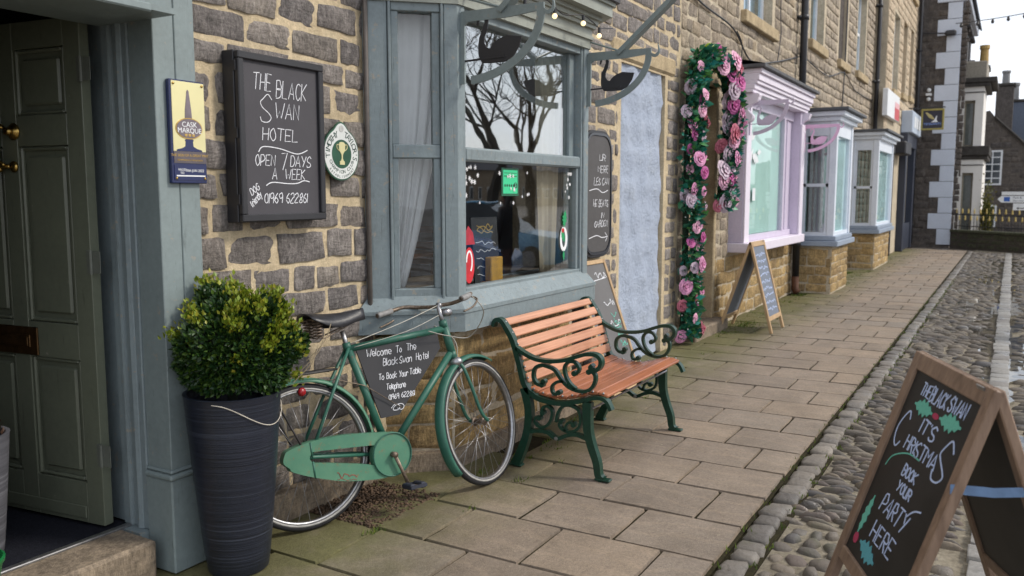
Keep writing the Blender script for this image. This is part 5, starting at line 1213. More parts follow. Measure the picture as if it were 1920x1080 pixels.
# first-floor window
def upper_window(parent, x0, x1, z0, z1, sill_mat, meeting=True, yrec=.14, frame=.06):
    y = W+yrec; b = MB(); b.box(x0, x0+frame, y, y+.06, z0, z1); b.box(x1-frame, x1, y, y+.06, z0, z1); b.box(x0+frame, x1-frame, y, y+.06, z1-frame, z1); b.box(x0+frame, x1-frame, y, y+.06, z0, z0+frame)
    if meeting: b.box(x0+frame, x1-frame, y+.002, y+.058, (z0+z1)/2-.03, (z0+z1)/2+.03); b.box((x0+x1)/2-.02, (x0+x1)/2+.02, y+.004, y+.05, z0+frame, z1-frame)
    w = obj('window', b, M_WHITE, parent); obj('window_pane', MB().box(x0+frame, x1-frame, y+.03, y+.034, z0+frame, z1-frame), M_GLASSB, w)
    obj('curtain_blind', MB().box(x0+.02, x1-.02, y+.12, y+.13, z0, z1), plain('pale_blind', (.5, .56, .66), .8, 0, .2, .1, 2), w)
    obj('window_sill', MB().box(x0-.12, x1+.12, W-.06, W+yrec, z0-.15, z0, .01), sill_mat, w); return w
upper_window(shop, 10.95, 12.40, 3.86, 5.4, M_LINT)
def shop_pipe(x, z0, z1, par, mat, r=.055, y=None):
    y = y or W-.085; b = MB().tube([(x, y, z0), (x, y, z1)], r, 12)
    z = z0+.5
    while z < z1: b.tube([(x, y, z), (x, y, z+.08)], r*1.28, 12); b.box(x-.1, x+.1, y+r*.6, W+.01, z+.02, z+.06); z += 1.75
    return obj('downpipe', b, mat, par, True)
M_PIPE = plain('black_pipe', (.018, .018, .022), .35, 0, .5, .3, 20)
dp = shop_pipe(14.0, .26, 8.6, shop, M_PIPE); obj('pipe_shoe', MB().tube([(14.0, W-.085, .28), (14.0, W-.085, .08), (13.99, W-.13, .02)], .06, 10), plain('rusty_pipe', (.10, .045, .025), .7, 0, .3, .4, 20), dp, True)
PINK = paint('pink_iron', lin(214, 172, 200)[:3], .45, lin(170, 130, 160)[:3], .3, .05)
bracket(10.60, 2.84, 2.70, .46, .40, M_LILAC, 'lilac iron bracket at the left end of the lilac shop window', 'lilac shop brackets', pole=False, k=.9, smat=M_LILAC)
bracket(13.62, 2.80, 2.62, .50, .40, PINK, 'pink iron bracket at the right end of the lilac shop window', 'lilac shop brackets', pole=False, k=.9, smat=PINK)

# ------------------------------------------------------------------ flower garland
gar = thing('flower_garland', 'garland of pink roses and green leaves framing the shop doorway', 'garland', (9.4, 2.95, 0)); rg = random.Random(61)
path = cr([(8.66, 2.96, .14), (8.67, 2.95, .8), (8.66, 2.95, 1.6), (8.67, 2.95, 2.35), (8.72, 2.94, 2.85), (8.98, 2.92, 3.02), (9.30, 2.90, 2.98), (9.62, 2.90, 2.92), (9.80, 2.90, 2.75), (9.86, 2.90, 2.45), (9.83, 2.92, 2.0), (9.77, 2.93, 1.5)], 8)
def gp(rr, spread=.10):
    p = path[rr.randrange(len(path))] + Vector((0, 0, rr.uniform(-.06, .06))); a = rr.uniform(0, 2*math.pi); r = spread*rr.uniform(.2, 1)**.6; o = Vector((math.cos(a)*r, -abs(math.sin(a))*r*1.1, rr.uniform(-.04, .04))); return p+o, (o+Vector((0, -.05, 0))).normalized()
obj('wire_stem', MB().tube(path, .035, 7), plain('dark_green_stem', (.01, .03, .015), .8), gar)
stuff(obj('leaves', leaf_cloud(3000, rg, lambda r: gp(r, .135), .09, 1.0, None), leafmat('garland_leaves', (.012, .08, .04), (.02, .16, .10), (.08, .25, .07), .45), gar))
stuff(obj('teal_leaves', leaf_cloud(900, rg, lambda r: gp(r, .15), .09, 1.2, None), leafmat('teal_leaves', (.01, .16, .14), (.02, .22, .16), (.10, .30, .05), .45), gar))
def rose(i):
    rr = random.Random(900+i); b = MB(); 
    for ring, (r, n, tilt) in enumerate(((.25, 4, .95), (.5, 6, .7), (.8, 8, .4), (1.0, 9, .15))):
        for k in range(n):
            a = 2*math.pi*k/n + ring*.5 + rr.uniform(-.15, .15); c, s_ = math.cos(a), math.sin(a); d = Vector((c, s_, 0)); tn = Vector((-s_, c, 0)); upv = Vector((0, 0, 1)); w_ = r*.62
            p0 = d*r*.25; p1 = d*r*(.85)+upv*(.55*tilt+.15); p2 = d*r*1.0+upv*(.6*tilt+.05)
            o = len(b.v); b.v += [tuple(p0-tn*w_*.35), tuple(p0+tn*w_*.35), tuple(p1+tn*w_*.8), tuple(p2+tn*w_*.3+d*.06), tuple(p2-tn*w_*.3+d*.06), tuple(p1-tn*w_*.8)]; b.f += [(o, o+1, o+2, o+5), (o+5, o+2, o+3, o+4)]
    b.ball((0, 0, .3), .28, 7, 5); return b.mesh('rose', True)
RM = [[rose(i) for i in range(3)] for _ in range(5)]
RC = [lin(214, 150, 186), lin(228, 176, 200), lin(196, 104, 160), lin(190, 110, 128), lin(206, 186, 200)]
for g_, c_ in zip(RM, RC):
    mt = plain('rose_petals', c_[:3], .65, 0, .3, .25, 30)
    for me in g_: me.materials.append(mt)
prev = []
for i in range(120):
    for tr in range(30):
        p, n = gp(rg, .15); p = p + n*.03
        if all((p-q).length > .085 for q in prev): break
    prev.append(p); top_ = p.x > 9.15; s_ = rg.uniform(.060, .098)*(1.2 if top_ else .85); q = (n+Vector((rg.uniform(-.5, .5), -.7, rg.uniform(-.3, .4)))).normalized().to_track_quat('Z', 'Y').to_euler()
    kid('rose', RM[rg.choice((0, 0, 1, 1, 2, 3, 3, 4))][rg.randrange(3)], None, gar, p, (s_, s_, s_), q)
fl = MB()
for i in range(150): p, n = gp(rg, .17); fl.ball(p, .008, 5, 4)
stuff(obj('fairy_lights', fl, plain('white_beads', (.8, .8, .8), .3), gar)); 
lm_ = MB()
for p in ((8.98, 2.84, 3.10), (9.38, 2.80, 2.92)): lm_.ball(p, .062, 8, 6)
obj('lime_bauble', lm_, plain('lime_green', (.28, .42, .01), .4), gar, True)

# ------------------------------------------------------------------ house with two pale blue bays
house = thing('terrace_house', 'sandstone terrace house with two pale blue box bay windows', 'building', (18.3, W, 0))
up3 = [(14.95, 16.10, 4.12, 5.9), (17.6, 18.5, 4.15, 5.9), (19.75, 20.9, 4.2, 6.0)]
hw3 = obj('wall', wallbox(MB(), 14.10, 22.35, -.1, 9.6, up3, W+.02, W+.40), M_MORTAR2, house); rw = random.Random(44)
lay(hw3, coursed(14.11, 22.33, 0, 9.2, [(a-.14, b+.14, c-.16, d+.02) for a, b, c, d in up3], (.14, .2), (.2, .48), .026, rw), M_STONE4, W+.02, rw, (.010, .024), .03, 0)
for a, b, c, d in up3[::2]: upper_window(house, a, b, c, d, M_LINT)
bw = MB().box(17.6, 18.5, W+.10, W+.16, 4.15, 5.9); obj('blocked_window', bw, M_STONED, house); obj('window_sill', MB().box(17.48, 18.62, W-.06, W+.1, 4.0, 4.148, .01), M_LINT, house)
M_PALEB = paint('pale_blue_paint', lin(212, 219, 230)[:3], .45, lin(150, 160, 176)[:3], .3, .05); M_SILLB = paint('sill_blue_grey', lin(140, 152, 168)[:3], .5, lin(110, 118, 130)[:3], .35, .06)
def box_bay(x0, x1, yf, zs, zt, sash_side=True):
    b = MB(); yb = W; p = .11
    b.box(x0, x0+p, yf, yf+p, zs, zt, .006); b.box(x1-p, x1, yf, yf+p, zs, zt, .006); b.box(x0, x0+.08, yb-.10, yb, zs, zt, .004); b.box(x1-.08, x1, yb-.10, yb, zs, zt, .004)
    for z0, z1 in ((zs, zs+.06), (zt-.22, zt)): b.box(x0+p, x1-p, yf+.02, yf+.09, z0, z1); b.box(x0+.015, x0+.09, yf+p, yb-.1, z0, z1); b.box(x1-.09, x1-.015, yf+p, yb-.1, z0, z1)
    b.box(x0+p, x0+p+.05, yf+.03, yf+.09, zs+.06, zt-.22); b.box(x1-p-.05, x1-p, yf+.03, yf+.09, zs+.06, zt-.22)
    b.box(x0+.025, x0+.07, yf+p, yb-.10, (zs+zt)/2-.12, (zs+zt)/2-.07); b.box(x0+.025, x0+.07, yf+p, yf+p+.04, zs+.06, zt-.22); b.box(x0+.025, x0+.07, yb-.15, yb-.101, zs+.06, zt-.22)
    o = obj('bay_window', b, M_PALEB, house)
    obj('window_pane', MB().box(x0+p+.05, x1-p-.05, yf+.06, yf+.064, zs+.06, zt-.22), glassmat('bay_glass', 1.12, (.96, .99, .99), .0), o); obj('window_pane', MB().box(x0+.045, x0+.049, yf+p+.04, yb-.15, zs+.06, zt-.22), M_GLASSB, o); obj('window_pane', MB().box(x1-.049, x1-.045, yf+p, yb-.1, zs+.06, zt-.22), M_GLASSB, o)
    obj('window_sill', MB().box(x0-.07, x1+.07, yf-.08, yb, zs-.16, zs-.075, .008).box(x0-.03, x1+.03, yf-.04, yb, zs-.07, zs-.001, .006), M_SILLB, o)
    c = MB(); c.box(x0-.05, x1+.05, yf-.05, yb, zt+.001, zt+.07, .006); c.box(x0-.12, x1+.12, yf-.12, yb, zt+.071, zt+.15, .01); obj('cornice', c, M_PALEB, o)
    d = MB().box(x0-.18, x1+.18, yf-.18, yb, zt+.151, zt+.20, .006); obj('bay_roof', d, plain('dark_slate', (.075, .08, .09), .6), o)
    obj('reflection_sheet', MB().box(x0+.17, x1-.17, yf+.085, yf+.089, zs+.06, zt-.22), plain('pane_reflection_teal', (.45, .60, .62), .8, 0, .2, .2, 3), o)  # sheet added behind the front pane; its pale teal stands in for reflection
    cv = MB()
    for k in range(5): cv.box(x0+.16, x0+.20, yf+.16+k*.075, yf+.205+k*.075, zs+.02, zt-.1, .015)
    obj('net_curtain', cv, plain('cream_net', (.62, .60, .50), .8), o)
    bs = MB().box(x0+.03, x1-.03, yf+.02, yb+.01, -.1, zs-.161); base = obj('bay_base', bs, M_MORTAR2, house); rb = random.Random(int(x0*10))
    lay(base, coursed(0, x1-x0-.06, .02, zs-.165, [], (.1, .16), (.2, .42), .016, rb), M_STONE3, 0, rb, (.008, .018), .025, 300, (x0+.03, yf+.02, 0), (1, 0, 0))
    lay(base, coursed(0, yb-yf-.02, .02, zs-.165, [], (.1, .16), (.2, .42), .016, rb), M_STONE3, 0, rb, (.008, .018), .025, 300, (x0+.03, yb, 0), (0, -1, 0))
box_bay(14.22, 15.75, 2.42, .92, 2.72); box_bay(19.30, 21.75, 2.45, .92, 2.72)
shop_pipe(22.2, .2, 9.0, house, M_PIPE, .05)

# ------------------------------------------------------------------ last house of the row
last = thing('tall_house', 'tall pale house at the end of the row with narrow sash windows', 'building', (25.8, W, 0))
up4 = [(23.6, 24.7, 4.2, 6.1), (25.6, 26.5, 4.3, 6.2), (27.4, 28.2, 4.4, 6.3), (27.3, 28.2, 7.2, 8.6)]
lw4 = obj('wall', wallbox(MB(), 22.35, 29.15, -.1, 10.5, up4 + [(26.2, 28.0, .75, 2.9), (23.05, 23.95, 0, 2.5)], W+.02, W+.40), M_MORTAR2, last); rw = random.Random(55)
lay(lw4, coursed(22.36, 29.12, 0, 10, [(a-.12, b+.12, c-.16, d+.02) for a, b, c, d in up4] + [(22.9, 28.4, -1, 3.3)], (.17, .26), (.3, .65), .026, rw), stone('pale_terrace_stone', stone_cols((190, 172, 148), (172, 156, 134), (200, 182, 156)), .92, (.14, .12, .10), .3, .6, 30), W+.02, rw, (.008, .02), .03, 0)
upper_window(last, *up4[0], M_LINT, frame=.09); upper_window(last, *up4[3], M_LINT, frame=.09)
for q in up4[1:3]: obj('blocked_window', MB().box(q[0], q[1], W+.16, W+.20, q[2], q[3]), plain('ochre_infill', (.30, .21, .11), .9), last); obj('window_sill', MB().box(q[0]-.1, q[1]+.1, W-.06, W+.16, q[2]-.15, q[2], .01), M_LINT, last)
M_DKSHOP = paint('dark_blue_shopfront', (.018, .024, .045), .4, (.04, .045, .05), .4, .05)
sf = MB(); sf.box(25.85, 26.15, 2.86, W+.1, .0, 3.0, .01); sf.box(28.05, 28.35, 2.86, W+.1, 0, 3.0, .01); sf.box(25.85, 28.35, 2.84, W+.1, 2.9, 3.25, .01); sf.box(26.15, 28.05, 2.9, W+.1, 0, .75, .01); sfo = obj('shopfront', sf, M_DKSHOP, last)
obj('window_pane', MB().box(26.15, 28.05, W+.05, W+.055, .75, 2.9), glassmat('dark_shop_glass', 1.7, (.3, .4, .42)), sfo); obj('shop_interior', MB().box(26.1, 28.1, W+.5, W+.6, .5, 3.0), plain('teal_dark', (.04, .10, .11), .8), sfo)
dd = MB().box(23.06, 23.94, W+.12, W+.18, .0, 2.5); obj('door', dd, M_DKSHOP, last); obj('door_surround', MB().box(22.92, 23.05, W-.06, W+.05, 0, 2.6, .01).box(23.95, 24.08, W-.06, W+.05, 0, 2.6, .01).box(22.92, 24.08, W-.08, W+.05, 2.6, 2.8, .01), plain('dark_surround', (.03, .03, .035), .5), last)
obj('door_hood', MB().box(24.3, 25.7, 2.72, W+.02, 2.62, 2.95, .03), plain('dark_canopy', (.012, .012, .016), .5), last)
shop_pipe(28.95, .1, 10, last, M_PIPE, .05)
# shop signs on the row
t = thing('shop_sign', 'white and red fascia sign above the right-hand pale blue bay', 'shop sign', (23.0, 2.9, 3.7))
obj('panel', MB().box(21.95, 24.3, 2.90, W+.0, 3.42, 4.05, .01), M_WHITE, t); obj('red_lower_corner', MB().box(23.35, 24.28, 2.894, 2.899, 3.44, 3.72), plain('red_vinyl', (.55, .03, .04), .4), t)
ms = type_mesh('TAKEAWAY', .0, Matrix.Identity(4)) if False else None
obj('pale_red_band', MB().box(23.35, 24.28, 2.894, 2.899, 3.722, 3.86), plain('pink_vinyl', (.75, .40, .42), .4), t)
t = thing('shop_sign', 'grey boxed fascia sign above the dark blue shopfront', 'shop sign', (27.2, 2.8, 3.5))
obj('box', MB().box(25.9, 28.3, 2.72, W, 3.26, 3.86, .02), paint('grey_sign', lin(176, 188, 204)[:3], .5, lin(120, 130, 146)[:3], .3, .04), t); b = MB()
for i in range(3): b.box(26.3+.6*i, 26.75+.6*i, 2.712, 2.719, 3.42, 3.72)
obj('pale_panels', b, M_WHITE, t)
t = thing('hanging_sign', 'black square hanging sign with a gold frame and a feather mark', 'hanging sign', (27.6, 2.1, 3.7)); HM = frame_matrix((27.6, 2.42, 3.42), (0, -1, 0), (0, 0, 1))
obj('frame', MB().box(0, .60, 0, .05, -.03, .03, .005).box(0, .60, .55, .60, -.03, .03, .005).box(0, .05, .051, .549, -.03, .03, .005).box(.55, .60, .051, .549, -.03, .03, .005).xf(HM), plain('ochre_gold', (.32, .27, .07), .5), t); obj('panel', MB().box(.05, .55, .05, .55, -.012, .012).xf(HM), plain('sign_black', (.015, .015, .03), .4), t)
b = MB(); b.prism([(.10, .50), (.16, .50), (.27, .42), (.36, .30), (.30, .30), (.20, .36)], HM @ Matrix.Translation((0, 0, .0125)), .002); obj('feather', b, plain('gold_feather', (.45, .38, .16), .4), t)
b = MB(); b.prism([(.34, .28), (.40, .40), (.42, .40), (.40, .30), (.44, .22), (.26, .22)], HM @ Matrix.Translation((0, 0, .0125)), .002); obj('white_mark', b, M_WHITE, t)
obj('lettering', type_mesh('TENNANTS', .088, HM @ Matrix.Translation((.30, .17, .0125)), .002), plain('blue_letters', (.25, .38, .8), .5), t)
obj('arm', MB().tube([(27.6, W, 4.06), (27.6, 1.80, 4.06)], .016, 6).tube([(27.6, 2.35, 4.06), (27.6, 2.35, 4.01)], .008, 5).tube([(27.6, 1.9, 4.06), (27.6, 1.9, 4.01)], .008, 5), M_BLACK, t)

last.location.y -= .27          # the last house stands a little forward of the row
for o_ in [o for o in COL.objects if o.parent is None and o.name.startswith('shop_sign')]: o_.location.y -= .25

# ------------------------------------------------------------------ corner building with painted quoins
corner = thing('corner_building', 'dark stone corner building with white painted quoins', 'building', (30, 2.4, 0)); CX = 29.25
cwm = MB().box(CX, 36, 1.62, 9, -.2, 7.35); gb = MB().prism([(1.62, 7.35), (9, 7.35), (5.3, 10.2)], Matrix(((0, 0, 1, CX), (1, 0, 0, 0), (0, 1, 0, 0), (0, 0, 0, 1))), 6.7); cwm.add(gb.v, gb.f)
cwo = obj('wall', cwm, M_STONED, corner); rw = random.Random(66)
lay(cwo, coursed(0, 2.2, 0, 7.3, [], (.15, .22), (.25, .5), .025, rw), M_STONED, 0, rw, (.0, .012), .03, 0, (CX, 3.6, 0), (0, -1, 0))
lay(cwo, coursed(0, 6.5, 0, 7.3, [], (.15, .22), (.3, .6), .025, rw), M_STONED, 0, rw, (.0, .012), .03, 0, (CX, 1.62, 0), (1, 0, 0))
M_QU = paint('quoin_white_paint', lin(196, 204, 218)[:3], .6, lin(160, 166, 178)[:3], .3, .1)
for i in range(15):
    z = .04+i*.482; L = .62 if i % 2 else .36; w_ = .10
    obj('quoin', MB().box(CX-.03, CX+w_, 1.59, 1.62+L, z+.006, z+.476, .01), M_QU, corner)
obj('eaves_band', MB().box(CX-.06, 36, 1.40, 2.28, 7.28, 7.50, .02), M_QU, corner)
rf = MB().add([(CX-.1, 1.3, 7.45), (36, 1.3, 7.45), (36, 5.3, 10.4), (CX-.1, 5.3, 10.4), (CX-.1, 1.3, 7.52), (36, 1.3, 7.52), (36, 5.3, 10.47), (CX-.1, 5.3, 10.47)], [(3, 2, 1, 0), (4, 5, 6, 7), (0, 1, 5, 4), (1, 2, 6, 5), (2, 3, 7, 6), (3, 0, 4, 7)]); obj('roof', rf, plain('slate_roof', (.06, .062, .07), .6), corner)
for z in (1.2, 2.6, 4.0, 5.35): obj('stone_bracket', MB().box(CX+.9, CX+1.1, 1.42, 1.62, z*.0+6.0+z*.2, z*.0+6.1+z*.2, .01), M_STONED, corner)
gu = MB()
for x_ in (29.9, 31.0, 32.4): gu.box(x_, x_+.9, 1.38, 1.62, 6.62-.0*x_, 6.72, .02); gu.box(x_+.1, x_+.8, 1.50, 1.62, 5.0, 6.6)
obj('window_hood', gu, plain('dark_hood', (.05, .05, .055), .7), corner)
t = thing('wall_lamp', 'small dark bracket lamp on the corner building side wall', 'lamp', (CX, 2.75, 5)); obj('body', MB().box(CX-.18, CX-.04, 2.30, 2.46, 4.55, 4.62, .01).ball((CX-.11, 2.38, 4.72), .06, 8, 6).ball((CX-.11, 2.38, 4.45), .06, 8, 6), M_WHITE, t)
t = thing('street_lamp', 'dark lamp head on an arm high on the corner building', 'lamp', (CX, 2.2, 6.6)); obj('arm', MB().tube([(CX-.12, 2.62, 6.42), (CX-.12, 1.95, 6.36)], .02, 6), M_BLACK, t); obj('lamp_head', MB().box(CX-.2, CX-.04, 1.72, 2.02, 6.28, 6.44, .04), M_BLACK, t)

# ------------------------------------------------------------------ white-fronted building and the dark gable behind
wb = thing('white_building', 'white rendered two-storey bay with dark parapets beyond the corner building', 'building', (31.5, 1.2, 0)); WX = 31.0
M_WR = paint('white_render', lin(222, 218, 212)[:3], .7, lin(180, 176, 170)[:3], .3, .06); M_DKC = plain('dark_coping', (.06, .055, .05), .8, 0, .2, .4, 8)
def storey(z0, z1, yl, yr):
    b = MB(); w_ = yl-yr; b.box(WX, WX+.4, yl-w_*.32, yl, z0, z1); b.box(WX, WX+.4, yr, yr+w_*.30, z0, z1); b.box(WX+.001, WX+.4, yr+w_*.30, yl-w_*.32, z1-.42, z1); b.box(WX+.4, WX+3, yr, yr+.3, z0, z1); b.box(WX+.4, WX+3, yl-.3, yl, z0, z1)
    o = obj('wall', b, M_WR, wb); p = obj('window', MB().box(WX+.18, WX+.24, yr+w_*.30, yl-w_*.32, z0, z1-.42), plain('stone_frame', (.28, .25, .19), .7), o)
    obj('window_pane', MB().box(WX+.172, WX+.178, yr+w_*.36, yl-w_*.38, z0+.05, z1-.5), plain('dim_glass', (.10, .11, .10), .1), o)
    obj('string_course', MB().box(WX-.02, WX+.42, yr-.02, yl+.02, z1-.19, z1-.16), M_DKC, o)
storey(0.0, 2.68, 1.72, .88); storey(3.1, 4.95, 1.74, .96)
b = MB(); b.box(WX-.05, WX+3, .76, 1.78, 2.681, 2.80, .01); b.box(WX-.12, WX+3, .72, 1.80, 2.80, 3.10, .02); obj('parapet', b, M_DKC, wb); b = MB(); b.box(WX-.10, WX+3, .80, 1.80, 4.951, 5.06, .01); b.box(WX-.14, WX+3, .62, 1.86, 5.06, 5.22, .02); obj('parapet', b, M_DKC, wb)
b = MB(); b.box(WX+.1, WX+2.5, .92, 1.75, 5.221, 5.75, .02); obj('attic_block', b, plain('buff_block', (.30, .27, .22), .8), wb)
def chimney(x, y0, y1, z0, z1, mat, pots, label):
    t = thing('chimney', label, 'chimney', (x, (y0+y1)/2, z0)); obj('stack', MB().box(x, x+.9, y0, y1, z0, z1, .02), mat, t); obj('cap', MB().box(x-.06, x+.96, y0-.06, y1+.06, z1, z1+.12, .02), M_DKC, t)
    for (py, ph, pr, m_) in pots: obj('chimney_pot', MB().lathe([(pr, z1+.12), (pr*.9, z1+.12+ph*.8), (pr*1.12, z1+.12+ph*.84), (pr*1.1, z1+.12+ph), (pr*.7, z1+.12+ph)], (x+.45, py, 0), 12), m_, t)
M_POTB = plain('buff_clay', (.42, .28, .10), .8); M_POTG = plain('grey_clay', (.22, .22, .22), .8)
chimney(33.2, .95, 1.75, 5.0, 5.75, plain('buff_stack', (.30, .27, .22), .8), [(1.10, .72, .14, M_POTB), (1.50, .25, .12, M_POTG)], 'buff chimney with one tall clay pot above the white building')
gable = thing('gable_house', 'dark stone gable house at the right edge behind the railings', 'building', (40, 0, 0)); GX = 40.0
g_ = MB().prism([(1.3, 0), (1.3, 5.2), (.55, 4.9), (-1.1, 2.95), (-4, 0.6), (-4, 0)], Matrix(((0, 0, 1, GX), (1, 0, 0, 0), (0, 1, 0, 0), (0, 0, 0, 1))), 6)
g_ = MB().prism([(2.5, -.2), (2.5, 4.6), (1.0, 4.95), (.75, 4.62), (-.45, 3.38), (-4.5, 3.0), (-4.5, -.2)], Matrix(((0, 0, 1, GX), (1, 0, 0, 0), (0, 1, 0, 0), (0, 0, 0, 1))), 6)
gw = obj('wall', g_, M_STONED, gable); rw = random.Random(71); lay(gw, [r for r in coursed(0, 7, .1, 4.6, [(1.3, 2.05, 1.75, 3.45), (1.45, 2.0, 0, 1.2)], (.16, .24), (.3, .6), .03, rw) if 2.5-(r[0]) > 0 or True if r[3] < 4.6-1.03*max(0, r[1]-1.7)], M_STONED, 0, rw, (.0, .012), .03, 0, (GX, 2.5, 0), (0, -1, 0))
obj('roof_edge', MB().tube([(GX-.06, .8, 4.68), (GX-.06, -.5, 3.38)], .05, 6), M_DKC, gable)
def gwin(y0, y1, z0, z1, n):
    b = MB(); fw = .07; b.box(GX-.05, GX-.005, y0, y0+fw, z0, z1); b.box(GX-.05, GX-.005, y1-fw, y1, z0, z1); b.box(GX-.05, GX-.006, y0+fw, y1-fw, z0, z0+fw); b.box(GX-.05, GX-.006, y0+fw, y1-fw, z1-fw, z1)
    for k in range(1, n): z = z0+(z1-z0)*k/n; b.box(GX-.045, GX-.006, y0+fw, y1-fw, z-.02, z+.02)
    b.box(GX-.044, GX-.006, (y0+y1)/2-.02, (y0+y1)/2+.02, z0+fw, z1-fw)
    w = obj('window', b, M_WHITE, gable); obj('window_pane', MB().box(GX-.03, GX-.025, y0+fw, y1-fw, z0+fw, z1-fw), plain('dark_glass', (.03, .04, .05), .1), w)
gwin(.45, 1.15, 1.95, 3.35, 5); gwin(.55, 1.05, .25, 1.15, 3)
chimney(41.5, .20, .85, 4.0, 6.05, M_STONED, [(.52, .55, .15, M_POTG)], 'dark stone chimney with one pot behind the white building'); chimney(44, -.75, .35, 3.0, 5.6, plain('blue_slate_stack', (.10, .12, .16), .8), [(.18, .75, .17, M_POTG), (-.45, .72, .17, M_POTG)], 'broad slate-blue chimney with two pots at the right edge')
rg2 = thing('far_house', 'slate roof ridge of a distant house at the far right', 'building', (55, -1.5, 0)); obj('roof', MB().prism([(-.6, 4.8), (-6, 4.9), (-6, 0), (-.6, 0)], Matrix(((0, 0, 1, 55), (1, 0, 0, 0), (0, 1, 0, 0), (0, 0, 0, 1))), 5), plain('distant_slate', (.10, .11, .14), .8), rg2)

# low wall with railings
t = thing('garden_wall', 'low dark mossy stone wall under the railings', 'wall', (28.0, .6, 0)); A_, B_ = Vector((29.2, 1.60, 0)), Vector((26.4, -1.2, 0)); al = (B_-A_).normalized(); nr = Vector((al.y, -al.x, 0)); Lw = (B_-A_).length
WMt = frame_matrix(A_, al, (0, 0, 1)); obj('wall', MB().box(0, Lw, -.1, .44, -.3, -.012).xf(WMt), M_MORTARD, t); rw = random.Random(81)
M_MOSSY = stone('mossy_stone', stone_cols((84, 86, 70), (70, 70, 62), (92, 90, 74)), .95, (.02, .03, .012), .6, .8, 20)
lay(t, coursed(0, Lw, .0, .44, [], (.12, .17), (.25, .5), .02, rw), M_MOSSY, 0, rw, (-.012, .0), .03, 300, A_, al); obj('coping', MB().box(0, Lw, .441, .52, -.33, .03, .015).xf(WMt), M_MOSSY, t)
t = thing('railings', 'black iron railings with gold finials on the low wall', 'railing', (28.0, .6, .5)); r_ = MB()
for z in (.62, .96): r_.box(0, Lw, z, z+.025, -.165, -.135)
obj('rail', r_.xf(WMt), M_BLACK, t); fin = MB().lathe([(.0, -.03), (.022, -.01), (.028, .02), (.015, .05), (.024, .07), (.0, .14)], (0, 0, 0), 7).mesh('finial', True); fin.materials.append(plain('gold_leaf', (.72, .55, .2), .35, .7)); n = int(Lw/.115)
bar = MB().tube([(0, 0, .5), (0, 0, 1.0)], .009, 6).mesh('bar'); bars = MB().tube([(0, 0, .5), (0, 0, .80)], .008, 6).mesh('bar')
for i in range(n):
    p = A_+al*(.06+i*.115)-nr*.15; tall = i % 2 == 0
    kid('bar', bar if tall else bars, M_BLACK, t, p); kid('finial', fin, None, t, (p.x, p.y, 1.03 if tall else .83))
t = thing('direction_sign', 'white arrow-ended finger sign with a blue symbol pointing left', 'road sign', (27.5, -.5, 0)); DM2 = frame_matrix((26.6, .36, 1.36), (0, -1, 0), (0, 0, 1))
obj('post', MB().tube([(26.65, -.62, -.1), (26.65, -.62, 2.6)], .045, 8), M_POTG, t); obj('arrow_panel', MB().prism([(0, .09), (.09, 0), (1.05, 0), (1.05, .18), (.09, .18)], DM2, .02), M_WHITE, t); obj('top_panel', MB().box(.09, 1.05, .20, .29, 0, .02).xf(DM2), M_WHITE, t); obj('blue_symbol', MB().box(.15, .29, .03, .15, .0205, .023).xf(DM2), plain('sign_blue', (.02, .10, .42), .4), t)
obj('lettering', join_meshes([type_mesh('Park &', .075, DM2 @ Matrix.Translation((.46, .13, .0205)), .002), type_mesh('Disc zone', .06, DM2 @ Matrix.Translation((.48, .05, .0205)), .002)]), M_NAVY, t)
t = thing('direction_sign', 'plain pale sign panel with a black left arrow under the finger sign', 'road sign', (27.5, -.5, 1.2)); obj('panel', MB().box(.37, 1.0, -.20, -.02, 0, .02).xf(DM2), M_WHITE, t); obj('arrow', MB().prism([(.45, -.15), (.50, -.19), (.50, -.16), (.66, -.16), (.66, -.14), (.50, -.14), (.50, -.11)], DM2 @ Matrix.Translation((0, 0, .0205)), .002), M_BLACK, t)
# climbing plant and shrub by the gable
rl = random.Random(90); t = thing('shrub', 'yellow-green shrub climbing beside the white building', 'shrub', (31.3, .75, .3)); stuff(obj('foliage', leaf_cloud(1500, rl, lambda rr: (Vector((31.1+rr.gauss(0, .12), .72+rr.gauss(0, .09), .4+abs(rr.gauss(0, .55)))), Vector((-1, -.3, .5))), .085, 1, None), leafmat('climber_leaves', (.06, .08, .015), (.14, .15, .02), (.25, .2, .04)), t)); obj('stem', MB().tube([(31.1, .72, 0), (31.1, .72, .8)], .02, 5), M_SOIL, t)

# ------------------------------------------------------------------ string lights over the square and cables on the walls
t = thing('string_lights', 'festoon of small dark bulbs strung across the sky at the top right', 'string lights', (27, .5, 6)); wp = [(27.5-.35*i, 1.65-.55*i, 6.34-.035*i*(6-i)*.25) for i in range(8)]; wp = cr(wp, 6)
obj('wire', MB().tube(wp, .012, 5), M_BLACK, t)
for i in range(2, len(wp), 4): obj('bulb', MB().lathe([(0, -.13), (.03, -.12), (.045, -.08), (.03, -.03), (.02, 0)], wp[i], 7), M_BLACK, t)
def cable(pts, r, label, n=8): return tag(obj('wall_cable', MB().tube(cr(pts, n), r, 5), M_BLACK, None), label, 'cable')
cable([(8.2, W-.02, 3.75), (9.2, W-.02, 3.62), (10.4, W-.02, 3.55), (11.2, W-.025, 3.28), (12.4, W-.02, 3.42), (14.05, W-.02, 3.72)], .011, 'black cable sagging across the stone above the lilac shop')
cable([(10.55, W-.02, 3.55), (10.75, W-.03, 3.42), (10.72, W-.03, 3.22)], .007, 'short loose cable end dangling above the lilac shop cornice')
cable([(12.75, W-.02, 5.0), (12.72, W-.02, 4.2), (12.78, W-.02, 3.85), (12.62, W-.02, 3.45)], .007, 'thin cable running down beside the first-floor window')
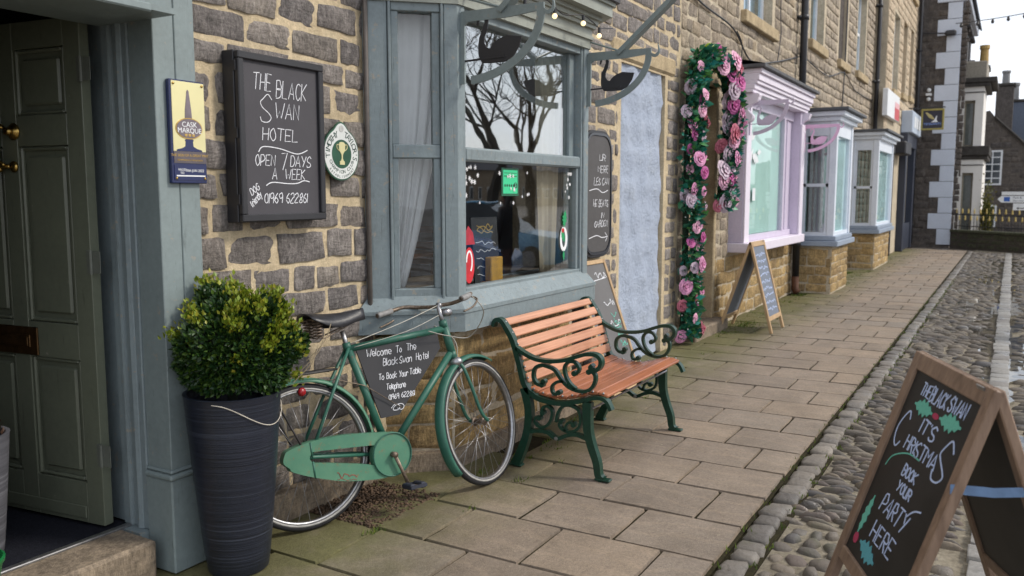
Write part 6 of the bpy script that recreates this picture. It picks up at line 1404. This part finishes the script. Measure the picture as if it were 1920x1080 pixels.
cable([(14.5, W-.02, 3.75), (16.4, W-.02, 3.70), (18.1, W-.02, 3.95), (19.6, W-.02, 3.75), (22.0, W-.02, 3.78)], .011, 'black cable along the wall above the pale blue bays')
cable([(18.15, W-.02, 9.0), (18.15, W-.02, 5.0), (18.1, W-.02, 3.9), (18.0, W-.02, 3.3)], .012, 'vertical cable down the wall between the pale blue bays')

# ------------------------------------------------------------------ inside the bay and on its glass
rf_ = random.Random(15)
def flake(x, y, r, par):
    mb = MB()
    for k in range(3):
        a = k*math.pi/3+.3; mb.prism([(x+r*math.cos(a)-r*.16*math.sin(a), y+r*math.sin(a)+r*.16*math.cos(a)), (x-r*math.cos(a)-r*.16*math.sin(a), y-r*math.sin(a)+r*.16*math.cos(a)), (x-r*math.cos(a)+r*.16*math.sin(a), y-r*math.sin(a)-r*.16*math.cos(a)), (x+r*math.cos(a)+r*.16*math.sin(a), y+r*math.sin(a)-r*.16*math.cos(a))], Matrix.Translation((0, 0, k*.0004)), .0006)
    obj('snowflake', mb.xf(FR['front'] @ Matrix.Translation((0, 0, -.055))), M_PRINTW, par)
t = thing('snowflake_stickers', 'cluster of white snowflake stickers at the top left of the lower bay pane', 'window sticker', (4.1, 2.7, 1.7))
for i in range(15): flake(.13+abs(rf_.gauss(0, .11)), 1.74-abs(rf_.gauss(0, .085)), rf_.uniform(.009, .017), t)
t = thing('snowflake_stickers', 'white snowflake stickers around the green notice in the bay window', 'window sticker', (4.65, 2.7, 1.6))
for i in range(12): flake(.62+rf_.uniform(-.12, .30), 1.60+rf_.uniform(-.10, .13), rf_.uniform(.009, .016), t)
t = thing('snowflake_stickers', 'white snowflake stickers at the top right of the lower bay pane', 'window sticker', (5.4, 2.7, 1.7))
for i in range(11): flake(1.52-abs(rf_.gauss(0, .06)), 1.73-abs(rf_.gauss(0, .10)), rf_.uniform(.009, .015), t)
t = thing('rating_notice', 'bright green rating notice stuck inside the bay window', 'notice', (4.65, 2.75, 1.7)); NM = FR['front'] @ Matrix.Translation((.58, 1.585, -.0585))
obj('backing', MB().box(-.018, .192, -.015, .158, -.001, 0).xf(NM), plain('dark_green_card', (.01, .10, .05), .5), t); obj('card', MB().box(0, .175, .0, .145, .0002, .001).xf(NM), plain('green_card', (.05, .56, .27), .5, 0, .3, .03), t)
b = MB(); b.box(.01, .165, .105, .110, .0012, .0016); b.box(.01, .165, .125, .128, .0012, .0016)
for k in range(5): b.prism(el(.022+.026*k, .05, .009, .009, 10), Matrix.Translation((0, 0, .0012)), .0004)
b.prism(el(.150, .05, .02, .02, 14), Matrix.Translation((0, 0, .0012)), .0004); obj('print', b.xf(NM), plain('notice_black', (.01, .06, .03), .5), t); obj('digit', type_mesh('5', .036, NM @ Matrix.Translation((.150, .051, .0017)), .0004), plain('notice_light', (.1, .7, .4), .5), t)
t = thing('window_decal', 'red oval sledge sticker low on the left of the bay pane', 'window sticker', (4.05, 2.7, 1.15)); D2 = FR['front'] @ Matrix.Translation((0, 0, -.055)); obj('red_oval', MB().prism(el(.19, 1.17, .055, .105), D2, .0006), plain('sticker_red', (.55, .02, .03), .5), t)
b = MB()
b.sweep([D2 @ Vector((.19+.030*math.cos(a), 1.19+.062*math.sin(a), .0009)) for a in [rad(-60+q*20) for q in range(0, 13)]], D2.to_3x3() @ Vector((0, 0, 1)), .013, .0006); obj('white_runner', b, M_PRINTW, t)
b = MB(); b.prism([(.13, 1.29), (.25, 1.29), (.23, 1.36), (.18, 1.40), (.15, 1.36)], D2, .0006); obj('red_figure', b, plain('sticker_red2', (.38, .02, .04), .5), t)
t = thing('window_decal', 'green and white wreath sticker low on the right of the bay pane', 'window sticker', (5.4, 2.7, 1.25)); b = MB(); b.sweep([D2 @ Vector((1.40+.042*math.cos(a), 1.27+.072*math.sin(a), .0006)) for a in [rad(q*18) for q in range(20)]], D2.to_3x3() @ Vector((0, 0, 1)), .030, .0006, True); obj('white_ring', b, M_PRINTW, t)
b = MB(); holly(b, 1.40, 1.35, .12, rad(80), .3); holly(b, 1.41, 1.25, .09, rad(120), .3); holly(b, 1.40, 1.19, .07, rad(-90), .25); obj('green_sprig', b.xf(D2 @ Matrix.Translation((0, 0, .001))), plain('sticker_green', (.01, .30, .10), .5), t); b = MB().prism(el(1.385, 1.33, .022, .016, 12), D2 @ Matrix.Translation((0, 0, .002)), .0006); obj('red_bow', b, plain('sticker_red3', (.5, .03, .03), .5), t)
# things standing in the window
t = thing('menu_easel', 'small dark menu easel standing inside the bay window', 'easel', (4.42, 2.86, 1.02)); EM = frame_matrix((4.40, 2.83, 1.02), (1, -.1, 0), (.20, .06, 1)); obj('board', MB().box(0, .26, .0, .42, -.012, 0).xf(EM), M_CHALKB, t); b = MB(); rt = random.Random(6)
for i in range(5): 
    pl_ = [(.03+.2*j/9, .06+.05*i+rt.uniform(-.012, .012), 0) for j in range(10)]; flat_stroke(b, [(p.x, p.y) for p in cr(pl_, 3)], .004)
obj('lettering', b.xf(EM @ Matrix.Translation((0, 0, .0004))), M_CHALK, t); b = MB()
for i in range(3): pl_ = [(.05+.16*j/7, .33+.018*i+rt.uniform(-.012, .012), 0) for j in range(8)]; flat_stroke(b, [(p.x, p.y) for p in cr(pl_, 3)], .006)
obj('gold_crest', b.xf(EM @ Matrix.Translation((0, 0, .0004))), M_PRINTG, t)
t = thing('collection_box', 'yellow box standing on the window board in front of the menu easel', 'box', (4.62, 2.80, 1.02)); obj('box', MB().box(4.50, 4.64, 2.775, 2.825, 1.04, 1.19, .006), plain('mustard_yellow', (.62, .33, .03), .5), t); obj('base', MB().box(4.46, 4.68, 2.772, 2.84, 1.02, 1.04, .004), plain('orange_base', (.35, .15, .03), .5), t)
M_OAK = woodmat('dark_oak', (.09, .035, .015), (.19, .08, .035), .4)
def table(x, y, lab):
    t = thing('pub_table', lab, 'table', (x, y, .36)); obj('table_top', MB().box(x-.45, x+.45, y-.32, y+.32, 1.08, 1.12, .01), M_OAK, t)
    for sx in (-1, 1):
        for sy in (-1, 1): obj('leg', MB().box(x+sx*.38-.03, x+sx*.38+.03, y+sy*.26-.03, y+sy*.26+.03, .36, 1.08), M_OAK, t)
def chair(x, y, rz, lab):
    t = thing('pub_chair', lab, 'chair', (x, y, .36)); T = Matrix.Translation((x, y, .36)) @ Matrix.Rotation(rz, 4, 'Z'); obj('seat', MB().box(-.21, .21, -.21, .21, .42, .46, .01).xf(T), M_OAK, t)
    for sx in (-1, 1):
        obj('leg', MB().box(sx*.18-.02, sx*.18+.02, -.2, -.16, 0, .42).xf(T), M_OAK, t); obj('leg', MB().box(sx*.18-.02, sx*.18+.02, .16, .2, 0, .95).xf(T), M_OAK, t)
    for z in (.6, .74, .88): obj('back_rail', MB().box(-.16, .16, .165, .19, z, z+.06).xf(T), M_OAK, t)
table(5.3, 4.3, 'dark wooden table inside the hotel beyond the bay window'); chair(4.6, 4.2, 1.4, 'dark wooden chair left of the table inside the hotel'); chair(6.0, 4.5, -1.5, 'dark wooden chair right of the table inside the hotel'); chair(3.95, 3.42, 2.2, 'red-brown wooden chair close behind the left side pane of the bay')
for i, (x_, z_, w_, h_, c_) in enumerate(((5.2, 1.9, .8, .7, (.02, .03, .10)), (6.5, 1.75, .5, .35, (.05, .03, .03)), (7.4, 1.7, .4, .3, (.06, .05, .05)))):
    t = thing('wall_picture', ('navy framed picture on the back wall of the hotel room', 'small dark framed picture near the middle of the back wall', 'small dark framed picture at the right of the back wall')[i], 'picture', (x_, 6.19, z_)); obj('frame', MB().box(x_, x_+w_, 6.165, 6.195, z_, z_+h_, .01), M_BLACK, t); obj('print', MB().box(x_+.04, x_+w_-.04, 6.16, 6.164, z_+.04, z_+h_-.04), plain('picture_print', c_, .4), t)

# ------------------------------------------------------------------ the open square, seen in the window glass
def bare_tree(x, y, h, seed, label):
    rr = random.Random(seed); t = thing('bare_tree', label, 'tree', (x, y, 0)); b = MB(); lim = [0]
    def grow(p, d, L, r, lvl, mb):
        n = 4; pts = [p]; q = p; dd = d
        for i in range(n):
            dd = (dd+Vector((rr.uniform(-.22, .22), rr.uniform(-.22, .22), rr.uniform(-.10, .16)))).normalized(); q = q+dd*L/n; pts.append(q)
        mb.tube(pts, [r*(1-.45*i/n) for i in range(n+1)], 6 if lvl < 2 else 4)
        if lvl >= 6: return
        k = 3 if lvl < 4 else rr.choice((2, 3))
        for i in range(k):
            a = pts[-1] if i == 0 else pts[rr.randrange(2, n+1)]; nd = (dd*.7+Vector((rr.uniform(-1, 1), rr.uniform(-1, 1), rr.uniform(-.35, .75)))*.8).normalized(); grow(a, nd, L*rr.uniform(.62, .84), r*.55*rr.uniform(.8, 1.05), lvl+1, mb)
    tr = MB(); grow(Vector((x, y, -.05)), Vector((0, 0, 1)), h*.27, h*.020, 0, tr); m_ = plain('winter_bark', (.055, .045, .035), .9); obj('branches', tr, m_, t); obj('trunk', MB().lathe([(h*.036, -.05), (h*.026, .25), (h*.021, .9), (.01, 1.0)], (x, y, 0), 12), m_, t)
bare_tree(16.3, -4.9, 8.6, 5, 'bare winter tree in the square seen reflected in the bay window'); bare_tree(21.5, -6.6, 10, 8, 'second bare winter tree further out in the square')
def car(x, y, rz, col, label):
    T = Matrix.Translation((x, y, -.05)) @ Matrix.Rotation(rz, 4, 'Z'); t = thing('parked_car', label, 'car', (x, y, -.05)); m_ = plain('car_paint', col, .22, .2, .6, .05, 2); vs = []
    secs = [(-2.05, .32, .62, .66), (-1.95, .26, .80, .78), (-1.2, .22, .90, .84), (-.9, .22, .93, .85), (.0, .22, .93, .86), (.75, .22, .92, .86), (1.3, .24, .88, .84), (1.9, .28, .76, .76), (2.05, .36, .58, .64)]
    for (xx, zl, zu, hw_) in secs: vs += [(xx, -hw_, zl), (xx, -hw_*1.02, (zl+zu)/2), (xx, -hw_*.96, zu), (xx, hw_*.96, zu), (xx, hw_*1.02, (zl+zu)/2), (xx, hw_, zl)]
    fs = [(i*6+k, i*6+(k+1) % 6, (i+1)*6+(k+1) % 6, (i+1)*6+k) for i in range(len(secs)-1) for k in range(6)] + [tuple(range(6)), tuple((len(secs)-1)*6+k for k in range(6))]; o = obj('body', MB().add(vs, fs).xf(T), m_, t, 'auto')
    cs = [(-1.75, .80, .80, .0), (-1.25, .90, .72, .44), (-.2, .93, .74, .56), (.4, .92, .74, .52), (1.15, .86, .76, .0)]; vs = []
    for (xx, zb, hw_, hh) in cs: vs += [(xx, -hw_, zb-.02), (xx, -hw_*(.84 if hh else 1), zb+hh), (xx, hw_*(.84 if hh else 1), zb+hh), (xx, hw_, zb-.02)]
    fs = [(i*4+k, i*4+k+1, (i+1)*4+k+1, (i+1)*4+k) for i in range(4) for k in range(3)]; obj('glasshouse', MB().add(vs, fs).xf(T), plain('car_glass', (.02, .025, .03), .08), o); obj('roof', MB().box(-1.1, .35, -.58, .58, 1.44, 1.50, .03).xf(T), m_, o)
    for sx in (-1.28, 1.28):
        for sy in (-1, 1): w = obj('wheel', MB().lathe([(.0, -.1), (.28, -.1), (.32, -.07), (.32, .07), (.28, .1), (0, .1)], (0, 0, 0), 20, 'Y').xf(T @ Matrix.Translation((sx, sy*.76, .32))), M_RUBBER, t, 'auto'); obj('hub_cap', MB().lathe([(0, .11), (.19, .105), (.2, .09)], (0, 0, 0), 14, 'Y').xf(T @ Matrix.Translation((sx, sy*.76, .32)) @ Matrix.Rotation(0 if sy < 0 else math.pi, 4, 'Z')), M_STEEL, w)
    for sy in (-1, 1): obj('headlight', MB().ball((0, 0, 0), .11, 8, 6, (.5, 1.2, .7)).xf(T @ Matrix.Translation((1.93, sy*.56, .66))), M_PRINTW, t, True)
car(11.6, -3.6, rad(70), (.03, .14, .42), 'blue parked car in the square seen reflected in the bay window'); car(15.0, -4.2, rad(72), (.10, .30, .50), 'paler blue parked car beyond the blue one in the square'); car(9.2, -6.2, rad(70), (.5, .5, .52), 'silver parked car on the far side of the square')
# passer-by in the square
def skinbody(name, joints, edges, parent, mat, loc):
    me = bpy.data.meshes.new(name); keys = list(joints); me.from_pydata([joints[k][0] for k in keys], [(keys.index(a), keys.index(b_)) for a, b_ in edges], []); o = obj(name, me, mat, parent); sk = o.modifiers.new('skin', 'SKIN'); ss = o.modifiers.new('smooth', 'SUBSURF'); ss.levels = 2; ss.render_levels = 2; sk.use_smooth_shade = True
    for i, k in enumerate(keys): r_ = joints[k][1]; me.skin_vertices[0].data[i].radius = r_ if isinstance(r_, tuple) else (r_, r_)
    me.skin_vertices[0].data[keys.index('pelvis')].use_root = True; return o
PX, PY = 11.45, -1.34; per = thing('person', 'person with long dark hair and black coat walking in the square', 'person', (PX, PY, -.05)); q = lambda x, y, z: (PX+x, PY+y, z-.05)
J = {'pelvis': (q(0, 0, .95), (.15, .11)), 'waist': (q(0, 0, 1.10), (.14, .10)), 'chest': (q(0, .01, 1.30), (.17, .11)), 'neckb': (q(0, .0, 1.44), .06), 'neck': (q(0, -.01, 1.50), .05), 'head': (q(0, -.01, 1.60), (.075, .09)), 'crown': (q(0, 0, 1.68), .06)}
for s_, nm in ((-1, 'l'), (1, 'r')): J.update({nm+'sh': (q(s_*.17, 0, 1.40), .06), nm+'el': (q(s_*.22, .02*s_, 1.12), .045), nm+'wr': (q(s_*.20, -.10, .92), .032), nm+'hand': (q(s_*.19, -.13, .84), .03), nm+'hip': (q(s_*.09, 0, .88), .095), nm+'kn': (q(s_*.10, -.10*s_, .50), .06), nm+'an': (q(s_*.10, .14*s_+.02, .10), .042), nm+'toe': (q(s_*.10, .14*s_-.13, .04), .035)})
E_ = [('pelvis', 'waist'), ('waist', 'chest'), ('chest', 'neckb'), ('neckb', 'neck'), ('neck', 'head'), ('head', 'crown')] + [e for nm in 'lr' for e in ((('chest'), nm+'sh'), (nm+'sh', nm+'el'), (nm+'el', nm+'wr'), (nm+'wr', nm+'hand'), ('pelvis', nm+'hip'), (nm+'hip', nm+'kn'), (nm+'kn', nm+'an'), (nm+'an', nm+'toe'))]
skinbody('body', J, E_, per, plain('dark_brown_trousers', (.06, .03, .03), .8), (PX, PY, 0))
cm = MB().lathe([(.21, .80), (.215, .95), (.19, 1.12), (.21, 1.32), (.19, 1.42), (.09, 1.475)], (0, 0, 0), 18); cm.v = [(PX+x, PY+y*.72, z-.05) for x, y, z in cm.v]; obj('coat', cm, plain('black_coat', (.010, .010, .013), .8), per, True)
for s_ in (-1, 1): obj('sleeve', MB().tube(cr([q(s_*.16, 0, 1.41), q(s_*.225, .02*s_, 1.12), q(s_*.205, -.09, .93)], 5), .06, 10), plain('black_sleeve', (.010, .010, .013), .8), per, True)
hm = MB().ball((0, 0, 0), .112, 14, 10, (.92, 1.0, 1.12)); hm.v = [(PX+x, PY+.02+y*(.9 if y < 0 else 1), 1.60+z) for x, y, z in hm.v]; hr = MB().lathe([(.10, 1.60), (.125, 1.48), (.13, 1.30), (.10, 1.16), (.0, 1.12)], (0, 0, 0), 12); hm.add([(PX+x, PY+.06+y*.55, z-.02) for x, y, z in hr.v], hr.f); obj('hair', hm, plain('dark_hair', (.010, .007, .006), .5), per, True)
fm_ = MB().ball((0, 0, 0), .088, 12, 9, (.85, .8, 1.18)); fm_.v = [(PX+x, PY-.045+y, 1.555+z) for x, y, z in fm_.v]; obj('face', fm_, plain('skin', (.42, .25, .18), .6), per, True)
# buildings round the far side of the square
def far_block(x0, x1, y, h, col, label, seed):
    rr = random.Random(seed); t = thing('square_house', label, 'building', ((x0+x1)/2, y, 0)); w = obj('wall', MB().box(x0, x1, y-6, y, -.1, h), stone('square_stone_%d' % seed, [col, tuple(c*.8 for c in col[:3])+(1,)], .9, (.06, .05, .045), .5, .5, 8), t); obj('roof', MB().prism([(y+.3, h), (y-6.3, h), (y-3, h+2.2)], Matrix(((0, 0, 1, x0-.2), (1, 0, 0, 0), (0, 1, 0, 0), (0, 0, 0, 1))), x1-x0+.4), plain('square_slate', (.07, .07, .08), .7), t); x = x0+.8
    while x < x1-1.4:
        for z in (1.0, 3.6):
            if z+1.5 < h: f_ = obj('window', MB().box(x, x+1.0, y, y+.06, z, z+1.5), M_WHITE, t); obj('window_pane', MB().box(x+.08, x+.92, y+.06, y+.07, z+.08, z+1.42), plain('square_glass', (.03, .035, .04), .1), f_)
        x += 2.4
far_block(70, 96, -52, 4.6, lin(140, 126, 108), 'low stone house on the far side of the square, left of the pair', 1); far_block(100, 126, -56, 5.0, lin(150, 138, 120), 'low stone house on the far side of the square, right of the pair', 2)
hills = MB(); vs = []; 
for i in range(41):
    a = rad(-100+i*3.0); r_ = 190; vs += [(r_*math.cos(a), r_*math.sin(a), -1), (r_*1.1*math.cos(a), r_*1.1*math.sin(a), 3.5+1.5*math.sin(i*.7)+1*math.sin(i*1.9))]
hills.add(vs, [(2*i, 2*i+1, 2*i+3, 2*i+2) for i in range(40)]); struct('hills', hills, plain('winter_hillside', (.06, .075, .04), .95, 0, .1, .3, .05), True)

# ------------------------------------------------------------------ gravel, moss and weeds
rl = random.Random(101); gv = MB()
for i in range(1900):
    x, y = rl.uniform(3.06, 3.60), rl.uniform(2.54, 2.98)
    s_ = rl.uniform(.005, .011); gv.ball((x, y, -.012+rl.uniform(0, .012)), s_, 5, 3, (rl.uniform(.8, 1.4), rl.uniform(.8, 1.3), .7))
gvo = stuff(obj('gravel', gv, stone('brown_gravel', stone_cols((84, 68, 54), (60, 50, 42), (104, 84, 66), (74, 60, 50)), .8, (.03, .02, .015), .4, .3), None, True)); gvo['label'] = 'brown gravel in the gap between paving and wall under the bicycle'; gvo['category'] = 'gravel'
ms_ = MB(); spots = [(3.03, 2.53, 40), (3.5, 2.3, 12), (4.02, 2.55, 60), (4.0, 2.30, 25), (4.25, 2.52, 60), (4.42, 2.25, 15), (5.3, 2.6, 40), (6.2, 2.4, 16), (7.4, 2.95, 60), (8.2, 2.6, 20), (10.6, 2.85, 200), (11.5, 2.9, 240), (12.8, 2.9, 240), (13.8, 2.8, 260), (15.9, 2.55, 260), (16.8, 2.75, 260), (17.6, 2.6, 200), (18.4, 2.8, 260), (19.0, 2.6, 240), (22.0, 2.6, 260), (22.6, 2.7, 200), (24.5, 2.85, 160)]
spots += [(4.4+.05*i, 2.45+.1*math.sin(i), 14) for i in range(8)] + [(9.7+.15*i, 2.75, 130) for i in range(7)] + [(2.8+.22*i, 1.02+.004*math.sin(i), 7) for i in range(60)] + [(3.3+.25*i, .872, 10) for i in range(60)]
for (sx, sy, n) in spots:
    if sy < 1.1: sx += .01
    far_ = sx > 9.6 and sy > 1.5
    for i in range(n):
        x, y = sx+rl.gauss(0, .30 if far_ else .03), sy+rl.gauss(0, .10 if far_ else .015); h = rl.uniform(.01, .03)*(.65 if far_ else 1); a = rl.uniform(0, 6.28); w_ = .004*(2.5 if far_ else 1); d = Vector((math.cos(a), math.sin(a), 0)); o = len(ms_.v); lean = Vector((rl.uniform(-.5, .5), rl.uniform(-.5, .5), 1))*h
        ms_.v += [tuple(Vector((x, y, -.012))-d*w_), tuple(Vector((x, y, -.012))+d*w_), tuple(Vector((x, y, -.012))+lean)]; ms_.f.append((o, o+1, o+2))
mo = stuff(obj('moss', ms_, leafmat('moss_green', (.05, .09, .012), (.10, .15, .015), (.16, .19, .025), .8), None)); mo['label'] = 'bright green moss and weeds in the paving joints along the wall'; mo['category'] = 'moss'
